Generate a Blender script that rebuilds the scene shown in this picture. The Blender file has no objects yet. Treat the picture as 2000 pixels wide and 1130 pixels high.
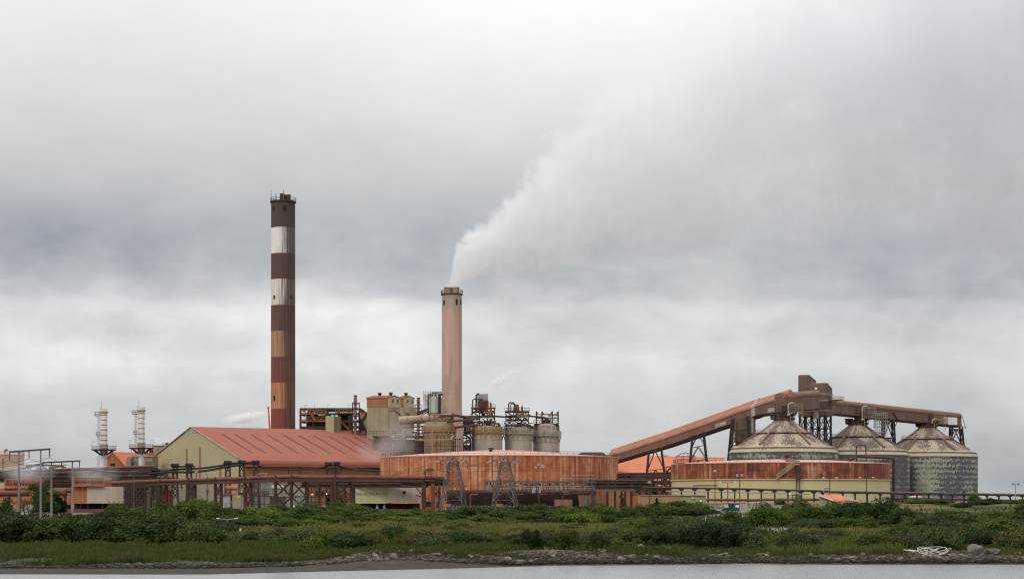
import bpy, math, random
from mathutils import Vector, noise as mnoise
R = random.Random(7)
PI = math.pi; rad = math.radians
S = bpy.context.scene
C = bpy.data.collections.new("plant"); S.collection.children.link(C)
F, ZC, HY = 3920.0, 8.0, 980.0            # focal length in photo pixels, eye height, row of the horizon
def P(px, py, D): return Vector(((px-1000)*D/F, D, ZC+(HY-py)*D/F))
def PX(px, D): return (px-1000)*D/F
def PZ(py, D): return ZC+(HY-py)*D/F
def M_(n, D): return n*D/F                # photo pixels -> metres at depth D
def lerp(a, b, t): return a+(b-a)*t
def sst(a, b, x):
    t = max(0., min(1., (x-a)/(b-a))); return t*t*(3-2*t)
def interp(x, pts):
    if x <= pts[0][0]: return pts[0][1]
    for (a, b), (c, d) in zip(pts, pts[1:]):
        if x <= c: return b+(d-b)*(x-a)/(c-a)
    return pts[-1][1]

# ---------------------------------------------------------------- node graphs
class G:
    def __init__(s, name, world=False):
        if world:
            s.m = bpy.data.worlds.new(name)
        else:
            s.m = bpy.data.materials.new(name)
        s.m.use_nodes = True; s.t = s.m.node_tree; s.t.nodes.clear()
    def n(s, typ, **kw):
        nd = s.t.nodes.new(typ)
        for k, v in kw.items(): setattr(nd, k, v)
        return nd
    def put(s, sock, v):
        if v is None: return
        if isinstance(v, bpy.types.NodeSocket): s.t.links.new(v, sock)
        elif isinstance(v, (tuple, list)) and sock.type == 'RGBA': sock.default_value = (*v[:3], 1)
        else: sock.default_value = v
    def co(s, k='Object'):
        return s.n('ShaderNodeTexCoord').outputs[k]
    def geo(s, k): return s.n('ShaderNodeNewGeometry').outputs[k]
    def map(s, v, sc=(1,1,1), loc=(0,0,0), rot=(0,0,0)):
        m = s.n('ShaderNodeMapping'); s.put(m.inputs[0], v)
        m.inputs['Scale'].default_value = sc; m.inputs['Location'].default_value = loc; m.inputs['Rotation'].default_value = rot
        return m.outputs[0]
    def noise(s, v, scale=1, detail=4, rough=.55, dist=0, out=0):
        m = s.n('ShaderNodeTexNoise'); s.put(m.inputs['Vector'], v)
        for k, x in (('Scale',scale),('Detail',detail),('Roughness',rough),('Distortion',dist)): m.inputs[k].default_value = x
        return m.outputs[out]
    def voro(s, v, scale=1, out='Color', feature='F1'):
        m = s.n('ShaderNodeTexVoronoi', feature=feature); s.put(m.inputs['Vector'], v); m.inputs['Scale'].default_value = scale
        return m.outputs[out]
    def math(s, op, a, b=None, c=None, clamp=False):
        m = s.n('ShaderNodeMath', operation=op, use_clamp=clamp)
        s.put(m.inputs[0], a); s.put(m.inputs[1], b); s.put(m.inputs[2], c)
        return m.outputs[0]
    def sep(s, v):
        m = s.n('ShaderNodeSeparateXYZ'); s.put(m.inputs[0], v); return m.outputs
    def comb(s, x, y, z):
        m = s.n('ShaderNodeCombineXYZ'); s.put(m.inputs[0], x); s.put(m.inputs[1], y); s.put(m.inputs[2], z); return m.outputs[0]
    def ramp(s, f, stops, mode='LINEAR'):
        m = s.n('ShaderNodeValToRGB'); s.put(m.inputs[0], f); r = m.color_ramp; r.interpolation = mode
        while len(r.elements) < len(stops): r.elements.new(0.5)
        for e, (p, c) in zip(r.elements, stops):
            e.position = p
            e.color = (c, c, c, 1) if isinstance(c, (int, float)) else (*c[:3], 1)
        return m.outputs[0]
    def rng(s, v, a, b, c=0., d=1., smooth=False):
        m = s.n('ShaderNodeMapRange', interpolation_type='SMOOTHSTEP' if smooth else 'LINEAR')
        for i, x in enumerate((v, a, b, c, d)): s.put(m.inputs[i], x)
        return m.outputs[0]
    def mix(s, f, a, b, mode='MIX'):
        m = s.n('ShaderNodeMix', data_type='RGBA', blend_type=mode)
        s.put(m.inputs[0], f); s.put(m.inputs[6], a); s.put(m.inputs[7], b)
        return m.outputs[2]
    def curve(s, v, pts):
        m = s.n('ShaderNodeFloatCurve'); s.put(m.inputs['Value'], v); cu = m.mapping.curves[0]
        while len(cu.points) < len(pts): cu.points.new(.5, .5)
        for q, (x, y) in zip(cu.points, pts): q.location = (x, y); q.handle_type = 'AUTO_CLAMPED'
        m.mapping.update(); return m.outputs[0]
    def bump(s, h, dist=.1, strength=.5):
        m = s.n('ShaderNodeBump'); s.put(m.inputs['Height'], h); m.inputs['Distance'].default_value = dist; m.inputs['Strength'].default_value = strength
        return m.outputs[0]
    def out(s, col, rough=.7, metal=0, bump=None, spec=.3):
        b = s.n('ShaderNodeBsdfPrincipled'); o = s.n('ShaderNodeOutputMaterial')
        s.put(b.inputs['Base Color'], col); s.put(b.inputs['Roughness'], rough); s.put(b.inputs['Metallic'], metal)
        b.inputs['Specular IOR Level'].default_value = spec
        if bump is not None: s.put(b.inputs['Normal'], bump)
        s.t.links.new(b.outputs[0], o.inputs[0]); return s.m

def mul(c, k): return tuple(x*k for x in c)
def m_plain(name, c, rough=.7, var=.35, scale=.6, metal=0):
    g = G(name); o = g.co()
    a = g.noise(o, scale, 5, .6)
    return g.out(g.mix(g.rng(a, .3, .7), mul(c, 1-var), mul(c, 1+var*.6)), rough, metal)
def m_streak(name, cols, sx=1.2, sz=.06, rough=.75, spots=.0, spotc=(.12,.04,.02), panel=None, bumpy=.0, rnd=0):
    """weathered sheet metal: runs of colour down the wall, from dark to pale in `cols`; optional rust blotches and panel lines"""
    g = G(name); o = g.co()
    a = g.noise(g.map(o, (sx, sx, sz), (rnd, rnd*2, 0)), 1, 6, .62)
    b = g.noise(g.map(o, (sx*.22, sx*.22, sz*1.5), (9+rnd, 3, 0)), 1, 4, .6)
    f = g.math('ADD', g.math('MULTIPLY', a, .6), g.math('MULTIPLY', b, .45))
    n = len(cols)
    c = g.ramp(f, [(lerp(.34, .72, i/(n-1)), x) for i, x in enumerate(cols)])
    if spots:
        q = g.noise(o, .35, 7, .68)
        r_ = g.noise(g.map(o, (2.2, 2.2, .12)), 1, 5, .65)
        k = g.rng(g.math('ADD', g.math('MULTIPLY', q, .6), g.math('MULTIPLY', r_, .4)), .62-spots*.25, .72-spots*.15, 0, .85)
        c = g.mix(k, c, spotc)
    h = None
    if panel:
        x, y, z = g.sep(o)
        l = g.math('FRACT', g.math('MULTIPLY', z, 1/panel))
        c = g.mix(g.math('MULTIPLY', g.math('LESS_THAN', l, .05), .35), c, mul(cols[0], .5))
    return g.out(c, rough)

# ---------------------------------------------------------------- meshes
class MB:
    def __init__(s): s.v = []; s.f = []
    def add(s, vs, fs):
        k = len(s.v); s.v += [tuple(v) for v in vs]; s.f += [tuple(i+k for i in f) for f in fs]
    def poly(s, *pts): s.add(pts, [tuple(range(len(pts)))])
    def bx(s, x0, x1, y0, y1, z0, z1):
        s.add([(x0,y0,z0),(x1,y0,z0),(x1,y1,z0),(x0,y1,z0),(x0,y0,z1),(x1,y0,z1),(x1,y1,z1),(x0,y1,z1)],
              [(3,2,1,0),(4,5,6,7),(0,1,5,4),(1,2,6,5),(2,3,7,6),(3,0,4,7)])
    def hexa(s, b, t):            # four bottom points, four top points
        s.add(list(b)+list(t), [(3,2,1,0),(4,5,6,7),(0,1,5,4),(1,2,6,5),(2,3,7,6),(3,0,4,7)])
    def beam(s, a, b, w, h=None):
        a = Vector(a); b = Vector(b); d = (b-a)
        if d.length < 1e-5: return
        d.normalize(); w = w*R.uniform(.96, 1.04); h = (h or w)*R.uniform(.96, 1.04)
        up = Vector((0,0,1)) if abs(d.z) < .95 else Vector((0,1,0))
        x = d.cross(up).normalized()*w/2; y = x.cross(d).normalized()*h/2
        s.hexa([a-x-y, a+x-y, a+x+y, a-x+y], [b-x-y, b+x-y, b+x+y, b-x+y])
    def tube(s, a, b, r, n=8, r2=None, cap=True):
        s.path([a, b], r, n, r2, cap)
    def path(s, pts, r, n=6, r2=None, cap=True):
        pts = [Vector(p) for p in pts]; m = len(pts); k0 = len(s.v); vs = []; ref = None
        for i, p in enumerate(pts):
            t = (pts[min(i+1, m-1)]-pts[max(i-1, 0)]).normalized()
            if ref is None: ref = Vector((0,0,1)) if abs(t.z) < .9 else Vector((0,1,0))
            x = (ref - t*ref.dot(t))
            if x.length < 1e-3: x = t.orthogonal()
            x.normalize(); ref = x; y = t.cross(x)
            rr = r if r2 is None else lerp(r, r2, i/(m-1))
            vs += [p+x*(rr*math.cos(2*PI*j/n))+y*(rr*math.sin(2*PI*j/n)) for j in range(n)]
        fs = [(i*n+j, i*n+(j+1) % n, (i+1)*n+(j+1) % n, (i+1)*n+j) for i in range(m-1) for j in range(n)]
        if cap: fs += [tuple(range(n))[::-1], tuple((m-1)*n+j for j in range(n))]
        s.add(vs, fs)
    def lathe(s, c, prof, n=32, cap=True):
        vs = []; m = len(prof)
        for r, z in prof: vs += [(c[0]+r*math.cos(2*PI*j/n), c[1]+r*math.sin(2*PI*j/n), z) for j in range(n)]
        fs = [(i*n+j, i*n+(j+1) % n, (i+1)*n+(j+1) % n, (i+1)*n+j) for i in range(m-1) for j in range(n)]
        if cap: fs += [tuple(range(n))[::-1], tuple((m-1)*n+j for j in range(n))]
        s.add(vs, fs)
    def prism(s, pts, ext):
        pts = [Vector(p) for p in pts]; e = Vector(ext); n = len(pts)
        s.add(pts+[p+e for p in pts], [tuple(range(n))[::-1], tuple(range(n, 2*n))]+[(i, (i+1) % n, n+(i+1) % n, n+i) for i in range(n)])
    def loft(s, secs):
        n = len(secs[0]); m = len(secs); vs = [p for q in secs for p in q]
        s.add(vs, [(i*n+j, i*n+(j+1) % n, (i+1)*n+(j+1) % n, (i+1)*n+j) for i in range(m-1) for j in range(n)]+[tuple(range(n))[::-1], tuple((m-1)*n+j for j in range(n))])
    def rail(s, pts, h=1.1, step=2.2, r=.045, closed=False):
        pts = [Vector(p) for p in pts]
        if closed: pts = pts+[pts[0]]
        for k in (h, h*.5): s.path([p+Vector((0,0,k)) for p in pts], r, 4)
        for a, b in zip(pts, pts[1:]):
            n = max(1, round((b-a).length/step))
            for i in range(n): q = a.lerp(b, i/n); s.beam(q, q+Vector((0,0,h)), r*1.6)
        q = pts[-1]; s.beam(q, q+Vector((0,0,h)), r*1.6)
    def ring_rail(s, c, r, z, h=1.1, n=40, rr=.045, a0=0, a1=2*PI):
        s.rail([(c[0]+r*math.cos(lerp(a0,a1,i/n)), c[1]+r*math.sin(lerp(a0,a1,i/n)), z) for i in range(n+(0 if a1-a0 > 6.28 else 1))], h, 99, rr, a1-a0 > 6.28)
    def brace(s, B, T, lv, w, style='X', sides=(0,1,2,3)):
        """cross bracing between the legs B[i]->T[i] at the given levels (fractions)"""
        n = len(B); B = [Vector(b) for b in B]; T = [Vector(t) for t in T]
        for a, b in zip(lv, lv[1:]):
            for i in sides:
                j = (i+1) % n
                p0, p1 = B[i].lerp(T[i], a), B[j].lerp(T[j], a); q0, q1 = B[i].lerp(T[i], b), B[j].lerp(T[j], b)
                if style == 'X': s.beam(p0, q1, w); s.beam(p1, q0, w*.93)
                elif style == 'K': mid = q0.lerp(q1, .5); s.beam(p0, mid, w); s.beam(p1, mid, w*.93)
                else: s.beam(p0, q1, w)
                s.beam(q0, q1, w*1.05)
    def build(s, name, mat, parent=None, smooth=False, loc=None, label=None, recalc=False):
        me = bpy.data.meshes.new(name)
        o = Vector(loc) if loc is not None else (Vector(parent.get('_w', (0,0,0))) if parent else Vector((0,0,0)))
        me.from_pydata([(v[0]-o.x, v[1]-o.y, v[2]-o.z) for v in s.v], [], s.f); me.update()
        if smooth:
            me.polygons.foreach_set('use_smooth', [True]*len(me.polygons)); me.set_sharp_from_angle(angle=rad(38))
        ob = bpy.data.objects.new(name, me); C.objects.link(ob)
        if recalc:
            import bmesh
            bm = bmesh.new(); bm.from_mesh(me); bmesh.ops.recalc_face_normals(bm, faces=bm.faces); bm.to_mesh(me); bm.free()
        me.materials.append(mat)
        if parent:
            ob.parent = parent; ob['_w'] = list(o)
        else: ob.location = o; ob['_w'] = list(o)
        if label: ob['label'] = label
        return ob
def tag(o, label=None, cat=None, group=None, kind=None):
    for k, v in (('label', label), ('category', cat), ('group', group), ('kind', kind)):
        if v: o[k] = v
    return o
def thing(name, label, cat, loc, group=None):
    o = bpy.data.objects.new(name, None); C.objects.link(o); o.location = loc; o['_w'] = list(loc)
    o.empty_display_size = 1
    return tag(o, label, cat, group)
def dup(root, loc, label=None, scale=None, rotz=0):
    r = root.copy(); C.objects.link(r); r.location = loc; r.rotation_euler = (0, 0, rotz)
    if scale: r.scale = (scale,)*3 if isinstance(scale, (int, float)) else scale
    if label: r['label'] = label
    for ch in list(root.children):
        c = ch.copy(); C.objects.link(c); c.parent = r
        for g in list(ch.children):
            d = g.copy(); C.objects.link(d); d.parent = c
    return r
class Fr:
    """a building's own axes: a along u, b along w (horizontal), z up"""
    def __init__(s, o, ang): s.o = Vector(o); s.u = Vector((math.cos(ang), math.sin(ang), 0)); s.w = Vector((-math.sin(ang), math.cos(ang), 0))
    def p(s, a, b, z): return Vector((s.o.x+s.u.x*a+s.w.x*b, s.o.y+s.u.y*a+s.w.y*b, z))
    def box(s, mb, a0, a1, b0, b1, z0, z1):
        mb.hexa([s.p(a0,b0,z0), s.p(a1,b0,z0), s.p(a1,b1,z0), s.p(a0,b1,z0)], [s.p(a0,b0,z1), s.p(a1,b0,z1), s.p(a1,b1,z1), s.p(a0,b1,z1)])
def one(fn, name, mat, parent=None, smooth=False, label=None, loc=None):
    m = MB(); fn(m); return m.build(name, mat, parent, smooth, loc, label)
# ---------------------------------------------------------------- materials
RUST_D, RUST_M, RUST_O, TAN = (.085,.026,.016), (.24,.062,.026), (.46,.15,.05), (.56,.31,.18)
MAT = {}
MAT['olive'] = m_streak('olive_cladding', [(.305,.268,.146),(.335,.297,.168),(.355,.317,.183)], .4, .05, spots=.02, spotc=(.30,.22,.12))
MAT['olive_stain'] = m_streak('stained_olive_cladding', [(.165,.13,.08),(.25,.22,.14),(.32,.29,.20)], .5, .06, spots=.25, spotc=(.20,.10,.05))
MAT['brown_clad'] = m_streak('brown_cladding', [(.15,.09,.055),(.23,.145,.09),(.29,.19,.12)], .9, .05, spots=.1, spotc=(.17,.06,.03))
MAT['taupe'] = m_streak('taupe_cladding', [(.20,.165,.13),(.26,.215,.165),(.29,.245,.19)], .7, .05, spots=.06, spotc=(.2,.1,.06))
MAT['rust_wall'] = m_streak('rusty_wall', [(.14,.065,.03),(.23,.115,.055),(.29,.155,.08)], 1.6, .04, spots=.12, spotc=(.10,.05,.03))
MAT['orange_wall'] = m_streak('orange_rusted_wall', [(.16,.055,.026),(.31,.11,.048),(.40,.17,.08)], .9, .08, spots=.22, spotc=(.15,.05,.03))
MAT['orange_roof'] = m_streak('dusty_orange_roof', [(.235,.074,.047),(.25,.081,.052),(.265,.090,.058)], .14, .12, rough=.9, spots=.3, spotc=(.19,.066,.045))
MAT['bright_roof'] = m_streak('bright_orange_roof', [(.42,.125,.062),(.47,.15,.078),(.52,.18,.10)], .2, .12, rough=.9)
MAT['pink_roof'] = m_streak('pink_tank_roof', [(.40,.205,.17),(.48,.265,.225),(.54,.32,.28)], .12, .2, rough=.8)
MAT['roof_slot'] = m_plain('dark_roof_slot', (.12,.048,.033), .9)
MAT['dark_steel'] = m_streak('dark_rusty_steel', [(.022,.016,.014),(.05,.032,.026),(.09,.045,.03)], .8, .3)
MAT['black_steel'] = m_plain('black_steel', (.018,.019,.022), .6)
MAT['brown_steel'] = m_streak('brown_rusty_steel', [(.028,.016,.012),(.058,.029,.021),(.10,.045,.031)], .8, .3)
MAT['red_pipe'] = m_streak('red_dusted_pipe', [(.075,.026,.018),(.135,.045,.030),(.20,.072,.048)], .25, .5, spots=.1)
MAT['yellow'] = m_streak('rusting_yellow_paint', [(.15,.07,.025),(.27,.135,.045),(.36,.205,.08)], 1., .5, spots=.25)
MAT['galv'] = m_plain('galvanised_steel', (.25,.255,.25), .5, .3, 2.)
MAT['pylon'] = m_streak('weathered_pylon_steel', [(.045,.041,.038),(.095,.086,.08),(.145,.132,.124)], .8, .4)
MAT['concrete'] = m_streak('concrete_post', [(.12,.115,.105),(.19,.185,.17),(.25,.24,.22)], 1.5, .1)
MAT['white'] = m_streak('white_sheet', [(.45,.45,.45),(.62,.62,.62),(.72,.72,.72)], .5, .2)
MAT['stack_white'] = m_streak('dirty_white_stack', [(.36,.33,.30),(.56,.55,.53),(.66,.66,.65)], 1.1, .12, spots=.1, spotc=(.3,.16,.08))
MAT['stack_brown'] = m_streak('brown_stack_collar', [(.13,.09,.075),(.22,.155,.125),(.28,.2,.16)], 1.1, .12)
MAT['grey_clad'] = m_streak('pinkish_grey_cladding', [(.30,.235,.19),(.38,.31,.25),(.43,.36,.30)], .8, .06, spots=.14, spotc=(.30,.12,.06))
MAT['red'] = m_plain('red_paint', (.36,.045,.04), .6)
MAT['crane'] = m_plain('crane_red', (.62,.03,.05), .5)
MAT['dark'] = m_plain('dark_opening', (.02,.016,.016), .9)
MAT['glass'] = m_plain('dull_window', (.11,.12,.12), .3)
MAT['tank_grey'] = m_streak('grey_green_tank', [(.25,.215,.165),(.32,.29,.23),(.38,.355,.295)], .35, .08, spots=.08, spotc=(.25,.15,.09))
MAT['tank_olive'] = m_streak('stained_olive_tank', [(.17,.135,.08),(.26,.225,.135),(.32,.285,.185)], .5, .1, spots=.16, spotc=(.20,.10,.05))
MAT['tank_green'] = m_streak('green_grey_vessel', [(.24,.26,.20),(.32,.35,.28),(.38,.40,.33)], .7, .1, spots=.05)
MAT['band'] = m_streak('khaki_tank_wall', [(.37,.31,.155),(.43,.37,.20),(.46,.41,.235)], .25, .06, spots=.05, spotc=(.36,.22,.11))
MAT['gallery'] = m_streak('rusty_gallery_cladding', [(.075,.045,.034),(.16,.085,.058),(.25,.14,.10)], 1.5, .1, spots=.14, spotc=(.21,.075,.04))
MAT['gallery_brown'] = m_streak('brown_gallery_cladding', [(.07,.044,.035),(.12,.077,.058),(.165,.11,.083)], .9, .09, spots=.10, spotc=(.17,.07,.04))
MAT['gallery_roof'] = m_streak('gallery_roof', [(.25,.105,.070),(.33,.145,.097),(.38,.185,.13)], .5, .2, rough=.9)
MAT['patch'] = m_plain('pale_patch_sheet', (.34,.29,.26), .7)
MAT['ribbon'] = m_plain('dark_belt', (.022,.021,.022), .8)
MAT['slats'] = m_streak('rusted_slats', [(.12,.04,.022),(.27,.10,.05),(.44,.27,.19)], 2.5, .1)
MAT['slats_old'] = m_streak('flaking_slats', [(.12,.05,.035),(.24,.12,.09),(.50,.42,.36)], 2.5, .1)
MAT['blue'] = m_plain('blue_drum', (.02,.05,.20), .5)
MAT['duct'] = m_streak('stained_duct', [(.19,.12,.082),(.30,.21,.15),(.37,.30,.235)], .35, .35, spots=.2, spotc=(.33,.14,.08))
MAT['insul'] = m_plain('pale_insulator', (.25,.34,.30), .3)

def m_bigtank(name, kind):
    """tall rust runs between panel seams round a tank wall; kind 0 whole wall, 1 rusty top strake over khaki (kept to the top part)"""
    g = G(name); o = g.co(); x, y, z = g.sep(o)
    ang = g.math('ARCTAN2', y, x)
    pan = g.math('MULTIPLY', ang, 17.)
    cell = g.math('FLOOR', pan); fr = g.math('FRACT', pan)
    w = g.n('ShaderNodeTexWhiteNoise', noise_dimensions='1D'); g.put(w.inputs['W'], cell)
    a = g.noise(g.comb(g.math('MULTIPLY', ang, 40.), 0, g.math('MULTIPLY', z, .07)), 1, 5, .6)
    b = g.noise(g.comb(g.math('MULTIPLY', ang, 14.), 3, g.math('MULTIPLY', z, .30)), 1, 7, .68, .6)
    rowc = g.math('FLOOR', g.math('MULTIPLY', z, .235)); w2 = g.n('ShaderNodeTexWhiteNoise', noise_dimensions='2D'); g.put(w2.inputs['Vector'], g.comb(g.math('FLOOR', g.math('MULTIPLY', ang, 8.5)), rowc, 0))
    big = g.noise(g.comb(g.math('MULTIPLY', ang, 2.2), 7, 0), 1, 3, .5)
    f = g.math('ADD', g.math('ADD', g.math('MULTIPLY', a, .37), g.math('MULTIPLY', b, .37)), g.math('ADD', g.math('MULTIPLY', w.outputs[0], .09), g.math('MULTIPLY', w2.outputs[0], .05)))
    f = g.math('ADD', f, g.math('MULTIPLY', big, .22))
    if kind: c = g.ramp(f, [(.42,(.055,.019,.014)),(.50,(.125,.036,.020)),(.565,(.22,.062,.031)),(.63,(.34,.13,.07)),(.71,(.48,.31,.21))])
    else: c = g.ramp(f, [(.37,(.09,.026,.015)),(.44,(.22,.058,.024)),(.51,(.33,.103,.043)),(.58,(.42,.172,.08)),(.66,(.53,.31,.18))])
    pale = g.rng(g.noise(o, .09, 7, .7), .60, .74, 0, .55)
    c = g.mix(pale, c, (.58,.36,.22))
    w3 = g.n('ShaderNodeTexWhiteNoise', noise_dimensions='1D'); g.put(w3.inputs['W'], g.math('FLOOR', g.math('ADD', pan, .0)))
    rn = g.math('MULTIPLY', g.rng(g.math('ADD', g.math('ABSOLUTE', g.math('SUBTRACT', fr, .5)), g.math('MULTIPLY', g.math('SUBTRACT', a, .5), .5)), .22, .06), g.rng(w3.outputs[0], .25, .8, 0, .85))
    c = g.mix(g.math('MULTIPLY', rn, g.rng(g.noise(g.comb(g.math('MULTIPLY', ang, 17.), 1, g.math('MULTIPLY', z, .1)), 1, 3), .3, .55)), c, (.12,.033,.018))
    seam = g.math('LESS_THAN', g.math('ABSOLUTE', g.math('SUBTRACT', fr, .5)), .018)
    c = g.mix(g.math('MULTIPLY', seam, .6), c, (.07,.025,.016))
    hs = g.math('LESS_THAN', g.math('FRACT', g.math('MULTIPLY', z, .235)), .03)
    c = g.mix(g.math('MULTIPLY', hs, .32), c, (.10,.035,.02))
    return g.out(c, .8)
MAT['bigtank'] = m_bigtank('rust_streaked_tank_wall', 0)
MAT['bigtank_top'] = m_bigtank('rust_streaked_top_strake', 1)

def m_silo(name, wall=True, off=0., amount=.5):
    """flaking paint: dark undercoat showing through cream paint in vertical panels"""
    g = G(name); o = g.co(); x, y, z = g.sep(o); ang = g.math('ARCTAN2', y, x)
    # squarish patches: rows by height, columns by angle
    v = g.comb(g.math('MULTIPLY', ang, 18.1), g.math('ADD', z, off*7), off)
    if wall:
        a = g.noise(g.map(v, (1.55, 1.05, 1)), 1., 6, .66, .3)
        b = g.noise(g.map(v, (.13, .035, 1), (off*3, 2, 0)), 1., 2, .5)
        r_ = g.math('ABSOLUTE', g.math('SUBTRACT', g.math('FRACT', g.math('MULTIPLY', z, .52)), .5))
        c_ = g.math('ABSOLUTE', g.math('SUBTRACT', g.math('FRACT', g.math('MULTIPLY', ang, 22.)), .5))
        f = g.math('ADD', g.math('ADD', g.math('MULTIPLY', a, .55), g.math('MULTIPLY', b, .45)), g.math('SUBTRACT', .10, g.math('MULTIPLY', g.math('ADD', r_, g.math('MULTIPLY', c_, .45)), .17)))
        k = g.rng(f, .560-amount*.12, .580-amount*.12)
        pale = g.mix(g.noise(v, .5, 4), (.19,.20,.15), (.33,.34,.265))
        dk = g.mix(g.noise(v, .9, 5), (.052,.052,.060), (.105,.10,.108))
        c = g.mix(k, pale, dk)
        rust = g.rng(g.noise(g.map(v, (.9, .12, 1)), 1, 5, .6), .66, .78, 0, .5)
        c = g.mix(rust, c, (.34,.18,.10))
    else:
        rr = g.math('SQRT', g.math('ADD', g.math('MULTIPLY', x, x), g.math('MULTIPLY', y, y)))
        a = g.noise(g.comb(g.math('MULTIPLY', ang, 44.), g.math('MULTIPLY', rr, .95), off), 1., 6, .66, .25)
        b = g.noise(g.comb(g.math('MULTIPLY', ang, 2.6), g.math('MULTIPLY', rr, .12), off+4), 1., 3, .5)
        f = g.math('ADD', g.math('MULTIPLY', a, .62), g.math('MULTIPLY', b, .5))
        edge = g.rng(rr, 14.5, 17.8, 0, .16)
        f = g.math('SUBTRACT', f, edge)
        k = g.rng(f, .575-amount*.12, .615-amount*.12)
        pale = g.mix(g.noise(o, .4, 5), (.26,.22,.15), (.40,.355,.25))
        dk = g.mix(g.noise(o, .8, 5), (.075,.058,.056), (.135,.10,.092))
        c = g.mix(k, pale, dk)
        rust = g.rng(g.noise(g.comb(g.math('MULTIPLY', ang, 7.), g.math('MULTIPLY', rr, .10), off+9), 1, 6, .7), .56, .70, 0, .75)
        c = g.mix(g.math('MULTIPLY', rust, g.rng(rr, 15, 4, .70, 1.)), c, (.36,.13,.05))
    return g.out(c, .8)

def m_chimney():
    """concrete stack, painted in nine bands and stained by soot and rust"""
    g = G('banded_chimney_paint'); o = g.co(); x, y, z = g.sep(o); ang = g.math('ARCTAN2', y, x)
    H = 130.2-5
    zz = lambda py: (PZ(py, 800)-5)
    t = g.math('MULTIPLY', z, 1/H)
    edges = [799, 748, 698, 648, 598, 548, 497, 447]
    cols = [(.165,.045,.036), (.40,.185,.095), (.125,.042,.04), (.36,.20,.12), (.085,.050,.046), (.62,.58,.52), (.085,.047,.045), (.68,.65,.60), (.062,.047,.042)]
    c = g.ramp(t, [(0, cols[0])]+[(zz(e)/H, cc) for e, cc in zip(edges, cols[1:])], 'CONSTANT')
    v = g.comb(g.math('MULTIPLY', ang, 5.), g.math('MULTIPLY', z, .030), 0)
    run = g.noise(v, 1.6, 6, .65)
    run2 = g.noise(g.comb(g.math('MULTIPLY', ang, 19.), g.math('MULTIPLY', z, .02), 5.3), 1.4, 5, .6)
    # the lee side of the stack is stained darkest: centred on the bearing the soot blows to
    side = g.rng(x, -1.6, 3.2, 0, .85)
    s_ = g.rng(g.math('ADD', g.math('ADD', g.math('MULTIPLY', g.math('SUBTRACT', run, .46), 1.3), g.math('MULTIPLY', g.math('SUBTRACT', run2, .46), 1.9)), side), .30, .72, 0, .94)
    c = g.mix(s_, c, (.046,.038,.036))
    ru = g.rng(g.noise(g.comb(g.math('MULTIPLY', ang, 9.), g.math('MULTIPLY', z, .04), 9), 1.3, 6, .65), .46, .62, 0, .75)
    c = g.mix(g.math('MULTIPLY', ru, g.rng(z, 105, 60, .18, 1.15)), c, (.20,.075,.038))
    return g.out(c, .85)
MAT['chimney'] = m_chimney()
def m_chimney2():
    g = G('dusty_pink_concrete'); o = g.co(); x, y, z = g.sep(o); ang = g.math('ARCTAN2', y, x)
    a = g.noise(g.comb(g.math('MULTIPLY', ang, 4.), g.math('MULTIPLY', z, .05), 0), 1.5, 6, .6)
    c = g.ramp(a, [(.3,(.41,.265,.20)),(.5,(.46,.30,.228)),(.7,(.51,.34,.265))])
    n2 = g.noise(g.comb(g.math('MULTIPLY', ang, 1.6), g.math('MULTIPLY', z, .055), 3), 1.2, 5, .55)
    c = g.mix(g.math('MULTIPLY', g.rng(n2, .50, .56, 0, .55), g.rng(z, 30, 44)), c, (.27,.20,.17))
    c = g.mix(g.math('GREATER_THAN', z, PZ(602, 780)-5), c, (.36,.28,.22))
    top = g.rng(g.noise(g.comb(g.math('MULTIPLY', ang, 9.), g.math('MULTIPLY', z, .09), 3), 1.2, 5, .6), .45, .65, 0, .6)
    c = g.mix(g.math('MULTIPLY', top, g.rng(z, PZ(625, 780)-5, PZ(580, 780)-5)), c, (.15,.10,.08))
    hs = g.math('LESS_THAN', g.math('FRACT', g.math('MULTIPLY', z, .4)), .06)
    c = g.mix(g.math('MULTIPLY', hs, .12), c, (.15,.09,.07))
    return g.out(c, .9)
MAT['chimney2'] = m_chimney2()

def m_leaf(name, a, b, c_, wide=None):
    g = G(name); oi = g.n('ShaderNodeObjectInfo'); 
    p = g.geo('Position')
    n1 = g.noise(p, .45, 3, .6); n2 = g.noise(p, 3.2, 2, .6)
    col = g.mix(g.rng(n1, .35, .65), a, b)
    col = g.mix(g.rng(n2, .42, .72, 0, .8), col, c_)
    if wide is not None: col = g.mix(g.rng(g.noise(g.map(p, (.10, .16, .1)), 1, 4, .6), .48, .62, 0, .75), col, wide)
    col = g.mix(1., col, g.ramp(oi.outputs['Random'], [(0,(.52,.58,.52)),(.5,(.95,.97,.9)),(1,(1.45,1.38,1.0))]), 'MULTIPLY')
    d = g.n('ShaderNodeBsdfPrincipled'); g.put(d.inputs['Base Color'], col); d.inputs['Roughness'].default_value = .75; d.inputs['Specular IOR Level'].default_value = .08
    tr = g.n('ShaderNodeBsdfTranslucent'); g.put(tr.inputs[0], col)
    ms = g.n('ShaderNodeMixShader'); ms.inputs[0].default_value = .22
    g.t.links.new(d.outputs[0], ms.inputs[1]); g.t.links.new(tr.outputs[0], ms.inputs[2])
    o = g.n('ShaderNodeOutputMaterial'); g.t.links.new(ms.outputs[0], o.inputs[0]); return g.m
MAT['leaf_mid'] = m_leaf('willow_leaves', (.033,.054,.013), (.054,.082,.018), (.090,.115,.028))
MAT['leaf_dark'] = m_leaf('dark_leaves', (.020,.036,.013), (.032,.052,.017), (.052,.074,.026))
MAT['leaf_bright'] = m_leaf('fresh_leaves', (.050,.078,.015), (.074,.108,.019), (.105,.135,.032))
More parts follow.
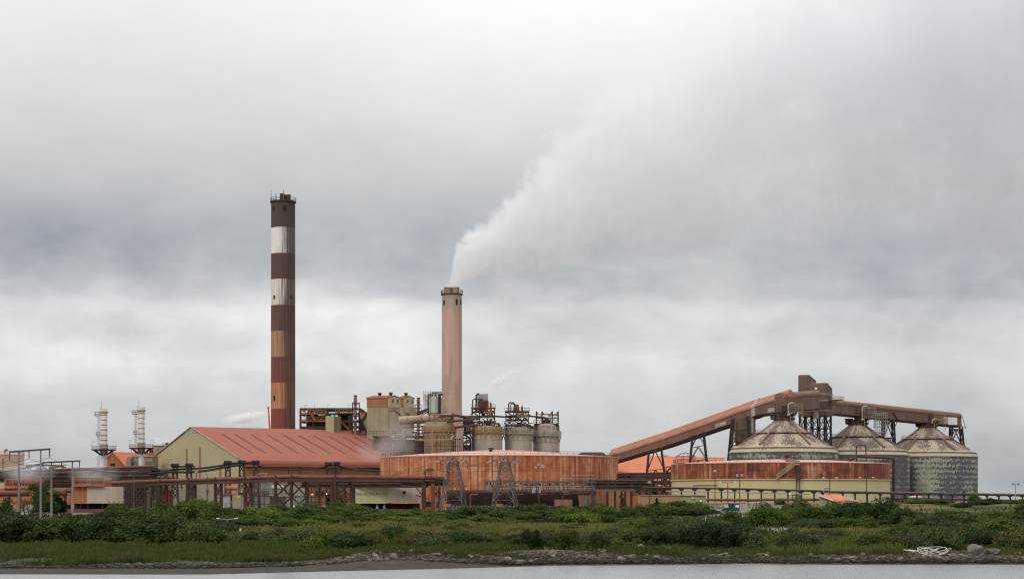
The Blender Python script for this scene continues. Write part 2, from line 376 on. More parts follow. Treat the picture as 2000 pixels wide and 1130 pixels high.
MAT['leaf_bramble'] = m_leaf('bramble_leaves', (.030,.052,.018), (.046,.072,.022), (.10,.12,.065))
MAT['grass'] = m_leaf('marsh_grass', (.038,.060,.013), (.060,.086,.018), (.10,.105,.04), (.085,.078,.03))
MAT['straw'] = m_leaf('dry_grass', (.15,.125,.045), (.22,.175,.065), (.11,.13,.04))
MAT['leaf_dry'] = m_leaf('brownish_leaves', (.050,.040,.016), (.080,.068,.026), (.11,.10,.045))
MAT['gallery_top'] = m_streak('brown_gallery_top', [(.13,.07,.048),(.19,.10,.07),(.24,.135,.10)], .5, .2)
MAT['bark'] = m_plain('bark', (.07,.055,.04), .9)
def m_rock():
    g = G('shore_rock'); oi = g.n('ShaderNodeObjectInfo'); p = g.geo('Position')
    x, y, z = g.sep(p)
    c = g.ramp(g.noise(p, 1.6, 6, .7), [(.3,(.05,.044,.039)),(.5,(.12,.108,.097)),(.7,(.24,.22,.195))])
    c = g.mix(1., c, g.ramp(oi.outputs['Random'], [(0,(.6,.55,.5)),(.5,(1,1,1)),(1,(1.35,1.3,1.2))]), 'MULTIPLY')
    wet = g.rng(g.math('ADD', z, g.math('MULTIPLY', g.noise(p, .4, 3), .8)), .65, 1.25, .0, 1.)
    c = g.mix(wet, (.022,.020,.017), c)
    return g.out(c, .85, bump=g.bump(g.noise(p, 2.5, 6, .7), .15, .7), spec=.1)
MAT['rock'] = m_rock()
# ---------------------------------------------------------------- camera, sky, sun
cam = bpy.data.cameras.new("camera"); co_ = bpy.data.objects.new("camera", cam); S.collection.objects.link(co_)
co_.location = (0, 0, ZC); co_.rotation_euler = (PI/2, 0, 0)
cam.sensor_width = 36; cam.lens = 36*F/2000; cam.shift_y = (HY-565)/2000
cam.clip_start = 1; cam.clip_end = 60000; S.camera = co_
S.view_settings.view_transform = 'Standard'; S.view_settings.look = 'None'; S.view_settings.exposure = 0; S.view_settings.gamma = 1
S.render.engine = 'CYCLES'
S.cycles.volume_bounces = 3; S.cycles.max_bounces = 8; S.cycles.transparent_max_bounces = 12
S.cycles.use_denoising = True; S.cycles.filter_width = 1.2
try: S.cycles.denoiser = 'OPENIMAGEDENOISE'; S.cycles.denoising_input_passes = 'RGB_ALBEDO_NORMAL'
except Exception: pass
SUN_EL, SUN_AZ = rad(42), rad(215)        # azimuth clockwise from +Y: behind the camera, to the left
sd = Vector((math.sin(SUN_AZ)*math.cos(SUN_EL), math.cos(SUN_AZ)*math.cos(SUN_EL), math.sin(SUN_EL)))
sl = bpy.data.lights.new("sun", 'SUN'); sl.energy = 1.1; sl.angle = rad(14); sl.color = (1, .95, .87)
so = bpy.data.objects.new("sun", sl); S.collection.objects.link(so); so.rotation_euler = sd.to_track_quat('Z', 'Y').to_euler()

def world():
    g = G("World", True)
    d = g.co('Generated'); x, y, z = g.sep(d)
    sky = g.n('ShaderNodeTexSky', sky_type='NISHITA'); sky.sun_disc = False; sky.sun_elevation = SUN_EL; sky.sun_rotation = SUN_AZ
    az = g.math('ARCTAN2', x, y); el = g.math('ARCSINE', z)
    u = g.math('MULTIPLY', az, 3.92); v = g.math('MULTIPLY', el, 3.92)       # 1 unit = 1000 photo pixels of the telephoto
    # large soft banks of stratus, drawn out along the horizon; the coordinates are bent by a slower noise
    wn = g.noise(g.map(d, (7, 7, 22)), 1, 3, .5, out=1)
    wx, wy, wz = g.sep(wn)
    dv = g.comb(g.math('ADD', u, g.math('MULTIPLY', g.math('SUBTRACT', wx, .5), .12)), g.math('ADD', v, g.math('MULTIPLY', g.math('SUBTRACT', wy, .5), .09)), g.math('MULTIPLY', y, .5))
    U, V, _ = g.sep(dv)
    n1 = g.noise(g.map(dv, (3.0, 6.5, 1), (.3, .1, 0)), 1, 8, .55)
    n2 = g.noise(g.map(dv, (9.5, 15, 1), (2.3, 4.1, 0)), 1, 6, .55, 0)
    # brightness of the cloud deck by height above the horizon
    base = g.curve(g.rng(V, -.1, 1.1), [((1.08-q/1000)/1.2, k) for q, k in ((1080,.52),(980,.54),(880,.60),(780,.66),(700,.745),(640,.745),(575,.565),(500,.485),(440,.515),(380,.60),(300,.69),(200,.77),(100,.85),(0,.93),(-120,.98))])
    def blob(u0, v0, su, sv, k):
        a = g.math('MULTIPLY', g.math('SUBTRACT', U, u0), 1/su); b = g.math('MULTIPLY', g.math('SUBTRACT', V, v0), 1/sv)
        r2 = g.math('ADD', g.math('MULTIPLY', a, a), g.math('MULTIPLY', b, b))
        return g.math('MULTIPLY', g.math('EXPONENT', g.math('MULTIPLY', r2, -1.)), k)
    L = base
    for b in BLOBS: L = g.math('ADD', L, blob(*b))
    tex = g.math('ADD', g.math('MULTIPLY', g.math('SUBTRACT', n1, .5), .34), g.math('MULTIPLY', g.math('SUBTRACT', n2, .5), .24))
    amp = g.curve(g.rng(V, 0, 1), [(0,.7),(.25,1.),(.42,1.15),(.55,.55),(.7,.35),(1,.3)])
    L = g.math('ADD', L, g.math('MULTIPLY', tex, amp))
    n4 = g.noise(g.map(dv, (6.5, 13, 1), (5.3, 1.1, 0)), 1, 7, .52, 0)
    win = g.math('MULTIPLY', g.curve(g.rng(V, 0, 1), [(0,0),(.2,.15),(.29,1.),(.38,1.),(.45,0),(1,0)]), g.rng(U, .55, -.1, .35, 1.))
    L = g.math('ADD', L, g.math('MULTIPLY', g.math('SUBTRACT', g.rng(n4, .42, .64, smooth=True), .45), g.math('MULTIPLY', win, .075)))
    L = g.math('MAXIMUM', L, .28)
    # bluish where the deck is dark, warm white where it is thin
    tint = g.ramp(L, [(.36,(.925,.985,1.075)),(.55,(.97,1.0,1.025)),(.78,(1.0,1.0,.995))])
    cloud = g.mix(1., tint, g.comb(L, L, L), 'MULTIPLY')
    up = g.rng(el, .25, .9, 1, 1.95, True)               # the deck is brightest overhead
    cl = g.n('ShaderNodeVectorMath', operation='SCALE'); g.put(cl.inputs[0], cloud); g.put(cl.inputs['Scale'], up)
    mixs = g.n('ShaderNodeMixShader'); mixs.inputs[0].default_value = .93
    b1 = g.n('ShaderNodeBackground'); g.put(b1.inputs[0], sky.outputs[0]); b1.inputs[1].default_value = .1
    b2 = g.n('ShaderNodeBackground'); g.put(b2.inputs[0], cl.outputs[0]); b2.inputs[1].default_value = 1.
    g.t.links.new(b1.outputs[0], mixs.inputs[1]); g.t.links.new(b2.outputs[0], mixs.inputs[2])
    o = g.n('ShaderNodeOutputWorld'); g.t.links.new(mixs.outputs[0], o.inputs[0])
    S.world = g.m
    g.m.cycles.sampling_method = 'MANUAL'; g.m.cycles.sample_map_resolution = 512
# (u, v) of the centre in thousands of photo pixels right of the middle and above the horizon, half sizes, strength
BLOBS = [(-.62,.37,.20,.04,.10),(-.22,.335,.18,.06,.13),(-.85,.27,.25,.04,.08),(-.9,.50,.30,.06,-.07),(-.72,.325,.16,.03,-.10),(-.95,.40,.12,.04,-.04),
         (.12,.34,.16,.05,-.10),(.80,.35,.35,.06,-.12),(.34,.34,.20,.05,.03),(.95,.19,.09,.05,.06),(.97,.06,.12,.07,-.16),(.85,.46,.3,.06,-.05),(.5,.2,.4,.06,-.03),(.85,.13,.28,.08,-.07),
         (.12,.93,.40,.2,.12),(.9,.85,.22,.22,-.12),(-.85,.7,.3,.2,-.03),(-.6,.09,.45,.06,-.06),(-.95,.30,.07,.03,.06)]
world()

# ---------------------------------------------------------------- ground and water
SHORE = [(-400,222),(0,223),(400,222),(660,233),(900,243),(1080,253),(1400,257),(3000,257)]
def shore(px): return interp(px, SHORE)
def hgt(x, y):
    if y < 60: return -3.
    px = 1000+F*x/y
    d = y-shore(px)
    if d < 0: return max(-3., d*.05)
    left = interp(d, [(0,0),(15,.22),(21,.55),(45,1.05),(85,1.5),(150,3.0),(230,4.6),(270,5.)])
    right = interp(d, [(0,0),(3,.1),(6,.5),(15,1.3),(28,1.65),(45,2.3),(60,2.7),(85,3.0),(140,4.0),(200,5.),(260,5)])
    k = sst(560, 760, px)
    h = lerp(left, right, k)
    b = sst(1230, 1350, px)*sst(440, 492, y)*3.0          # bund under the second tank
    h += b*(1 if y < 900 else max(0, 1-(y-900)/500))
    n = mnoise.noise(Vector((x*.05, y*.05, 0)))*.35+mnoise.noise(Vector((x*.2, y*.2, 4)))*.14
    return h+n*sst(24, 60, d)*(1 if y < 480 else .25)*(1 if px < 1230 or y < 470 else .3)
def ground():
    rows = [60, 120, 180, 210]+[218+i*1.6 for i in range(60)]+[314+i*3 for i in range(70)]+[530+i*30 for i in range(20)]+[1200,1500,2000,3000,5000,9000,18000,40000]
    cols = [-60,-20,-8,-4,-2.2,-1.6]+[-1.3+2.6*i/260 for i in range(261)]+[1.6,2.2,4,8,20,60]
    vs = []; 
    for y in rows:
        for s in cols:
            x = s*(y*.262+6); vs.append((x, y, hgt(x, y)))
    n = len(cols)
    fs = [(j*n+i, j*n+i+1, (j+1)*n+i+1, (j+1)*n+i) for j in range(len(rows)-1) for i in range(n-1)]
    mb = MB(); mb.add(vs, fs)
    g = G('shore_ground'); p = g.co(); x, y, z = g.sep(p)
    a = g.noise(p, .05, 5, .6); b = g.noise(p, .6, 6, .65); c = g.noise(g.map(p, (.02,.07,.1)), 1, 4, .6)
    grass = g.mix(g.rng(b, .35, .65), (.026,.040,.012), (.05,.068,.02))
    straw = g.mix(g.rng(b, .3, .7), (.10,.075,.032), (.15,.11,.05))
    col = g.mix(g.rng(g.math('ADD', g.math('MULTIPLY', a, .5), g.math('MULTIPLY', c, .5)), .46, .56), grass, straw)
    mud = g.mix(g.rng(b, .3, .7), (.030,.026,.021), (.06,.052,.04))
    zz = g.math('ADD', z, g.math('MULTIPLY', g.math('SUBTRACT', b, .5), .5))
    col = g.mix(g.rng(zz, .65, 1.15), mud, col)
    yard = g.mix(g.rng(b, .35, .7), (.13,.11,.095), (.22,.18,.15))
    col = g.mix(g.rng(g.math('ADD', y, g.math('MULTIPLY', a, 40)), 503, 512), col, yard)
    bank = g.mix(g.rng(b, .35, .65), (.11,.10,.085), (.22,.20,.175))
    ux = g.math('DIVIDE', x, y); bk = g.math('MULTIPLY', g.math('MULTIPLY', g.rng(ux, .088, .10), g.rng(ux, .155, .14)), g.math('MULTIPLY', g.rng(g.noise(p, .12, 4), .40, .55), g.math('LESS_THAN', y, 520)))
    col = g.mix(bk, col, bank)
    m = g.out(col, .9, bump=g.bump(b, .3, .6), spec=.08)
    o = mb.build('ground', m, smooth=False); o['kind'] = 'structure'; o['label'] = 'muddy shore rising to scrubby ground and the plant yard'
ground()
def water():
    mb = MB(); xs = [-6000,-1500,-400,-150,0,150,400,1500,6000]
    vs = [(x, y, 0) for y in (-1500, -200, 0, 150, 200, 262) for x in xs]; n = len(xs)
    mb.add(vs, [(j*n+i, j*n+i+1, (j+1)*n+i+1, (j+1)*n+i) for j in range(5) for i in range(n-1)])
    g = G('estuary_water'); p = g.co()
    a = g.noise(g.map(p, (.45, .9, 1)), 1, 4, .6); b = g.noise(g.map(p, (.10, .32, 1)), 1, 4, .55)
    h = g.math('ADD', a, g.math('MULTIPLY', b, 2.6))
    m = g.out((.18,.19,.19), .22, bump=g.bump(h, .16, .55), spec=1.)
    o = mb.build('water', m); o['kind'] = 'structure'; o['label'] = 'grey rippled estuary water along the shore'
water()

# ---------------------------------------------------------------- smoke and steam
def puff(name, label, ctr, half, dens, sc=.2, thr=.45, col=(.97,.97,.97), shear=0):
    """a drifting wisp: noise-torn density inside a rounded hull"""
    mb = MB()
    n = 20; m = 12; vs = []
    prof = [(math.sin(PI*(i+.5)/m), -math.cos(PI*(i+.5)/m)) for i in range(m)]
    vs = []
    for r, h in prof: vs += [(ctr[0]+half[0]*r*math.cos(2*PI*j/n)+shear*h*half[2], ctr[1]+half[1]*r*math.sin(2*PI*j/n), ctr[2]+half[2]*h) for j in range(n)]
    mb.add(vs, [(i*n+j, i*n+(j+1) % n, (i+1)*n+(j+1) % n, (i+1)*n+j) for i in range(m-1) for j in range(n)]+[tuple(range(n))[::-1], tuple((m-1)*n+j for j in range(n))])
    g = G(name+'_vapour'); o = g.co(); x, y, z = g.sep(o)
    xs = g.math('SUBTRACT', x, g.math('MULTIPLY', z, shear))
    q = g.comb(g.math('MULTIPLY', xs, 1/half[0]), g.math('MULTIPLY', y, 1/half[1]), g.math('MULTIPLY', z, 1/half[2]))
    l = g.n('ShaderNodeVectorMath', operation='LENGTH'); g.put(l.inputs[0], q)
    nz = g.noise(o, sc*.8, 2, .5, .4)
    f = g.math('MULTIPLY', g.rng(nz, thr-.1, thr+.22), g.rng(l.outputs['Value'], 1., .35))
    v = g.n('ShaderNodeVolumePrincipled'); g.put(v.inputs['Color'], col); g.put(v.inputs['Density'], g.math('MULTIPLY', f, dens)); v.inputs['Anisotropy'].default_value = 0
    oo = g.n('ShaderNodeOutputMaterial'); g.t.links.new(v.outputs[0], oo.inputs['Volume'])
    g.m.cycles.volume_step_rate = .12
    ob = mb.build(name, g.m, loc=ctr); tag(ob, label, None, None, 'stuff')
    return ob
def plume():
    D = 780.
    # centre line and half width of the plume in metres from the chimney mouth, drifting with the wind
    ax = [(878,562,5),(888,535,16),(905,508,27),(940,480,45),(1000,446,58),(1080,402,77),(1180,352,99),(1300,285,128),(1450,240,138),(1600,190,165),(1800,150,205),(2100,90,240),(2400,40,270)]
    k = D/F
    x0 = (878-1000)*k; x1 = (2400-1000)*k
    cx = [(a-1000)*k for a, b, c in ax]; cz = [PZ(b, D) for a, b, c in ax]; cr = [c*k for a, b, c in ax]
    secs = []; n = 20
    for i in range(len(ax)):
        t = Vector((cx[min(i+1, len(ax)-1)]-cx[max(i-1, 0)], 0, cz[min(i+1, len(ax)-1)]-cz[max(i-1, 0)])).normalized()
        nrm = Vector((-t.z, 0, t.x)); r = cr[i]*1.75
        if i == 0: nrm = Vector((-.9, 0, .4)).normalized(); r = cr[i]*1.1
        secs.append([Vector((cx[i], D, cz[i]))+nrm*(r*math.cos(2*PI*j/n))+Vector((0, r*.8*math.sin(2*PI*j/n), 0)) for j in range(n)])
    mb = MB(); mb.loft(secs)
    g = G('plume_vapour'); p = g.geo('Position'); x, y, z = g.sep(p)
    t = g.rng(x, x0, x1)
    zl, zh = cz[0]-10, cz[-1]+60; rh = 60.
    ts = [(a-x0)/(x1-x0) for a in cx]
    zc = g.rng(g.curve(t, [(q, (w-zl)/(zh-zl)) for q, w in zip(ts, cz)]), 0, 1, zl, zh)
    rr = g.rng(g.curve(t, [(q, w/rh) for q, w in zip(ts, cr)]), 0, 1, 0, rh)
    slope = g.curve(t, [(0,.30),(.02,.45),(.05,.75),(.12,.84),(.3,.88),(1,.96)])     # cosine of the plume's climb
    rr = g.math('MULTIPLY', rr, g.rng(t, 0, .25, 1.05, 1.38))
    dz = g.math('DIVIDE', g.math('MULTIPLY', g.math('SUBTRACT', z, zc), slope), rr); dy = g.math('DIVIDE', g.math('SUBTRACT', y, D), g.math('MULTIPLY', rr, .8))
    d = g.math('SQRT', g.math('ADD', g.math('MULTIPLY', dz, dz), g.math('MULTIPLY', dy, dy)))
    # billows grow as the plume spreads
    n1 = g.noise(p, .075, 5, .6, .5); n2 = g.noise(p, .24, 5, .6, .3); n3 = g.noise(g.map(p, (.030,.030,.036)), 1, 4, .5, .4)
    near = g.rng(t, 0, .22)
    nn = g.math('ADD', g.math('MULTIPLY', g.math('SUBTRACT', n1, .5), g.rng(near, 0, 1, 1.6, 2.9)), g.math('MULTIPLY', g.math('SUBTRACT', n2, .5), g.rng(near, 0, 1, 1.5, .9)))
    nn = g.math('ADD', nn, g.math('MULTIPLY', g.math('SUBTRACT', n3, .5), g.rng(near, 0, 1, .3, 3.0)))
    f = g.rng(g.math('SUBTRACT', g.math('ADD', 1., nn), d), .08, g.rng(t, 0, .5, .28, .42))
    dens = g.curve(t, [(0,1),(.02,.80),(.05,.46),(.10,.30),(.2,.175),(.4,.125),(.7,.10),(1,.08)])
    f = g.math('MULTIPLY', g.math('MULTIPLY', f, dens), PL_DENS)
    v = g.n('ShaderNodeVolumePrincipled'); g.put(v.inputs['Color'], g.ramp(t, [(.05,(.975,.985,1.)),(.25,(.90,.925,.96)),(.7,(.80,.825,.875))])); g.put(v.inputs['Density'], f); v.inputs['Anisotropy'].default_value = .0
    oo = g.n('ShaderNodeOutputMaterial'); g.t.links.new(v.outputs[0], oo.inputs['Volume'])
    g.m.cycles.volume_step_rate = .10
    tag(mb.build('smoke_plume', g.m, loc=(x0, D, cz[0]), recalc=True), 'broad pale smoke plume drifting from the pinkish chimney', None, None, 'stuff')
PL_DENS = .22
plume()
puff('steam', 'small white steam puff rising behind the ridge of the big shed', P(480,815,790), (9,3,3.0), .7, .30, .38, shear=1.9)
puff('steam', 'thin steam wisp blowing from the grey stack of the tall tank', P(984,738,770), (4.5,2.2,6.4), .42, .34, .42, shear=1.3)
puff('steam', 'brownish steam cloud between the shed corner and the caged tank', P(778,858,700), (9,8,8.5), .055, .14, .40, (.90,.885,.875))
puff('steam', 'mist hanging over the cooling tower beside the poles', P(55,920,585), (9.5,4,3.6), .12, .2, .40)
puff('steam', 'mist hanging over the cooling tower below the twin stacks', P(185,925,575), (8.5,4,3.4), .11, .2, .40)
puff('steam', 'faint steam drifting off the slender ringed flue', P(712,752,760), (5.5,2,3.2), .05, .3, .44, shear=1.)
puff('steam', 'faint steam behind the white twin stacks', P(322,858,800), (7,3,2.6), .14, .25, .42, shear=.6)
puff('steam', 'thin vapour over the roof hip beside the rusty tank', P(735,880,640), (8,5,4.5), .045, .16, .38)
# ---------------------------------------------------------------- planting
def leaf_faces(mb, rng, lobes, n, size, flat=.5):
    for _ in range(n):
        c, r = lobes[rng.randrange(len(lobes))]
        while True:
            d = Vector((rng.gauss(0,1), rng.gauss(0,1), rng.gauss(.25,1)))
            if d.length > .1: break
        d.normalize(); q = rng.random()
        rr = 1-.55*q*q*q if rng.random() < .8 else rng.uniform(.3, 1.12)
        p = Vector(c)+Vector((d.x*r[0], d.y*r[1], d.z*r[2]))*rr
        if p.z < .02: p.z = rng.uniform(.0, .3)
        nrm = (d+Vector((rng.gauss(0,.55), rng.gauss(0,.55), rng.gauss(.15,.55)))).normalized()
        x = nrm.orthogonal().normalized(); a = rng.uniform(0, 2*PI); y = nrm.cross(x)
        x, y = x*math.cos(a)+y*math.sin(a), y*math.cos(a)-x*math.sin(a)
        s = size*rng.uniform(.6, 1.35); t = s*rng.uniform(.45, .8)
        mb.poly(p-x*s*.5, p+y*t*.4-x*s*.05, p+x*s*.5, p-y*t*.4+x*s*.05)
def bush_mesh(seed, w, h, nl, n, size, name, spiky=0):
    """one shrub about w wide and h tall made of leaf-sized faces"""
    rng = random.Random(seed); mb = MB(); lobes = []
    for i in range(nl):
        a = rng.uniform(0, 2*PI); q = math.sqrt(rng.random())*.62
        top = (1-q*q*.9)
        r = rng.uniform(.16, .34)*w*.6
        zc = rng.uniform(.18, .72)*h*top
        rz = min(r*rng.uniform(.7, 1.15), h*.42)
        lobes.append(((q*w*.62*math.cos(a), q*w*.55*math.sin(a), max(zc, rz*.5)), (r, r, rz)))
    leaf_faces(mb, rng, lobes, n, size)
    for _ in range(spiky):           # upright shoots standing clear of the crown
        c, r = lobes[rng.randrange(len(lobes))]; d = Vector((rng.gauss(0,.5), rng.gauss(0,.5), 1)).normalized()
        b = Vector(c)+Vector((d.x*r[0], d.y*r[1], d.z*r[2]))*.9
        for k in range(5):
            p = b+d*(k*.16*rng.uniform(.7,1.2)); s = size*.7; x = Vector((rng.gauss(0,1), rng.gauss(0,1), rng.gauss(0,.6))).normalized()
            y = x.cross(Vector((rng.gauss(0,1), rng.gauss(0,1), rng.gauss(0,1)))).normalized()
            mb.poly(p-x*s*.5, p+y*s*.3, p+x*s*.5, p-y*s*.3)
    zs = sorted(v[2] for v in mb.v); k = h/zs[int(len(zs)*.985)]
    me = bpy.data.meshes.new(name); me.from_pydata([(v[0], v[1], v[2]*k) for v in mb.v], [], mb.f); me.update(); return me
VEG = {}
def veg(kind):
    if kind not in VEG:
        w, h, nl, n, size, mat, spk, cnt = {
            'willow': (6, 3.6, 20, 6200, .31, 'leaf_mid', 50, 6), 'dark': (6, 4.0, 22, 6400, .31, 'leaf_dark', 16, 4),
            'fresh': (5, 3.0, 16, 5000, .30, 'leaf_bright', 60, 4), 'bramble': (6, 2.2, 24, 6000, .27, 'leaf_bramble', 30, 5), 'dry': (5, 2.4, 14, 3000, .22, 'leaf_dry', 90, 3)}[kind]
        ms = []
        for i in range(cnt):
            me = bush_mesh(hash(kind) % 1 + i*13+len(kind)*101, w, h, nl, n, size, kind+'_bush', spk); me.materials.append(MAT[mat]); ms.append(me)
        VEG[kind] = (w, h, ms)
    return VEG[kind]
VR = random.Random(21)
NAMES = {'willow': 'willow_bush', 'dark': 'dark_bush', 'fresh': 'pale_bush', 'bramble': 'bramble_bush', 'dry': 'dry_bush'}
def bush(kind, px, D, wm, hm, label, group=None):
    w, h, ms = veg(kind); o = bpy.data.objects.new(NAMES[kind], VR.choice(ms)); C.objects.link(o)
    x = PX(px, D); o.location = (x, D, hgt(x, D)-.12); o.rotation_euler = (0, 0, VR.uniform(0, 2*PI))
    o.scale = (wm/w, wm/w*VR.uniform(.85, 1.1), hm/h); tag(o, label, 'bush', group); return o
def bush_at(kind, px, top, wpx, D, label, group=None, lo=1.0):
    """a shrub wpx wide whose crown reaches the row `top`"""
    x = PX(px, D); hm = max(lo, PZ(top, D)-hgt(x, D)+.12)
    return bush(kind, px, D, M_(wpx, D), hm, label, group)
def thicket(n, px0, px1, D0, D1, top, wpx, kinds, label, group, jit=8):
    """individual shrubs of one stretch of scrub; `top` gives the crown row along the stretch"""
    for i in range(n):
        px = lerp(px0, px1, (i+VR.uniform(.15, .85))/n); D = VR.uniform(D0, D1)
        k = VR.choice(kinds); t = (interp(px, top) if isinstance(top, list) else top)+VR.uniform(-jit, jit)+(D1-D)*.10-(VR.uniform(3, 9) if VR.random() < .14 else 0)
        bush_at(k, px, t, wpx*VR.uniform(.95, 1.65), D, label[k], group+' ('+NAMES[k].replace('_', ' ')+')', 1.5 if D1 < 312 else 1.0)
def L(where, **kw):
    d = {'willow': 'mid green willow shrub ', 'dark': 'dark green leafy shrub ', 'fresh': 'pale yellowish green shrub ', 'bramble': 'low bramble mound ', 'dry': 'brownish thin shrub '}
    return {k: v+where for k, v in d.items()}
# back rows, at the edge of the yard
thicket(9, 205, 345, 405, 440, [(205,1003),(240,990),(290,1003),(345,988)], 55, ['willow','willow','dark'], L('in front of the long shed gable'), 'scrub below the shed gable')
thicket(20, 340, 560, 420, 475, [(340,984),(385,980),(430,992),(500,994),(560,990)], 60, ['willow','willow','dark','fresh'], L('below the transformer yard'), 'scrub below the transformer yard')
thicket(18, 555, 760, 410, 475, [(555,994),(640,988),(680,983),(705,988),(760,1004)], 62, ['willow','dark','willow'], L('below the steel trestles of the red pipe'), 'scrub below the red pipe')
thicket(18, 755, 960, 410, 470, [(755,1002),(850,1000),(880,993),(960,990)], 58, ['willow','fresh','dark','willow'], L('beside the first lattice pylon'), 'scrub by the first pylon')
thicket(22, 950, 1210, 415, 480, [(950,992),(1060,994),(1120,990),(1210,988)], 60, ['willow','fresh','dark','willow'], L('between the second pylon and the little fir'), 'scrub by the second pylon')
thicket(16, 1205, 1375, 410, 470, [(1205,992),(1260,986),(1330,984),(1400,984)], 55, ['willow','dark','willow'], L('below the two tone low shed'), 'scrub below the low shed')
thicket(17, 1500, 1700, 400, 450, [(1500,992),(1570,986),(1640,984),(1700,985)], 62, ['willow','dark','willow'], L('below the khaki tank'), 'scrub below the khaki tank')
thicket(24, 1760, 2030, 380, 450, [(1760,996),(1800,1003),(1900,1002),(2030,998)], 66, ['willow','dark','willow','bramble'], L('below the flaking silos'), 'scrub below the silos')
thicket(8, 1760, 2030, 470, 486, [(1760,978),(1850,983),(1930,978),(2030,980)], 45, ['bramble','fresh','willow'], L('on the bank under the long pipe trestle'), 'scrub under the pipe trestle')
# middle rows
thicket(16, 200, 470, 340, 395, [(200,1012),(300,1004),(380,1012),(470,1018)], 75, ['willow','dark','bramble'], L('on the slope above the marsh'), 'scrub above the marsh')
thicket(12, 470, 760, 380, 410, [(470,1012),(620,1010),(760,1014)], 58, ['fresh','willow'], L('behind the dry grass strip'), 'scrub behind the dry grass')
thicket(22, 760, 1230, 375, 405, [(760,1014),(1000,1010),(1100,1004),(1230,1012)], 62, ['willow','fresh','willow','dark'], L('along the dry grass below the pylons'), 'scrub along the dry grass')
thicket(14, 1220, 1430, 340, 395, [(1220,1012),(1330,1012),(1430,1004)], 66, ['willow','bramble','dark','fresh'], L('around the little white signs'), 'scrub round the signs')
thicket(12, 1540, 1720, 350, 390, [(1540,1010),(1600,1016),(1720,1012)], 66, ['willow','fresh','bramble'], L('between the big willow and the dark thicket'), 'scrub beside the big willow')
thicket(22, 1760, 2030, 315, 370, [(1760,1022),(1830,1018),(2030,1016)], 80, ['bramble','willow','dark','bramble'], L('above the boulders by the hoses'), 'scrub above the boulders')
thicket(26, 480, 1235, 298, 360, [(480,1036),(800,1038),(1235,1034)], 34, ['fresh','dry','willow','bramble'], L('standing alone in the dry golden grass'), 'small shrubs in the dry grass', 6)
# front rows, above the shore
thicket(20, -30, 330, 300, 345, [(-30,1000),(60,1012),(150,1014),(230,1016),(330,1012)], 100, ['dark','willow','dark'], L('in the thick bank behind the marsh grass'), 'bank behind the marsh')
thicket(16, 300, 650, 296, 330, [(300,1020),(420,1038),(520,1042),(600,1036),(650,1044)], 85, ['dark','bramble','willow','bramble'], L('above the grassy spit'), 'scrub above the spit')
thicket(32, 620, 940, 268, 292, [(640,1044),(700,1046),(760,1038),(840,1044),(910,1050)], 66, ['bramble','dark','bramble','willow','dry'], L('on the bank above the first boulders'), 'brambles above the first boulders')
thicket(20, 1010, 1215, 270, 292, [(1030,1042),(1100,1038),(1200,1046)], 56, ['bramble','willow','dark','dry'], L('on the bank beside the dry grass'), 'brambles beside the dry grass')
thicket(24, 1215, 1470, 272, 305, [(1215,1040),(1290,1028),(1370,1022),(1460,1030)], 78, ['bramble','dark','bramble'], L('on the shore bank below the white signs'), 'brambles below the signs')
thicket(20, 1440, 1660, 272, 310, [(1440,1040),(1600,1048)], 56, ['bramble','willow','dry','bramble'], L('at the foot of the big willow'), 'brambles below the big willow')
thicket(34, 1690, 2030, 273, 305, [(1690,1046),(1760,1044),(1860,1036),(1940,1040),(2030,1038)], 82, ['bramble','bramble','dark','willow','dry'], L('on the bank above the discarded hoses'), 'brambles above the hoses')
# single shrubs one can pick out
bush_at('willow', 1488, 986, 88, 372, 'broad rounded willow bush beside the green van')
bush_at('willow', 1425, 1000, 80, 366, 'smaller willow bush joining the broad one below the van')
bush_at('willow', 1528, 996, 75, 376, 'willow bush leaning out from the broad one towards the red roofed hut')
bush_at('dark', 1716, 976, 105, 385, 'big dark domed bush standing alone under the khaki tank edge')
bush_at('dark', 1672, 984, 70, 382, 'dark bush joined to the big dome under the red roofed hut')
bush_at('dark', 1765, 992, 60, 378, 'dark bush on the silo side of the big dome')
bush_at('willow', 237, 986, 95, 432, 'rounded willow bush in front of the pinkish grey cooling house panel')
bush_at('willow', 385, 977, 85, 455, 'tall willow bush in front of the red shed door side wall')
bush_at('willow', 660, 981, 75, 460, 'tall willow bush beside the green cooling house')
bush_at('willow', -2, 979, 70, 385, 'pale willow cut by the photo edge beside the concrete poles')
bush_at('willow', 812, 992, 32, 470, 'small upright bush in front of the cooling house doorway')
bush_at('dark', 1012, 986, 40, 470, 'small dark bush at the foot of the second pylon')
bush_at('fresh', 1525, 974, 26, 478, 'little green bush beside the yellow steps')
bush_at('willow', 1905, 966, 34, 482, 'little bush growing through the pipe trestle past the silos')
bush_at('willow', 1935, 972, 26, 480, 'thin bush beside the pipe trestle at the sheet wall end')
bush_at('dark', 130, 1003, 60, 380, 'dark bush below the second pair of poles')

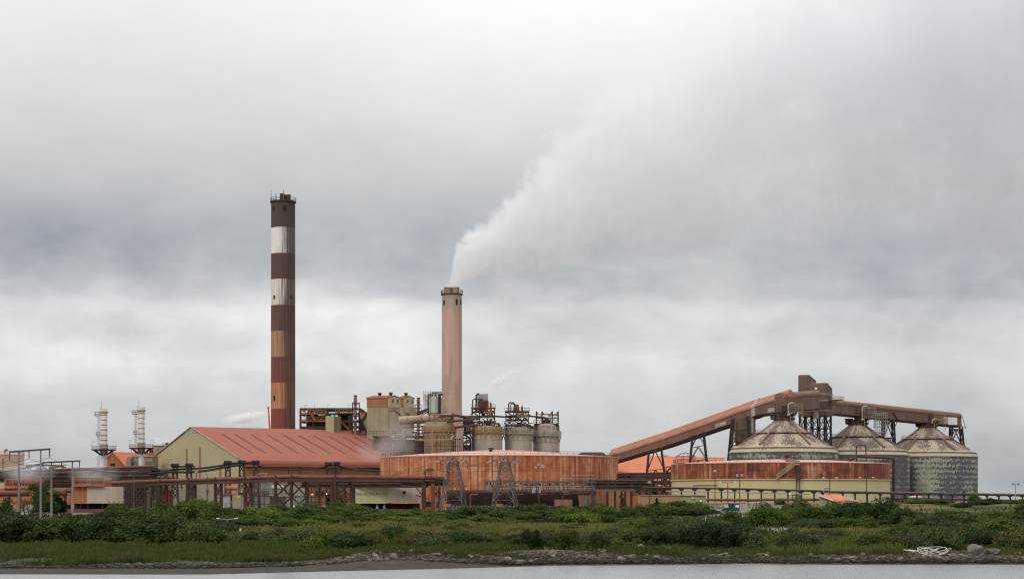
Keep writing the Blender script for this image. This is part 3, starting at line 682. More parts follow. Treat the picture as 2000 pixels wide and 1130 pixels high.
def tree(name, label, px, base_D, top, wpx, seed, mat, conifer=False):
    x = PX(px, base_D); zb = hgt(x, base_D); H = PZ(top, base_D)-zb; w = M_(wpx, base_D)
    t = thing(name, label, 'tree', (x, base_D, zb)); rng = random.Random(seed)
    mb = MB(); mb.tube((x, base_D, zb-.3), (x+.2, base_D, zb+H*.8), w*.035, 8, w*.008)
    for i in range(9):
        a = rng.uniform(0, 2*PI); z0 = zb+H*rng.uniform(.18, .6); q = w*rng.uniform(.25, .42)
        mb.tube((x, base_D, z0), (x+q*math.cos(a), base_D+q*math.sin(a), z0+H*rng.uniform(.1, .3)), w*.014, 5, w*.004)
    mb.build('trunk', MAT['bark'], t)
    m2 = MB(); lobes = []
    for i in range(34 if not conifer else 30):
        h = rng.uniform(.12, .93) if not conifer else (i+.5)/30
        env = (1-h)*1.0+.04 if conifer else math.sqrt(max(.04, 1-((h-.42)/.58)**2))
        a = rng.uniform(0, 2*PI); q = math.sqrt(rng.random())*.42*env if not conifer else rng.uniform(.1, .5)*env
        r = w*rng.uniform(.09, .17)*(1 if not conifer else env*1.3+.25)
        lobes.append(((q*w*math.cos(a)*1., q*w*math.sin(a), h*H), (r, r, r*.8)))
    leaf_faces(m2, rng, lobes, 9000 if not conifer else 3000, .32 if not conifer else .22)
    m2.v = [(v[0]+x, v[1]+base_D, v[2]+zb) for v in m2.v]
    m2.build('crown', mat, t)
tree('broadleaf_tree', 'dark broadleaf tree standing behind the concrete poles', 78, 470, 946, 92, 5, MAT['leaf_dark'])
tree('broadleaf_tree', 'smaller dark tree against the orange cooling house wall', 112, 476, 966, 44, 8, MAT['leaf_dark'])
tree('young_fir', 'small dark fir tree in front of the rusty tank edge', 1215, 482, 957, 28, 3, MAT['leaf_dark'], True)
tree('young_fir', 'smaller dark fir in front of the two tone low shed', 1283, 462, 972, 26, 4, MAT['leaf_dark'], True)

MAT['weeds'] = m_leaf('bank_weeds', (.024,.038,.010), (.042,.060,.014), (.085,.082,.028))
# ---------------------------------------------------------------- grass
def grass(name, label, px0, px1, n, Dfun, h0, h1, mat, seed):
    rng = random.Random(seed); mb = MB()
    for _ in range(n):
        px = rng.uniform(px0, px1); D = Dfun(px, rng); x = PX(px, D)
        if mnoise.noise(Vector((x*.09, D*.07, seed)))+.38 < rng.random()*.7: continue
        z = hgt(x, D)-.03; h = rng.uniform(h0, h1)*(1+.9*mnoise.noise(Vector((x*.25, D*.25, seed+3)))); a = rng.uniform(0, PI); w = rng.uniform(.06, .17)
        dx, dy = math.cos(a)*w, math.sin(a)*w; lx, ly = rng.gauss(.08, .16)*h, rng.gauss(0, .16)*h
        mb.poly((x-dx, D-dy, z), (x+dx, D+dy, z), (x+lx+dx*.3, D+ly, z+h), (x+lx-dx*.3, D+ly, z+h))
    o = mb.build(name, mat); tag(o, label, None, None, 'stuff')
grass('marsh_grass', 'green marsh grass along the muddy shore', -40, 640, 60000, lambda px, r: shore(px)+interp(px, [(-40,18),(130,17),(240,21),(640,20)])+r.random()**1.2*interp(px, [(0,55),(640,60)]), .45, 1.0, MAT['grass'], 1)
grass('marsh_grass', 'green grass on the low bank beside the boulders', 1500, 1765, 14000, lambda px, r: r.uniform(268, 292), .5, 1.1, MAT['grass'], 6)
grass('dry_grass', 'dry golden grass strip behind the shore bank', 470, 1240, 42000, lambda px, r: r.uniform(296, 376), .35, .75, MAT['straw'], 2)
grass('dry_grass', 'dry golden grass below the big dark bush', 1540, 1740, 14000, lambda px, r: r.uniform(292, 345), .35, .75, MAT['straw'], 3)
grass('rough_grass', 'rough green grass among the shrubs', -40, 2040, 50000, lambda px, r: r.uniform(shore(px)+interp(px, [(560,60),(760,24)]), 480), .3, .8, MAT['weeds'], 4)

grass('bank_grass', 'green grass and weeds covering the bank above the boulders', 600, 2040, 80000, lambda px, r: shore(px)+interp(px, [(600,20),(1000,10),(2040,9)])+r.random()**1.3*38, .25, .85, MAT['weeds'], 11)
grass('shore_weeds', 'low green weeds between the shore stones', 700, 1600, 40000, lambda px, r: shore(px)+interp(px, [(700,14),(1000,6.0),(1580,4.5)])+abs(r.gauss(0,2.6)), .12, .34, MAT['leaf_bramble'], 12)
# ---------------------------------------------------------------- rocks
def rock_mesh(seed):
    import bmesh
    bm = bmesh.new(); bmesh.ops.create_icosphere(bm, subdivisions=3, radius=1); rng = random.Random(seed)
    cuts = [(Vector((rng.gauss(0,1), rng.gauss(0,1), rng.gauss(0,1))).normalized(), rng.uniform(.45, .85)) for _ in range(11)]
    for v in bm.verts:
        for n, d in cuts:
            k = v.co.dot(n)
            if k > d: v.co -= n*(k-d)*.93
        v.co += v.co.normalized()*mnoise.noise(v.co*2+Vector((seed,0,0)))*.10
        v.co.z *= .62
    me = bpy.data.meshes.new('boulder'); bm.to_mesh(me); bm.free(); me.materials.append(MAT['rock']); return me
ROCKS = [rock_mesh(i*5+1) for i in range(9)]
def rock(px, D, s, label, group=None, sq=1.):
    o = bpy.data.objects.new('boulder', VR.choice(ROCKS)); C.objects.link(o); x = PX(px, D)
    o.location = (x, D, max(0, hgt(x, D))+s*.26); o.rotation_euler = (VR.gauss(0,.25), VR.gauss(0,.25), VR.uniform(0, 6.3)); o.scale = (s*VR.uniform(.9,1.4), s, s*sq)
    tag(o, label, 'rock', group)
rock(1903, 271, 1.45, 'large pale flat topped boulder beside the hose coils', sq=.8)
rock(1936, 268, 1.2, 'long brown slab boulder past the pale flat topped one')
rock(1790, 268, 1.0, 'brown boulder on the near side of the hose coils')
rock(1248, 272, 1.0, 'upright leaning boulder below the white signs', sq=1.3)
rock(1300, 271, .95, 'sharp upright boulder below the bramble bank', sq=1.35)
rock(1218, 273, .75, 'brown rounded boulder at the end of the grassy gap', sq=.9)
cl = [0, 0]
for i in range(285):
    if i % 7 == 0: cl = [VR.uniform(610, 1560) if i < 165 else VR.uniform(1480, 2030), VR.uniform(5, 15)]
    if i < 165: px = cl[0]+VR.gauss(0, 13); d = max(4, cl[1]+VR.gauss(0, 2.2)); lab, grp = 'broken grey boulder in the rock bank along the middle of the shore', 'boulders along the shore'
    else: px = cl[0]+VR.gauss(0, 12); d = max(3, cl[1]*.8+VR.gauss(0, 2.2)); lab, grp = 'broken dark boulder in the rock bank near the hoses', 'boulders near the hoses'
    if px < 980: d += 6
    rock(px, shore(px)+d, VR.choice([.2,.25,.3,.35,.4,.5,.65]), lab, grp)
def rubble(name, label, px0, px1, n, d0, d1, s0, s1):
    rng = random.Random(px0); mb = MB()
    for _ in range(n):
        px = rng.uniform(px0, px1); D = shore(px)+rng.uniform(d0, d1)+(max(0, min(8, (1000-px)/30)) if px0 > 500 else 0); x = PX(px, D); z = max(0, hgt(x, D)); s = rng.uniform(s0, s1)
        q = [Vector((rng.uniform(.6,1)*s*a, rng.uniform(.6,1)*s*b, rng.uniform(.4,.8)*s*c)) for c in (-.4, 1) for a, b in ((-1,-1),(1,-1),(1,1),(-1,1))]
        mb.hexa([v+Vector((x, D, z)) for v in q[:4]], [v+Vector((x, D, z)) for v in q[4:]])
    tag(mb.build(name, MAT['rock'], ), label, None, None, 'stuff')
rubble('rubble', 'small broken stones between the boulders of the shore', 640, 2040, 11000, 2.6, 15, .06, .40)
rubble('rubble', 'dark stones along the edge of the marsh grass', -40, 660, 3200, 14, 22, .07, .26)
rubble('rubble', 'pale stones in a short line beside the marsh grass', 130, 200, 160, 24, 28, .12, .30)
# discarded hoses
def hose(px, py, n, r, label, seed, D=267.):
    rng = random.Random(seed); pts = []; c = P(px, py, D); a = rng.uniform(0, 6.28)
    for i in range(n*14):
        a += 2*PI/14*rng.uniform(.8, 1.2); rr = r*(1+.35*math.sin(i*.21+seed)+rng.gauss(0,.02))
        x = c.x+rr*math.cos(a)+.5*math.sin(i*.05+seed); y = D+rr*.8*math.sin(a)
        pts.append((x, y, hgt(x, y)+.7+.4*math.sin(a*1.3+seed)))
    mb = MB(); mb.path(pts, .04, 6); tag(mb.build('hose', MAT['hose'], smooth=True), label, 'hose')
MAT['hose'] = m_plain('bleached_hose', (.52,.50,.46), .6, .3, 3.)
hose(1823, 1077, 3, 1.75, 'large tangle of bleached hose coiled on the boulders', 3)
hose(1842, 1080, 2, 1.1, 'tighter coil of bleached hose lying over the large tangle', 5)
hose(1797, 1074, 2, .8, 'small loop of bleached hose trailing off the tangle', 8)
for px, s, lab in ((1762, 2, 'short length of bleached hose curled near the marsh grass'), (1775, 9, 'bent hose end lying nearer the water than the coils')):
    rng = random.Random(s); q = P(px, 1072, 269); pts = [(q.x+i*.35, 269+math.sin(i*.6+s)*.7-i*.12, hgt(q.x+i*.35, 269+math.sin(i*.6+s)*.7-i*.12)+.55) for i in range(8)]
    mb = MB(); mb.path(pts, .07, 6); tag(mb.build('hose', MAT['hose'], smooth=True), lab, 'hose')
# ---------------------------------------------------------------- chimneys
def chimney(name, label, px, half, top, D, mat, flues, holes, zg=5.):
    x = PX(px, D); r = M_(half, D); zt = PZ(top, D)
    t = thing(name, label, 'chimney', (x, D, zg))
    one(lambda m: m.lathe((x, D), [(r*1.0, zg), (r*.995, zg+(zt-zg)*.5), (r*.985, zt-2), (r*.985, zt)], 64), 'shaft', mat, t, True)
    one(lambda m: m.lathe((x, D), [(r*.99, zt-.7), (r*1.08, zt-.6), (r*1.08, zt-.25), (r*.99, zt-.15)], 48), 'platform', MAT['dark_steel'], t)
    one(lambda m: m.ring_rail((x, D), r*1.06, zt-.3, 1.5, 22, .07), 'guard_rail', MAT['dark_steel'], t)
    for dx, dy, fr, fh in flues:
        one(lambda m: m.lathe((x+dx*r, D+dy*r), [(fr*r, zt-.1), (fr*r, zt+fh-.3), (fr*r*1.1, zt+fh-.3), (fr*r*1.1, zt+fh), (fr*r*.85, zt+fh), (fr*r*.85, zt+fh-.6)], 20), 'flue', MAT['brown_steel'] if mat is MAT['chimney'] else MAT['duct'], t, True)
    for a, py, w, h in holes:
        z = PZ(py, D); aa = rad(a); dx, dy = math.sin(aa), -math.cos(aa)
        q = Vector((x+dx*r*.985, D+dy*r*.985, z)); s = Vector((dy, -dx, 0)); nrm = Vector((dx, dy, 0)); 
        def f(m):
            b = [q+s*(-w/2)+nrm*-.3+Vector((0,0,-h/2)), q+s*(w/2)+nrm*-.3+Vector((0,0,-h/2)), q+s*(w/2)+nrm*.12+Vector((0,0,-h/2)), q+s*(-w/2)+nrm*.12+Vector((0,0,-h/2))]
            m.hexa(b, [v+Vector((0,0,h)) for v in b])
        one(f, 'opening', MAT['dark'], t)
    return t, x, r, zt
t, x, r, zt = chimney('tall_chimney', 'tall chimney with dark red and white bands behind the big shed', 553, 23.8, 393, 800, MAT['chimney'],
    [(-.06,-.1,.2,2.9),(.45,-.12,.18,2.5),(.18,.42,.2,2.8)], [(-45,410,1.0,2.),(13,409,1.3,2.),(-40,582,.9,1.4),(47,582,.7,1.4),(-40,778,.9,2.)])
def f(m):
    m.beam((x-r*.95, 800, zt), (x-r*.95, 800, zt+4), .14); m.beam((x+.4, 800-r*.3, zt), (x+.4, 800-r*.3, zt+4.2), .3); m.beam((x-.5*r, 800-.8*r, zt), (x-.5*r, 800-.8*r, zt+2.6), .25)
one(f, 'lightning_rod', MAT['concrete'], t)
chimney('short_chimney', 'pinkish dusty chimney with smoke pouring from its flues', 882.5, 19.8, 573, 780, MAT['chimney2'],
    [(-.42,-.1,.34,2.3),(.40,-.1,.34,2.3),(0,.42,.34,2.6)], [(-48,592,.8,1.8),(30,591,.8,2.2),(62,591,.6,2.)])

# ---------------------------------------------------------------- the big shed
def shed():
    ang = math.atan2(.547, .8375); D0 = 680.; o = (PX(475, D0), D0)
    fr = Fr(o, ang); W, Ln = 84.8, 69.5; zg = 5.; ze = PZ(897.5, D0); zr = 34.9
    t = thing('storage_shed', 'big storage shed with dusty orange roof and olive gable', 'shed', (o[0], o[1], zg))
    zs = 14.6
    # gable wall: brown lower part, olive upper part
    def gable(a):
        cut = W*.5; c = 9.8
        return [fr.p(a,0,zs), fr.p(a,0,ze), fr.p(a,cut-7,zr-2.5), fr.p(a,cut+7,zr-2.5), fr.p(a,W,ze), fr.p(a,W,zs)]
    one(lambda m: m.prism(gable(0), fr.u*.5), 'gable_cladding', MAT['olive'], t)
    one(lambda m: m.prism([fr.p(-.06,W/2-7,zr-2.45), fr.p(-.06,W/2,zr-.2), fr.p(-.06,W/2+7,zr-2.45)], fr.u*.6), 'gable_vent', m_plain('pale_vent_panel', (.30,.31,.24), .7), t)
    one(lambda m: fr.box(m, .03, .5, 0, W, zg-1, zs-.01), 'lower_wall', MAT['taupe'], t)
    one(lambda m: fr.box(m, .55, Ln, .2, .8, zg-1, ze), 'side_wall', MAT['rust_wall'], t)
    one(lambda m: fr.box(m, .55, Ln, W-.8, W-.2, zg-1, ze), 'side_wall', MAT['rust_wall'], t)
    one(lambda m: m.prism([fr.p(Ln,0,zg-1), fr.p(Ln,0,ze), fr.p(Ln,W/2,zr-.3), fr.p(Ln,W,ze), fr.p(Ln,W,zg-1)], fr.u*.5), 'end_wall', MAT['olive'], t)
    # roof: two thick slopes, the eave edge rolled over
    n = Vector((0,0,1)); th = .22
    def slope(b0, z0, b1, z1):
        def f(m):
            pts = [(b0, z0), (b1, z1)]
            e = 1 if b0 < b1 else -1
            prof = [(b0-1.1*e, z0-2.2), (b0-1.15*e, z0-1.2), (b0-.8*e, z0-.35), (b0, z0+.15), (b1, z1), (b1, z1-th), (b0+.3*e, z0-.4), (b0-.35*e, z0-.8), (b0-.7*e, z0-1.4), (b0-.7*e, z0-2.2)]
            m.prism([fr.p(-.2, b, z) for b, z in prof], fr.u*(Ln+1.0))
        return f
    rf = one(slope(0, ze, W/2, zr), 'roof', MAT['orange_roof'], t)
    one(slope(W, ze, W/2, zr), 'roof', MAT['orange_roof'], t)
    # vent slots running down the slope
    nrm = (fr.w*-(zr-ze)+Vector((0,0,W/2))).normalized()
    for i, a in enumerate([7.5, 12.5, 19, 25.5, 32, 38.2, 44.2, 50.2, 55.8, 60.6, 65.2]):
        def f(m):
            q = [fr.p(a-.48, lerp(0,W/2,s), lerp(ze,zr,s)) for s in (.20, .78)]
            e = fr.u*.96
            b = [q[0]+nrm*-.05, q[0]+e+nrm*-.05, q[1]+e+nrm*-.05, q[1]+nrm*-.05]
            m.hexa(b, [v+nrm*.17 for v in b])
        one(f, 'roof_slot', MAT['roof_slot'], rf)
    # trim along the near gable verge
    one(lambda m: (m.beam(fr.p(-.3,-.6,ze-.25), fr.p(-.3,W/2,zr-.1), .25), m.beam(fr.p(-.3,W+.6,ze-.25), fr.p(-.3,W/2+.3,zr-.1), .25)), 'verge_trim', MAT['patch'], t)
    # brown translucent strips of the gable: distance along the gable from the near corner, rows top and bottom
    for b, z0, z1 in ((18.2,14.7,20.6),(35.0,15,27.2),(46.5,15,27.2),(64.5,14.7,20.4)):
        one(lambda m: fr.box(m, -.08, .1, b-.75, b+.75, z0, z1), 'wall_strip', MAT['rust_wall'], t)
    dr = one(lambda m: fr.box(m, -.12, .2, 60.5, 69.5, zg-.2, zg+6.8), 'door', MAT['red'], t)
    one(lambda m: (fr.box(m, -.3, .3, 60.0, 60.5, zg-.2, zg+7.1), fr.box(m, -.3, .3, 69.5, 70., zg-.2, zg+7.1), fr.box(m, -.31, .3, 60.0, 70., zg+6.85, zg+7.3)), 'frame', MAT['brown_steel'], dr)
    w = one(lambda m: fr.box(m, -.1, .2, 56.2, 59, zg+5.0, zg+7.8), 'window', MAT['olive'], t)
    for b in (78, 28):
        one(lambda m: (fr.box(m, -.8, 0, b, b+.9, zg+7, zg+7.8), fr.box(m, -1.4, -.8, b-.2, b+1.1, zg+6.6, zg+7.4)), 'wall_lamp', MAT['galv'], t)
    one(lambda m: fr.box(m, -.12, .0, 0, W, zs-.1, zs+.22), 'ledge_trim', MAT['patch'], t)
    # corner annexe beside the gable
    one(lambda m: fr.box(m, -6, 0, W-6.5, W+.0, zg-1, zs-.6), 'annexe', MAT['taupe'], t)
    # ribs down the long wall
    for a in (17, 21.5, 36, 52):
        one(lambda m: fr.box(m, a, a+.22, .06, .2, zg, ze-.6), 'downpipe', MAT['brown_steel'], t)
    one(lambda m: fr.box(m, 17.5, 18.4, -.5, .2, ze-1.6, ze-.9), 'flood_lamp', MAT['white'], t)
    def fence(m):
        m.rail([fr.p(Ln+.2, 12+i*4, lerp(ze, zr, (12+i*4)*2/W)+.2) for i in range(8)], 1.1, 4, .05)
    one(fence, 'guard_rail', MAT['brown_steel'], t)
shed()

# ---------------------------------------------------------------- tanks
def big_tank():
    D, px = 650., 975.; x = PX(px, D); r = 38.5; zg, zt = 4.6, PZ(894.5, D)
    t = thing('rust_tank', 'huge rust streaked tank with pink roof behind the pylons', 'tank', (x, D, zg))
    one(lambda m: m.lathe((x, D), [(r, zg), (r, zt)], 128), 'wall', MAT['bigtank'], t, True)
    one(lambda m: m.lathe((x, D), [(r*1.004, zt-.02), (r*1.004, zt+.25), (r*.99, zt+.3), (r*.6, zt+1.5), (r*.2, zt+2.45), (.4, zt+2.7)], 128), 'roof', MAT['pink_roof'], t, True)
    one(lambda m: m.ring_rail((x, D), r*.99, zt+.28, 1.15, 96, .045), 'guard_rail', MAT['dark_steel'], t)
    one(lambda m: (m.lathe((x-2.5, D-20), [(.55, zt+1.3), (.55, zt+2.4), (.8, zt+2.4), (.8, zt+2.9), (.2, zt+2.95)], 12)), 'roof_vent', MAT['brown_steel'], t)
    def box(m): m.prism([(x+24, D-24, zt+.4), (x+34, D-17, zt+.2), (x+32.5, D-17, zt+1.5), (x+26, D-22, zt+1.4)], (.6, 2, 0))
    one(box, 'hatch', MAT['brown_steel'], t)
    def pipe(m):
        a = -PI/2-.62
        q = [(x+(r+.4)*math.cos(a), D+(r+.4)*math.sin(a), z) for z in (14., 17., 18.)]
        b = (x+(r+.4)*math.cos(a+.08), D+(r+.4)*math.sin(a+.08), 18.2); m.path(q+[b], .16, 6)
    one(pipe, 'wall_pipe', MAT['brown_steel'], t)
    for a, z, w in ((.32, 19.2, .7), (.36, 18.4, 1.1), (.30, 18.2, .8), (-.28, 20.4, .7), (.62, 15., .5), (.055, 18.6, 1.)):
        aa = -PI/2+a; q = Vector((x+r*math.cos(aa), D+r*math.sin(aa), z)); s = Vector((-math.sin(aa), math.cos(aa), 0)); nn = Vector((math.cos(aa), math.sin(aa), 0))
        def f(m):
            b = [q-s*w/2-nn*.1, q+s*w/2-nn*.1, q+s*w/2+nn*.07, q-s*w/2+nn*.07]; m.hexa(b, [v+Vector((0,0,w)) for v in b])
        one(f, 'patch_plate', MAT['tank_grey'], t)
big_tank()
def second_tank():
    D, px = 560., 1523.5; x = PX(px, D); r = 30.2; zg = 7.6; zt = PZ(907, D); zm = PZ(937.5, D)
    t = thing('two_tone_tank', 'wide tank, rusty above and khaki below, in front of the silos', 'tank', (x, D, zg))
    one(lambda m: m.lathe((x, D), [(r, zg), (r, zm)], 128), 'lower_wall', MAT['band'], t, True)
    one(lambda m: m.lathe((x, D), [(r*1.003, zm+.01), (r*1.003, zt)], 128), 'upper_wall', MAT['bigtank_top'], t, True)
    one(lambda m: m.lathe((x, D), [(r*1.012, zm-.12), (r*1.012, zm+.12)], 96), 'ledge', MAT['band'], t)
    one(lambda m: m.lathe((x, D), [(r*1.006, zt-.02), (r*1.006, zt+.22), (r*.98, zt+.3), (r*.5, zt+1.1), (.4, zt+1.6)], 128), 'roof', MAT['pink_roof'], t, True)
    one(lambda m: m.prism([(x-2.2, D-r*.97, zt+.34), (x+1.4, D-r*.97, zt+.34), (x+2.6, D-.5, zt+1.75), (x+.2, D-.5, zt+1.75)], (0, 0, .12)), 'roof_stripe', MAT['red_pipe'], t)
    one(lambda m: m.ring_rail((x, D), r*.985, zt+.27, 1.1, 84, .04), 'guard_rail', MAT['dark_steel'], t)
    one(lambda m: m.lathe((x+1, D-6), [(.5, zt+1.3), (.5, zt+2.2), (.8, zt+2.2), (.7, zt+2.6), (.1, zt+2.7)], 12), 'roof_vent', MAT['brown_steel'], t)
    def stair(m):      # winds round the wall; two handrails and a stringer
        pts = []
        for i in range(13):
            a = -PI/2+lerp(-.165, .030, i/12); z = lerp(zm, zt-.5, min(1, i/10.)); pts.append(Vector((x+(r+.75)*math.cos(a), D+(r+.75)*math.sin(a), z)))
        m.path(pts, .16, 5); m.path([p+Vector((0,0,1.05)) for p in pts], .1, 5); m.path([p+Vector((0,0,.5)) for p in pts], .07, 5)
        for p in pts: m.beam(p, p+Vector((0,0,1.05)), .12)
    one(stair, 'stair', MAT['tank_olive'], t)
    def dome(m):       # cage on the rim at the left edge
        c = Vector((x-r*.90, D-r*.33, zt+.2)); n = 10
        for k in (0, 1.0, 1.9): m.path([c+Vector((2.8*math.cos(2*PI*i/n), 2.8*math.sin(2*PI*i/n), k)) for i in range(n+1)], .05, 4)
        for i in range(n): q = Vector((2.8*math.cos(2*PI*i/n), 2.8*math.sin(2*PI*i/n), 0)); m.path([c+q, c+q+Vector((0,0,1.9)), c+q*.5+Vector((0,0,2.7)), c+Vector((0,0,3.0))], .045, 4)
    one(dome, 'cage', MAT['brown_steel'], t)
    # overflow pipe climbing over the rim and down the right side
    def pipe(m):
        def q(a, k, z): return Vector((x+(r+k)*math.cos(a), D+(r+k)*math.sin(a), z))
        m.path([q(-.88, -5, zt+.6), q(-.85, -3, zt+1.9), q(-.62, 0, zt+1.7), q(-.3, .8, zt+1.6), q(-.14, 1.0, zt+1.3), q(-.12, 1.0, zt-1), q(-.12, 1.0, zg+1.2), q(-.05, 3, zg+.6)], .36, 8)
        for a in (-.55, -.42, -.3): m.beam(q(a, -.3, zt), q(a, .3, zt+1.7), .16)
    one(pipe, 'overflow_pipe', MAT['brown_steel'], t, True)
    def loop(m):
        def q(a, k, z): return Vector((x+(r+k)*math.cos(a), D+(r+k)*math.sin(a), z))
        m.path([q(-.86, -3, zt+.4), q(-.86, -3, zt+4.6), q(-.80, -3, zt+5), q(-.70, -3, zt+4.8), q(-.69, -3, zt+1)], .17, 6)
    one(loop, 'vent_loop', MAT['dark_steel'], t, True)
    def lad(m):
        a = -PI/2-.0+.02; 
        for da in (-.012, .012): m.beam((x+(r+.5)*math.cos(a+da), D+(r+.5)*math.sin(a+da), zg), (x+(r+.5)*math.cos(a+da), D+(r+.5)*math.sin(a+da), zm+3.6), .2)
        m.bx(x+.1, x+1.3, D-r-1.1, D-r-.4, zm, zm+3.4)
    one(lad, 'ladder', MAT['dark_steel'], t)
second_tank()

# ---------------------------------------------------------------- silos
def silo(px, D, off, amount, label, hd=-.4):
    x = PX(px, D); zg = 7.6; ze = 24.5; r = 18.1
    t = thing('flaking_silo', label, 'silo', (x, D, zg), 'flaking silos under the conveyor')
    one(lambda m: m.lathe((x, D), [(r, zg), (r, ze)], 96), 'wall', m_silo('flaking_silo_wall', True, off, min(amount, .56)), t, True)
    rf = one(lambda m: m.lathe((x, D), [(r*1.01, ze-.12), (r*1.012, ze+.12), (r*.95, ze+1.3), (8.7, 30.9), (8.3, 31.3), (3.4, 35.1), (3.3, 35.6), (.3, 35.8)], 96), 'roof', m_silo('flaking_silo_roof', False, off, amount), t, True)
    one(lambda m: m.lathe((x, D), [(r*.965, ze+1.15), (r*.972, ze+1.5), (r*.955, ze+1.65), (r*.94, ze+1.5)], 72), 'walkway', MAT['stack_brown'], rf)
    one(lambda m: m.lathe((x, D), [(8.7, 30.75), (9.4, 30.8), (9.4, 31.1), (8.2, 31.15)], 48), 'ring_walkway', MAT['brown_steel'], rf)
    one(lambda m: m.ring_rail((x, D), 9.3, 31.05, 1.15, 28, .05), 'guard_rail', MAT['tank_olive'], rf)
    one(lambda m: m.ring_rail((x, D), r*.985, ze+.3, 1.1, 5, .05, rad(-25), rad(12)), 'guard_rail', MAT['tank_olive'], rf)
    for a in (-128, -64, -22, 8, 190):
        aa = rad(a)
        def f(m):
            p0 = Vector((x+9.0*math.cos(aa), D+9.0*math.sin(aa), 31.1)); p1 = Vector((x+(r-2.6)*math.cos(aa), D+(r-2.6)*math.sin(aa), 27.0))
            m.beam(p0, p1, .7, .45)
        one(f, 'roof_rib', MAT['gallery'], rf)
    # head gear at the apex: ring of valves, feed chute, filter with bent pipe
    def gear(m):
        m.lathe((x, D), [(3.7, 35.5), (3.9, 35.6), (3.9, 36.0), (3.7, 36.05)], 24)
        m.ring_rail((x, D), 3.8, 36., 1.1, 14, .06)
        for i in range(9):
            a = i*2*PI/9+.3; m.bx(x+3*math.cos(a)-.4, x+3*math.cos(a)+.4, D+3*math.sin(a)-.4, D+3*math.sin(a)+.4, 36, 36.7+.9*((i*7) % 3)/2)
        for dx in (-4.2, -3.2): m.lathe((x+dx, D-1.5), [(.45, 35.6), (.45, 37.2), (.7, 37.2), (.7, 37.5), (.4, 37.6)], 8)
    one(gear, 'head_valve', MAT['brown_steel'], t)
    def chute(m):
        m.hexa([(x-1.4, D-1, 36), (x+.6, D-1, 36), (x+.6, D+1, 36), (x-1.4, D+1, 36)], [(x-.6, D-1.2, 40.2), (x+2.2, D-1.2, 40.2), (x+2.2, D+1.2, 40.2), (x-.6, D+1.2, 40.2)])
        m.beam((x-2.2, D-1.2, 36.1), (x+.5, D-1.2, 39.6), .5); m.beam((x-3, D-1.3, 38.2), (x-3, D-1.3, 41), .25); m.beam((x-3, D-1.3, 38.4), (x-1, D-1.3, 40.4), .22); m.beam((x+2.2, D-1.3, 36.1), (x+2.2, D-1.3, 40), .25)
    one(chute, 'feed_chute', MAT['dark_steel'], t)
    def filt(m):
        c = (x+3.2, D-3.6)
        m.lathe(c, [(.3, 36.9), (1.0, 38.0), (1.0, 40.6+hd), (.7, 40.9+hd), (.1, 41.0+hd)], 18)
    one(filt, 'filter', MAT['pylon'], t, True)
    def bent(m):
        c = Vector((x+1.1, D-3.6, 37.5)); m.path([c-Vector((0,0,.8)), c+Vector((0,0,3.0+hd)), c+Vector((.15,0,3.5+hd)), c+Vector((.6,0,3.85+hd)), c+Vector((1.6,0,3.9+hd))], .26, 8)
    one(bent, 'bent_pipe', MAT['patch'], t, True)
    def scaf(m):
        for zz in (37.4, 38.9, 40.2+hd): m.rail([(x+1.5, D-5.2, zz), (x+5.6, D-5.2, zz), (x+5.6, D-2.4, zz)], 1.0, 1.4, .05)
        for dx in (1.5, 5.6): 
            for dy in (-5.2, -2.4): m.beam((x+dx, D+dy, 34.0), (x+dx, D+dy, 41.3+hd), .12)
        m.beam((x+1.5, D-5.2, 36), (x+5.6, D-5.2, 37.7), .12); m.bx(x+1.4, x+5.7, D-5.2, D-2.4, 37.68, 37.76)
    one(scaf, 'access_frame', MAT['tank_olive'], t)
    return t, x
silo(1530.5, 672, 1.3, .50, 'nearest flaking silo with cream patched roof beside the transfer tower')
t, x = silo(1675, 712, 5.7, .72, 'middle flaking silo with mostly dark roof', .4)
def scaffold(name, label, x0, x1, y0, y1, z0, z1, nx, nz, mat, cat='scaffold', boards=True, w=.11):
    t = thing(name, label, cat, ((x0+x1)/2, y0, z0))
    def f(m):
        for y in (y0, y1):
            for i in range(nx+1): X = lerp(x0, x1, i/nx); m.beam((X, y, z0), (X, y, z1), w)
            for j in range(nz+1): z = lerp(z0, z1, j/nz); m.beam((x0-.2, y, z), (x1+.2, y, z), w*.9)
        for i in range(nx+1):
            for j in range(nz+1): X = lerp(x0, x1, i/nx); z = lerp(z0, z1, j/nz)+.07; m.beam((X, y0, z), (X, y1, z), w*.8)
    one(f, 'tube_frame', mat, t)
    if boards:
        for j in range(1, nz, 2): one(lambda m: m.bx(x0, x1, y0+.05, y1-.05, lerp(z0,z1,j/nz)+.12, lerp(z0,z1,j/nz)+.18), 'deck', MAT['patch'], t)
    return t
scaffold('scaffold', 'scaffold of thin tubes beside the top of the middle silo', x+5.2, x+9.4, 706, 709, 31.5, 39.4, 6, 8, MAT['galv'], w=.09)
silo(1811, 736, 9.1, .44, 'farthest flaking silo with cream streaked roof under the gallery end', -3.)

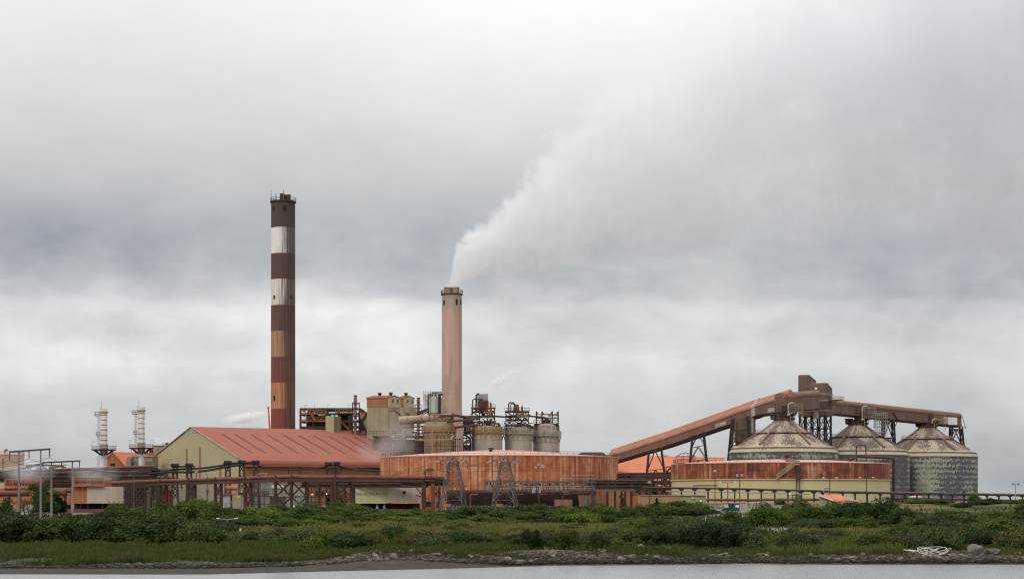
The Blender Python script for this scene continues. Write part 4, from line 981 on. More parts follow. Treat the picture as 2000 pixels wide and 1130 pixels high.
# ---------------------------------------------------------------- conveyor galleries
def gallery_part(secs, wd, t, clad, roof, rnd=0):
    """secs: (px, top row, bottom row, depth) along the near side; the roof is a low pitch with a rounded near shoulder"""
    n = []
    for i, (px, a, b, D) in enumerate(secs):
        n.append((P(px, a, D), P(px, b, D)))
    d = (n[-1][0]-n[0][0]); d.z = 0; d.normalize(); w = Vector((-d.y, d.x, 0)) 
    if w.y < 0: w = -w
    def body(m): m.loft([[b, b+w*wd, a+w*wd-Vector((0,0,.5)), a-Vector((0,0,.5))] for a, b in n])
    def cap(m):
        m.loft([[a-w*.18+Vector((0,0,-.75)), a-w*.16+Vector((0,0,-.1)), a+w*.18+Vector((0,0,.45)), a+w*.9+Vector((0,0,.75)), a+w*(wd/2)+Vector((0,0,rnd)), a+w*(wd-.5)+Vector((0,0,.55)), a+w*(wd+.15)+Vector((0,0,-.2)), a+w*(wd+.15)+Vector((0,0,-.75))] for a, b in n])
    def under(m): m.loft([[b+w*.3-Vector((0,0,.42)), b+w*(wd-.3)-Vector((0,0,.42)), b+w*(wd-.3), b+w*.3] for a, b in n])
    one(body, 'cladding', clad, t); one(cap, 'roof', roof, t); one(under, 'floor_beam', MAT['dark_steel'], t)
    return n, w
def incline():
    D0, D1, D2 = 762., 690., 672.
    t = thing('conveyor_gallery', 'long inclined conveyor gallery with orange roof rising to the transfer tower', 'conveyor', P(1188, 890, D0))
    nA, w = gallery_part([(1186, 889.5, 904, D0), (1300, 852.5, 870, lerp(D0,D1,.40)), (1385, 822.5, 841, lerp(D0,D1,.71)), (1466, 793.5, 814, D1)], 4.2, t, MAT['gallery'], MAT['gallery_roof'], 2.5)
    nB, w = gallery_part([(1466.3, 793.2, 814.4, D1-.05), (1474.5, 790.2, 810.5, D1-2)], 4.2, t, MAT['patch'], MAT['patch'], 2.5)
    nC, w = gallery_part([(1474.8, 790, 810.3, D1-2), (1533.5, 771.5, 802.2, D2)], 4.4, t, MAT['gallery_brown'], MAT['gallery_roof'], 2.2)
    nD, w = gallery_part([(1533.8, 771.4, 802.4, D2), (1601, 766.6, 797.5, D2+10)], 5.0, t, MAT['gallery_brown'], MAT['gallery_top'], .9)
    for px0, px1, o in ((1397, 1418, 2.6), (1499, 1517, 3.)):
        def f(m):
            def q(px, up):
                D = lerp(D0, D1, (px-1186)/280.) if px < 1466 else lerp(D1-2, D2, (px-1475)/58.)
                yb = (904+(px-1186)*(814-904)/280.) if px < 1466 else lerp(810, 802, (px-1475)/58.)
                return P(px, yb, D)+Vector((0, -.18, up))
            m.prism([q(px0, .3), q(px1, .3), q(px1, o*.55), q(px0, o*.55)], (0,.1,0))
        one(f, 'patch_panel', MAT['patch'], t)
    # hopper house hung under the joint
    h = thing('hopper', 'brown hopper bin hanging between splayed legs under the gallery joint', 'hopper', P(1452, 862, D1-2))
    a = PX(1437.5, D1); b = PX(1462.5, D1); y0, y1 = D1+.6, D1+5.2; z0, z1 = PZ(862, D1), PZ(817, D1)
    one(lambda m: m.bx(a, b, y0, y1, z0, z1), 'bin', MAT['gallery_brown'], h)
    for k in (0, 1):
        xm = lerp(a, b, .28+.44*k); e = (b-a)*.24
        one(lambda m: m.hexa([(xm-.25, y0+2, z0-2.9), (xm+.25, y0+2, z0-2.9), (xm+.25, y0+2.5, z0-2.9), (xm-.25, y0+2.5, z0-2.9)], [(xm-e, y0+.1, z0-.01), (xm+e, y0+.1, z0-.01), (xm+e, y1-.1, z0-.01), (xm-e, y1-.1, z0-.01)]), 'outlet_cone', MAT['gallery_brown'], h)
        one(lambda m: m.path([(xm, y0+2.2, z0-2.8), (xm+(.4-k*.8), y0+2.2, z0-5.5), (lerp(a,b,.62), y0+2.2, z0-9)], .16, 6), 'discharge_pipe', MAT['dark_steel'], h)
    one(lambda m: m.bx(PX(1462.6, D1), PX(1475.5, D1), y0-.9, y1, PZ(862, D1), PZ(811, D1)), 'stair_shaft', MAT['gallery_brown'], h)
    one(lambda m: m.bx(PX(1467, D1), PX(1471.5, D1), y0-1.0, y0-.9, PZ(845, D1), PZ(815, D1)), 'patch_panel', MAT['patch'], h)
incline()
def bent(label, xa, ta, xb, tb, base_a, base_b, D, lv, depth=3.4, lw=.55, zb=7.5, cat='trestle'):
    """trestle with splayed legs: top at (xa,ta),(xb,tb), feet at pixel columns base_a, base_b"""
    T0, T1 = P(xa, ta, D), P(xb, tb, D)
    k = lambda px, y: Vector((PX(px, D), y, zb))
    B = [k(base_a, D-.6), k(base_b, D-.6), k(base_b, D+depth+.6), k(base_a, D+depth+.6)]
    T = [T0, T1, T1+Vector((0,depth,0)), T0+Vector((0,depth,0))]
    t = thing('conveyor_trestle', label, cat, (PX((base_a+base_b)/2, D), D, zb))
    for b, a in zip(B, T): one(lambda m: m.beam(b, a, lw, lw), 'leg', MAT['black_steel'], t)
    one(lambda m: m.brace(B, T, lv, lw*.4, 'K'), 'lattice', MAT['dark_steel'], t)
    return t
bent('first splayed trestle under the low end of the inclined gallery', 1268, 880, 1292, 873, 1259, 1306, 726, [.05,.36,.62,.98])
bent('second splayed trestle under the middle of the inclined gallery', 1353.5, 850, 1375, 843, 1341, 1390, 708, [.1,.42,.62,.82,.99])
bent('heavy splayed trestle straddling the brown hopper', 1434, 816, 1459, 812, 1418, 1477, 689, [.15,.45,.68,.85], 6.5, .75)
def tower():
    D = 690.; z0 = PZ(812.5, D)
    t = thing('transfer_tower', 'stepped brown transfer tower standing on black lattice legs', 'tower', (PX(1600, D), D, 7.6))
    # the plan is turned so that a narrow right hand flank shows: front edge from 1558/1561 to 1617, flank to 1632
    fr = Fr((PX(1559, D), D), rad(-22)); A = M_(58, D)*.985; B = 8.
    h1 = PZ(748, D); h2 = PZ(731.5, D)
    def roofed(m, a0, a1, b0, b1, zb, zt):
        m.prism([fr.p(a0,b0,zb), fr.p(a0,b0,zt-.35), fr.p(a0,b0+.35,zt), fr.p(a0,b1-.4,zt-1.5), fr.p(a0,b1,zt-2.2), fr.p(a0,b1,zb)], fr.u*(a1-a0))
    one(lambda m: roofed(m, 0, A, 0, B, z0, h1), 'house', MAT['gallery_brown'], t)
    one(lambda m: roofed(m, .0, A*.37, .02, B+3, h1-.5, h2), 'upper_house', MAT['gallery_brown'], t)
    for z in (PZ(770, D), PZ(782, D), PZ(802, D)):
        one(lambda m: fr.box(m, A*.02, A+.12, -.12, B+.1, z-.35, z+.35), 'cladding_band', MAT['stack_brown'], t)
    one(lambda m: fr.box(m, A*.58, A*.66, -.08, .1, PZ(761, D), PZ(757, D)), 'window', MAT['white'], t)
    bal = one(lambda m: fr.box(m, A, A+4.2, 1.5, 8, PZ(780.5, D)-.12, PZ(780.5, D)+.05), 'balcony', MAT['tank_olive'], t)
    one(lambda m: m.rail([fr.p(A+.1,1.5,PZ(780.5,D)), fr.p(A+4.1,1.5,PZ(780.5,D)), fr.p(A+4.1,8,PZ(780.5,D)), fr.p(A+.1,8,PZ(780.5,D))], 1.15, 1., .05), 'guard_rail', MAT['tank_olive'], bal)
    one(lambda m: (m.beam(fr.p(A+4,1.6,PZ(780.5,D)-.1), fr.p(A+.1,1.6,PZ(794,D)), .2), m.beam(fr.p(A+1.6,1.6,PZ(780.5,D)-.1), fr.p(A+3.4,1.6,PZ(795,D)), .16), m.beam(fr.p(A+.1,1.6,PZ(786,D)), fr.p(A+3.2,1.6,PZ(795,D)), .16)), 'brace_frame', MAT['dark_steel'], bal)
    one(lambda m: fr.box(m, A+.02, A+.1, 2.5, 4.8, PZ(780,D), PZ(774,D)), 'door', MAT['dark'], t)
    one(lambda m: m.lathe((fr.p(A*.62, .8, 0).x, fr.p(A*.62, .8, 0).y), [(1.2, z0-.8), (1.2, z0+1.4)], 14), 'vent_drum', MAT['patch'], t)
    # lattice legs in two rows
    legs = [(.4+i*(A-.8)/4, b) for b in (.5, B-.5) for i in range(5)]
    for a, b in legs: one(lambda m: m.beam(fr.p(a, b, 7.4), fr.p(a, b, z0-.02), .62 if a in (.4, A-.4) else .5), 'leg', MAT['black_steel'], t)
    def lat(m):
        for row in (.5, B-.5):
            xs = [.4+i*(A-.8)/4 for i in range(5)]
            for a0, a1 in zip(xs, xs[1:]):
                zs = [8+i*(z0-8)/7 for i in range(8)]
                for za, zb in zip(zs, zs[1:]):
                    m.beam(fr.p(a0,row,za), fr.p(a1,row,zb), .17); m.beam(fr.p(a1,row,za), fr.p(a0,row,zb), .16); m.beam(fr.p(a0,row,zb), fr.p(a1,row,zb), .24)
        for a in (.4, A-.4):
            zs = [8+i*(z0-8)/5 for i in range(6)]
            for za, zb in zip(zs, zs[1:]): m.beam(fr.p(a,.5,za), fr.p(a,B-.5,zb), .2); m.beam(fr.p(a,B-.5,za), fr.p(a,.5,zb), .2); m.beam(fr.p(a,.5,zb), fr.p(a,B-.5,zb), .24)
    one(lat, 'lattice', MAT['black_steel'], t)
tower()
def gallery2():
    D0, D1 = 703., 747.
    t = thing('silo_gallery', 'long brown conveyor gallery running over the tops of the silos', 'conveyor', P(1635, 800, D0))
    f = lambda px: D0+(D1-D0)*((px-1634)/(1878-1634.))*(D0/lerp(D1, D0, (px-1634)/244.))*1.0
    def sec(px): 
        s = (px-1634)/244.
        # straight in plan: solve the depth along the line between the two ends
        X0, X1 = PX(1634, D0), PX(1878, D1); k = (px-1000)/F
        q = (k*D0-X0)/((X1-X0)-k*(D1-D0)); D = D0+(D1-D0)*q
        return (px, 0, 0, D)
    secs = []
    for px in (1634, 1700, 1760, 1820, 1878):
        D = sec(px)[3]; top = HY-(40.9-ZC)*F/D; q_ = (D-D0)/(D1-D0); secs.append((px, HY-(lerp(43.1,40.4,q_)-ZC)*F/D, HY-(lerp(39.,36.2,q_)-ZC)*F/D, D))
    n, w = gallery_part(secs, 4.4, t, MAT['gallery_brown'], MAT['gallery_top'], .95)
    def strip(p0, p1, a, b):
        def f(m):
            q = lambda px, z: Vector((PX(px, sec(px)[3]), sec(px)[3]-.15, z))
            m.prism([q(p0,a), q(p1,a), q(p1,b), q(p0,b)], (0,.1,0))
        return f
    one(strip(1842.5, 1851, 36.9, 39.6), 'patch_panel', MAT['patch'], t); one(strip(1851.3, 1869.5, 36.7, 39.4), 'patch_panel', MAT['white'], t)
    def brac(m):
        q = lambda px, z, o=-.3: Vector((PX(px, sec(px)[3]), sec(px)[3]+o, z))
        m.beam(q(1744,40.4), q(1755,37.0), .35); m.beam(q(1879,39.8), q(1886,35.6), .14); m.beam(q(1876,36.8), q(1886,35.5), .14); m.beam(q(1850,36.8), q(1861,34), .16); m.beam(q(1716,37), q(1726,34.4), .2); m.beam(q(1752,37), q(1746,34.6), .2)
        for px in (1674, 1692): m.beam(q(px, 37.2), q(px, 42.), .2)
    one(brac, 'brace_frame', MAT['dark_steel'], t)
    one(strip(1691, 1701.5, 39.2, 42.0), 'access_box', MAT['tank_grey'], t)
    def tres(label, a, b, fa, fb, zt, zb, D, lv):
        T = [Vector((PX(a,D),D,zt)), Vector((PX(b,D),D,zt)), Vector((PX(b,D),D+4.2,zt)), Vector((PX(a,D),D+4.2,zt))]
        B = [Vector((PX(fa,D),D-.4,zb)), Vector((PX(fb,D),D-.4,zb)), Vector((PX(fb,D),D+4.6,zb)), Vector((PX(fa,D),D+4.6,zb))]
        tt = thing('silo_trestle', label, 'trestle', (PX((fa+fb)/2,D), D, zb))
        for q, s in zip(B, T): one(lambda m: m.beam(q, s, .62), 'leg', MAT['black_steel'], tt)
        one(lambda m: m.brace(B, T, lv, .34, 'K'), 'lattice', MAT['dark_steel'], tt)
    d = sec(1737)[3]; tres('black trestle holding the gallery between the middle and farthest silos', 1727, 1746, 1722, 1754, 37.6, 8., d, [.02,.3,.62,.78,.97])
    d = sec(1868)[3]; tres('black trestle under the far end of the silo gallery', 1860, 1879, 1854, 1893, 35.9, 8., d, [.02,.3,.6,.78,.97])
gallery2()
# ---------------------------------------------------------------- process area behind the shed
def box_px(m, x0, x1, ytop, ybot, D, dep): m.bx(PX(x0,D), PX(x1,D), D, D+dep, PZ(ybot,D), PZ(ytop,D))
def rail_px(m, x0, x1, y, D, h=1.1, step=1.6, r=.05): m.rail([P(x0,y,D), P(x1,y,D)], h, step, r)
def lamp_px(m, px, y0, y1, D, arm=.8, w=.12):
    a = P(px, y0, D); b = P(px, y1, D); m.beam(a, b, w); m.path([b, b+Vector((arm*.3,0,.4)), b+Vector((arm,0,.3))], w*.5, 5); m.bx(b.x+arm*.7, b.x+arm*1.3, D-.15, D+.15, b.z+.15, b.z+.35)
def frame_px(m, xs, ys, D, dep, w=.3, diag=()):
    """open steel frame: columns at xs, floors at rows ys, two planes deep"""
    for d in (D, D+dep):
        for x in xs: m.beam(P(x, ys[-1], d), P(x, ys[0], d), w)
        for y in ys: m.beam(P(xs[0], y, d), P(xs[-1], y, d), w*1.1)
    for x in xs:
        for y in ys: m.beam(P(x,y,D)+Vector((0,0,.03)), P(x,y,D)+Vector((0,dep,.03)), w*.8)
    for a, b, c, d_ in diag: m.beam(P(a, b, D), P(c, d_, D), w*.6)
def steel_house():
    D = 750.
    t = thing('process_frame', 'open dark steel process frame with yellow railings behind the shed ridge', 'steel frame', (PX(640,D), D, 5))
    one(lambda m: frame_px(m, [587,612,638,662,682,704], [798.5,808,822,834,850,880], D, 16, .75, [(638,800,646,812),(662,800,652,812)]), 'frame', MAT['dark_steel'], t)
    one(lambda m: m.prism([P(603,798,D-.4), P(622,796,D-.4), P(686,796,D-.4), P(686,799.6,D-.4), P(600,800,D-.4)], (0,17,0)), 'roof', MAT['brown_steel'], t)
    for x0, x1, a, b in ((598,607,806,862),(613,637,811,862),(664,684,807,862),(700,714,803,868)):
        one(lambda m: box_px(m, x0, x1, a, b, D+4, 10), 'vessel_wall', MAT['dark_steel'], t)
    for x0, x1, y in ((588,637,808),(588,636,822),(655,687,805.5)):
        one(lambda m: (m.bx(PX(x0,D), PX(x1,D), D-1.2, D+.8, PZ(y,D)-.2, PZ(y,D)+.2)), 'walkway', MAT['yellow'], t)
        one(lambda m: rail_px(m, x0, x1, y-.6, D-1.25, 1.3, 1.6, .075), 'guard_rail', MAT['yellow'], t)
    for a, b in (((602,803),(617,822)),((664,822),(684,842))):
        def st(m):
            for dy in (-1.6, -.5): m.beam(P(a[0],a[1],D+dy), P(b[0],b[1],D+dy), .28)
            m.beam(P(a[0],a[1]-4,D-1.6), P(b[0],b[1]-4,D-1.6), .14)
            for i in range(9): q = P(lerp(a[0],b[0],i/8), lerp(a[1],b[1],i/8), D-1.6); m.beam(q, q+Vector((0,1.1,0)), .18); m.beam(q, q+Vector((0,0,.8)), .1)
        one(st, 'stair', MAT['yellow'], t)
    one(lambda m: m.tube(P(598,803,D-.6)+Vector((.5,0,0)), P(609,803,D-.6), .95, 14), 'drum', MAT['brown_steel'], t, True)
    one(lambda m: m.tube(P(616,804,D+.8), P(636,805,D+.8), 1.1, 14), 'drum', MAT['brown_steel'], t, True)
    for px, y in ((595,792),(640,791.5),(614.5,790),(680,791)): one(lambda m: lamp_px(m, px, 799, y, D-.3, .6 if px != 614.5 else .1), 'lamp', MAT['galv'], t)
    hp = one(lambda m: m.bx(PX(636,D-8), PX(652,D-8), D-8, D-1, 6, PZ(812,D-8)), 'clad_shaft', MAT['olive'], t)
    one(lambda m: m.hexa([(PX(652.05,D-8), D-8, 6), (PX(663.5,D-8), D-3, 6), (PX(663.5,D-8), D-1, 6), (PX(652.05,D-8), D-1, 6)], [(PX(652.05,D-8), D-8, PZ(812,D-8)-.01), (PX(663.5,D-8), D-3, PZ(812,D-8)-.01), (PX(663.5,D-8), D-1, PZ(812,D-8)-.01), (PX(652.05,D-8), D-1, PZ(812,D-8)-.01)]), 'shaft_flank', MAT['tank_olive'], hp)
    # ringed flue in its guard frame
    s = thing('ringed_flue', 'slender ringed flue inside a square guard frame beside the shed ridge', 'flue', (PX(694,745), 745, 5))
    xx = PX(694, 745); prof = [(.58, 6)]
    one(lambda m: m.lathe((xx,745), [(.58,6),(.58,PZ(771,745)),(.45,PZ(771,745)),(.45,PZ(772,745))], 18), 'shaft', MAT['stack_brown'], s, True)
    for y in (773,778,783,788,796,802,812,820,828): one(lambda m: m.lathe((xx,745), [(.6,PZ(y,745)-.12),(.72,PZ(y,745)-.1),(.72,PZ(y,745)+.1),(.6,PZ(y,745)+.12)], 18), 'ring', MAT['white'] if y in (802, 820) else MAT['brown_steel'], s)
    def gf(m):
        a, b = PX(688.5,745), PX(701.5,745)
        for x in (a, b):
            for y in (743.8, 746.4): m.beam((x,y,6), (x,y,PZ(786,745)), .2)
        for yy in (786.5, 799, 812, 824, 832):
            z = PZ(yy,745); m.beam((a-.2,743.8,z), (b+.2,743.8,z), .24); m.beam((a-.2,746.4,z), (b+.2,746.4,z), .24); m.beam((a,743.8,z+.02), (a,746.4,z+.02), .2); m.beam((b,743.8,z+.02), (b,746.4,z+.02), .2)
        m.beam((b,743.7,PZ(788,745)), (xx+.5,743.7,PZ(792,745)), .1)
    one(gf, 'guard_frame', MAT['dark_steel'], s)
steel_house()
def clad_house(name, label, D, x0, xc, x1, ye_l, yr, ye, ybot, ymid, wall, vents, skew=.28):
    """pitched house turned so its long flank (x0..xc) and gable (xc..x1) both show"""
    t = thing(name, label, 'building', (PX(xc,D), D, 5))
    # gable faces right and towards us; flank faces left and towards us
    A = P(xc, ye, D); Bk = P(x1, ye, D+ (PX(x1,D)-PX(xc,D))*.55); Lf = P(x0, ye_l, D+(PX(xc,D)-PX(x0,D))*.45)
    u = (Lf-A); u.z = 0; w = (Bk-A); w.z = 0
    z0, zm = PZ(ybot, D), PZ(ymid, D); ze = A.z; zr = PZ(yr, D)
    q = lambda a, b, z: Vector((A.x, A.y, 0))+u*a+w*b+Vector((0,0,z))
    one(lambda m: m.hexa([q(0,0,z0), q(0,1,z0), q(1,1,z0), q(1,0,z0)], [q(0,0,zm), q(0,1,zm), q(1,1,zm), q(1,0,zm)]), 'lower_wall', MAT['olive_stain'], t)
    e = .012
    one(lambda m: m.hexa([q(-e,-e,zm+.02), q(-e,1+e,zm+.02), q(1+e,1+e,zm+.02), q(1+e,-e,zm+.02)], [q(-e,-e,ze), q(-e,1+e,ze), q(1+e,1+e,ze), q(1+e,-e,ze)]), 'upper_wall', wall, t)
    one(lambda m: m.prism([q(-e,-e,ze+.01), q(-e,.5,zr-.25), q(-e,1+e,ze+.01)], u*.02), 'gable_cladding', MAT['olive'], t)
    one(lambda m: m.prism([q(-e*.99+.0,-e*1.01,zm+.03), q(-e*.99,1.01,zm+.03), q(-e*.99,1.01,ze-.02), q(-e*.99,-e*1.01,ze-.02)], u*-.012), 'gable_panel', MAT['olive'], t)
    def roof(m):
        for b0, b1 in ((-.05,.5),(1.05,.5)):
            m.hexa([q(-.03,b0,ze-.35), q(1.03,b0,ze-.35), q(1.03,b1,zr-.3), q(-.03,b1,zr-.3)], [q(-.03,b0,ze+.05), q(1.03,b0,ze+.05), q(1.03,b1,zr+.02), q(-.03,b1,zr+.02)])
    rf = one(roof, 'roof', MAT['orange_roof'], t)
    for a in vents:
        c = q(a,.5,0); one(lambda m: m.lathe((c.x,c.y), [(.55,zr-.3),(.55,zr+.5),(.75,zr+.5),(.75,zr+.95),(.2,zr+1.1)], 12), 'roof_vent', MAT['brown_steel'], rf)
    for b in (.28, .68):
        one(lambda m: m.prism([q(-.035,b,ze-1.9), q(-.035,b+.17,ze-1.9), q(-.035,b+.17,ze-.5), q(-.035,b,ze-.5)], u*.02), 'window', MAT['glass'], t)
    return t, q, ze, zr, zm, z0
t, q, ze, zr, zm, z0 = clad_house('dust_house', 'tall olive filter house with red pitched roof beside the steel frame', 728, 717, 757.5, 781, 777.5, 771, 775.5, 856, 795, MAT['rust_wall'], (.15, .68))
one(lambda m: m.prism([q(-.02,.08,zm-1.6), q(-.02,.82,zm-4.2), q(-.02,.82,zm-10.5), q(-.02,.08,z0+1.)], (Vector((2.2,-1.5,0)))), 'hopper_bin', MAT['olive_stain'], t)
one(lambda m: m.prism([q(-.03,.06,zm-1.5), q(-.03,.84,zm-4.1), q(-.03,.84,zm-3.7), q(-.03,.06,zm-1.1)], (Vector((2.3,-1.6,0)))), 'hopper_roof', MAT['orange_roof'], t)
t2, q2, ze2, zr2, zm2, z02 = clad_house('dust_house', 'farther grey olive filter house half hidden behind the first', 752, 777, 788.5, 809, 777.5, 771.5, 776.5, 850, 795, MAT['rust_wall'], (.5,))
one(lambda m: m.prism([q2(-.02,.1,zm2), q2(-.02,.85,zm2), q2(-.02,.85,zm2-6), q2(-.02,.1,zm2-2)], (Vector((1.5,-1,0)))), 'hopper_bin', MAT['olive_stain'], t2)
def duct_elbow():
    D = 744.; t = thing('duct', 'brown angular duct entering the olive filter house', 'duct', P(710,835,D))
    one(lambda m: m.loft([[P(a,b,d) for a,b,d in ((703,803,D),(711,801,D),(718,806,D+2),(717,816,D+2),(708,822,D),(703,815,D))], [P(a,b,d) for a,b,d in ((703,803,D+6),(711,801,D+6),(718,806,D+6),(717,816,D+6),(708,822,D+6),(703,815,D+6))]]), 'bend', MAT['gallery_roof'], t)
    one(lambda m: m.prism([P(708,823,D), P(716,812,D), P(717,846,D), P(709,828,D)], (0,5,0)), 'hopper', MAT['tank_olive'], t)
    one(lambda m: (m.beam(P(706,822,D-.3), P(717,807,D-.3), .7), m.beam(P(706,822,D-.3), P(717,846,D-.3), .8)), 'brace_frame', MAT['black_steel'], t)
duct_elbow()
def under_house():
    D = 722.
    t = thing('lower_works', 'brown stained lower works in the steam below the filter houses', 'building', (PX(790,D), D, 5))
    one(lambda m: box_px(m, 728, 830, 857, 900, D+3, 18), 'wall', MAT['gallery'], t)
    one(lambda m: box_px(m, 728, 828, 850.5, 853, D, 14), 'deck', MAT['dark_steel'], t)
    one(lambda m: rail_px(m, 722, 776, 850, D-.2, 1.5, 1.3, .09), 'guard_rail', MAT['brown_steel'], t)
    one(lambda m: box_px(m, 740, 760, 853.2, 857, D+1, 10), 'panel', MAT['olive_stain'], t)
    one(lambda m: box_px(m, 763, 777, 850.2, 855, D-.5, 8), 'panel', MAT['tank_olive'], t)
    one(lambda m: box_px(m, 765, 771, 866, 874, D+2.9, .3), 'patch_panel', MAT['tank_grey'], t)
    def mess(m):
        rng = random.Random(4)
        for i in range(40):
            x = rng.uniform(762, 825); y = rng.uniform(836, 886); d = D+rng.uniform(-3, 2.8); h = rng.random() < .5; l = rng.uniform(8, 26)
            m.beam(P(x,y,d), P(x+l,y,d) if h else P(x,y+l,d), rng.uniform(.2,.45))
    one(mess, 'pipe_frame', MAT['brown_steel'], t)
    one(lambda m: (m.beam(P(775,836,D-4), P(862,829.5,D-4), .5), m.rail([P(775,835.5,D-4.3), P(862,829,D-4.3)], 1.2, 1.5, .08), m.beam(P(748,850,D-4), P(775,836,D-4), .4), m.beam(P(748,846,D-4), P(775,832,D-4), .14)), 'catwalk', MAT['yellow'], t)
under_house()
def big_duct():
    D = 716.; t = thing('round_duct', 'long round stained duct running from the filter house to the pink chimney', 'duct', P(778,820,D))
    one(lambda m: (m.tube(P(779,821,D), P(884,814.5,D+2), M_(8.2,D), 24)), 'pipe', MAT['duct'], t, True)
    for px in (795, 822, 852): 
        y = lerp(821,814.5,(px-779)/105.); one(lambda m: m.tube(P(px-.7,y,D), P(px+.7,y,D), M_(9.2,D), 24), 'ring', MAT['duct'], t, True)
    one(lambda m: m.bx(PX(882,D), PX(886,D), D-2.2, D+2.2, PZ(824,D), PZ(807,D)), 'flange_box', MAT['dark_steel'], t)
big_duct()
def vessel():
    D = 772.; x = PX(846.5,D); r = M_(10.2,D)
    t = thing('green_vessel', 'tall grey green cylinder vessel beside the pink chimney', 'vessel', (x,D,5))
    one(lambda m: m.lathe((x,D), [(r,6),(r,PZ(775.5,D)),(r*.9,PZ(774,D)),(.3,PZ(773,D))], 32), 'shell', MAT['tank_green'], t, True)
    for px, y in ((836.5,772),(857,770),(860,771)): one(lambda m: m.path([P(px,812,D-2.6), P(px,y+1,D-2.6), P(px+1.2,y-.6,D-2.4), P(px+3,y-1,D-2.2), P(px+5,y,D-2)], .32, 8), 'riser_pipe', MAT['dark_steel'], t, True)
    one(lambda m: (m.ring_rail((x,D), r, PZ(775,D), 1.4, 14, .07), [m.beam(P(p,775,D-1), P(p,767,D-1), .3) for p in (842,845,850)]), 'guard_rail', MAT['dark_steel'], t)
    s = thing('wrapped_scaffold', 'scaffold wrapped in white sheeting behind the green vessel', 'scaffold', (PX(835,790),790,5))
    one(lambda m: box_px(m, 827.5, 836.5, 769, 802, 792, 5), 'sheet', MAT['white'], s)
    one(lambda m: m.prism([P(824,806,790), P(836,793,790), P(836,801,790), P(828,808,790)], (0,1,0)), 'sheet', MAT['white'], s)
    def f(m):
        for x in (827,831.5,836,841,846,851,856,861): m.beam(P(x,800,791), P(x,761+(x%3),791), .12)
        for y in (764.5,768,774,780): m.beam(P(826,y,790.8), P(864,y,790.8), .13)
        m.beam(P(844,765.8,790.5), P(863,765.8,790.5), .5)
    one(f, 'tube_frame', MAT['galv'], s)
    b = thing('plant_house', 'small house with orange top peeking past the green vessel', 'building', (PX(861,795),795,5))
    one(lambda m: box_px(m, 858, 868, 782, 830, 800, 8), 'wall', MAT['tank_green'], b); one(lambda m: box_px(m, 857.5, 868.5, 776, 781.7, 799.8, 8.4), 'roof', MAT['bright_roof'], b)
    f2 = thing('ringed_flue', 'second ringed flue rising right behind the farther filter house', 'flue', (PX(817,770),770,5)); xx = PX(817,770)
    one(lambda m: m.lathe((xx,770), [(.58,6),(.58,PZ(775.5,770)),(.45,PZ(775.5,770)),(.45,PZ(776,770))], 18), 'shaft', MAT['stack_brown'], f2, True)
    for y in (777,781,785,789,796): one(lambda m: m.lathe((xx,770), [(.6,PZ(y,770)-.12),(.74,PZ(y,770)-.1),(.74,PZ(y,770)+.1),(.6,PZ(y,770)+.12)], 18), 'ring', MAT['brown_steel'], f2)
    one(lambda m: (frame_px(m, [811,822.5], [790,797,805,815], 768.5, 3, .2), m.beam(P(800,818,768), P(836,800,768), .5), m.beam(P(806,818,768), P(836,804,768), .4)), 'guard_frame', MAT['dark_steel'], f2)
    c = thing('conveyor_bridge', 'small inclined bridge between the second flue and the green vessel', 'conveyor', P(826,806,766))
    one(lambda m: m.hexa([P(806,813,765), P(836,801,765), P(836,801,768), P(806,813,768)], [P(806,807,765), P(836,796,765), P(836,796,768), P(806,807,768)]), 'body', MAT['brown_steel'], c)
vessel()

def thickener(name, label, px, half, D, ytop, yring, yband, mat, railmat, seed):
    """settling tank with bracketed gallery; returns thing, x, r, top z"""
    x = PX(px,D); r = M_(half,D); zt = PZ(ytop,D); zr = PZ(yring,D)
    t = thing(name, label, 'tank', (x,D,5))
    one(lambda m: m.lathe((x,D), [(r,5),(r,zt)], 64), 'wall', mat, t, True)
    one(lambda m: m.lathe((x,D), [(r*1.13,zr-.2),(r*1.13,zr+.1),(r,zr+.1)], 48), 'walkway', railmat, t)
    one(lambda m: m.ring_rail((x,D), r*1.125, zr+.1, 1.4, 34, .085), 'guard_rail', railmat, t)
    def br(m):
        for i in range(18): a = 2*PI*i/18+.1; d = Vector((math.cos(a), math.sin(a), 0)); c = Vector((x,D,0)); m.beam(c+d*r*1.12+Vector((0,0,zr-.2)), c+d*r*1.0+Vector((0,0,zr-2.3)), .2)
        m.lathe((x,D), [(r*1.01,zr-2.5),(r*1.025,zr-2.4),(r*1.01,zr-2.25)], 48)
    one(br, 'bracket_frame', MAT['tank_olive'], t)
    one(lambda m: m.lathe((x,D), [(r*1.003,zr+.12),(r*1.012,zr+.12),(r*1.012,zr+2.2),(r*1.003,zr+2.2)], 64), 'rim_band', yband, t, True)
    one(lambda m: m.lathe((x,D), [(r,zt),(r*.6,zt+.5),(.3,zt+.9)], 48), 'roof', MAT['tank_grey'], t)
    return t, x, r, zt
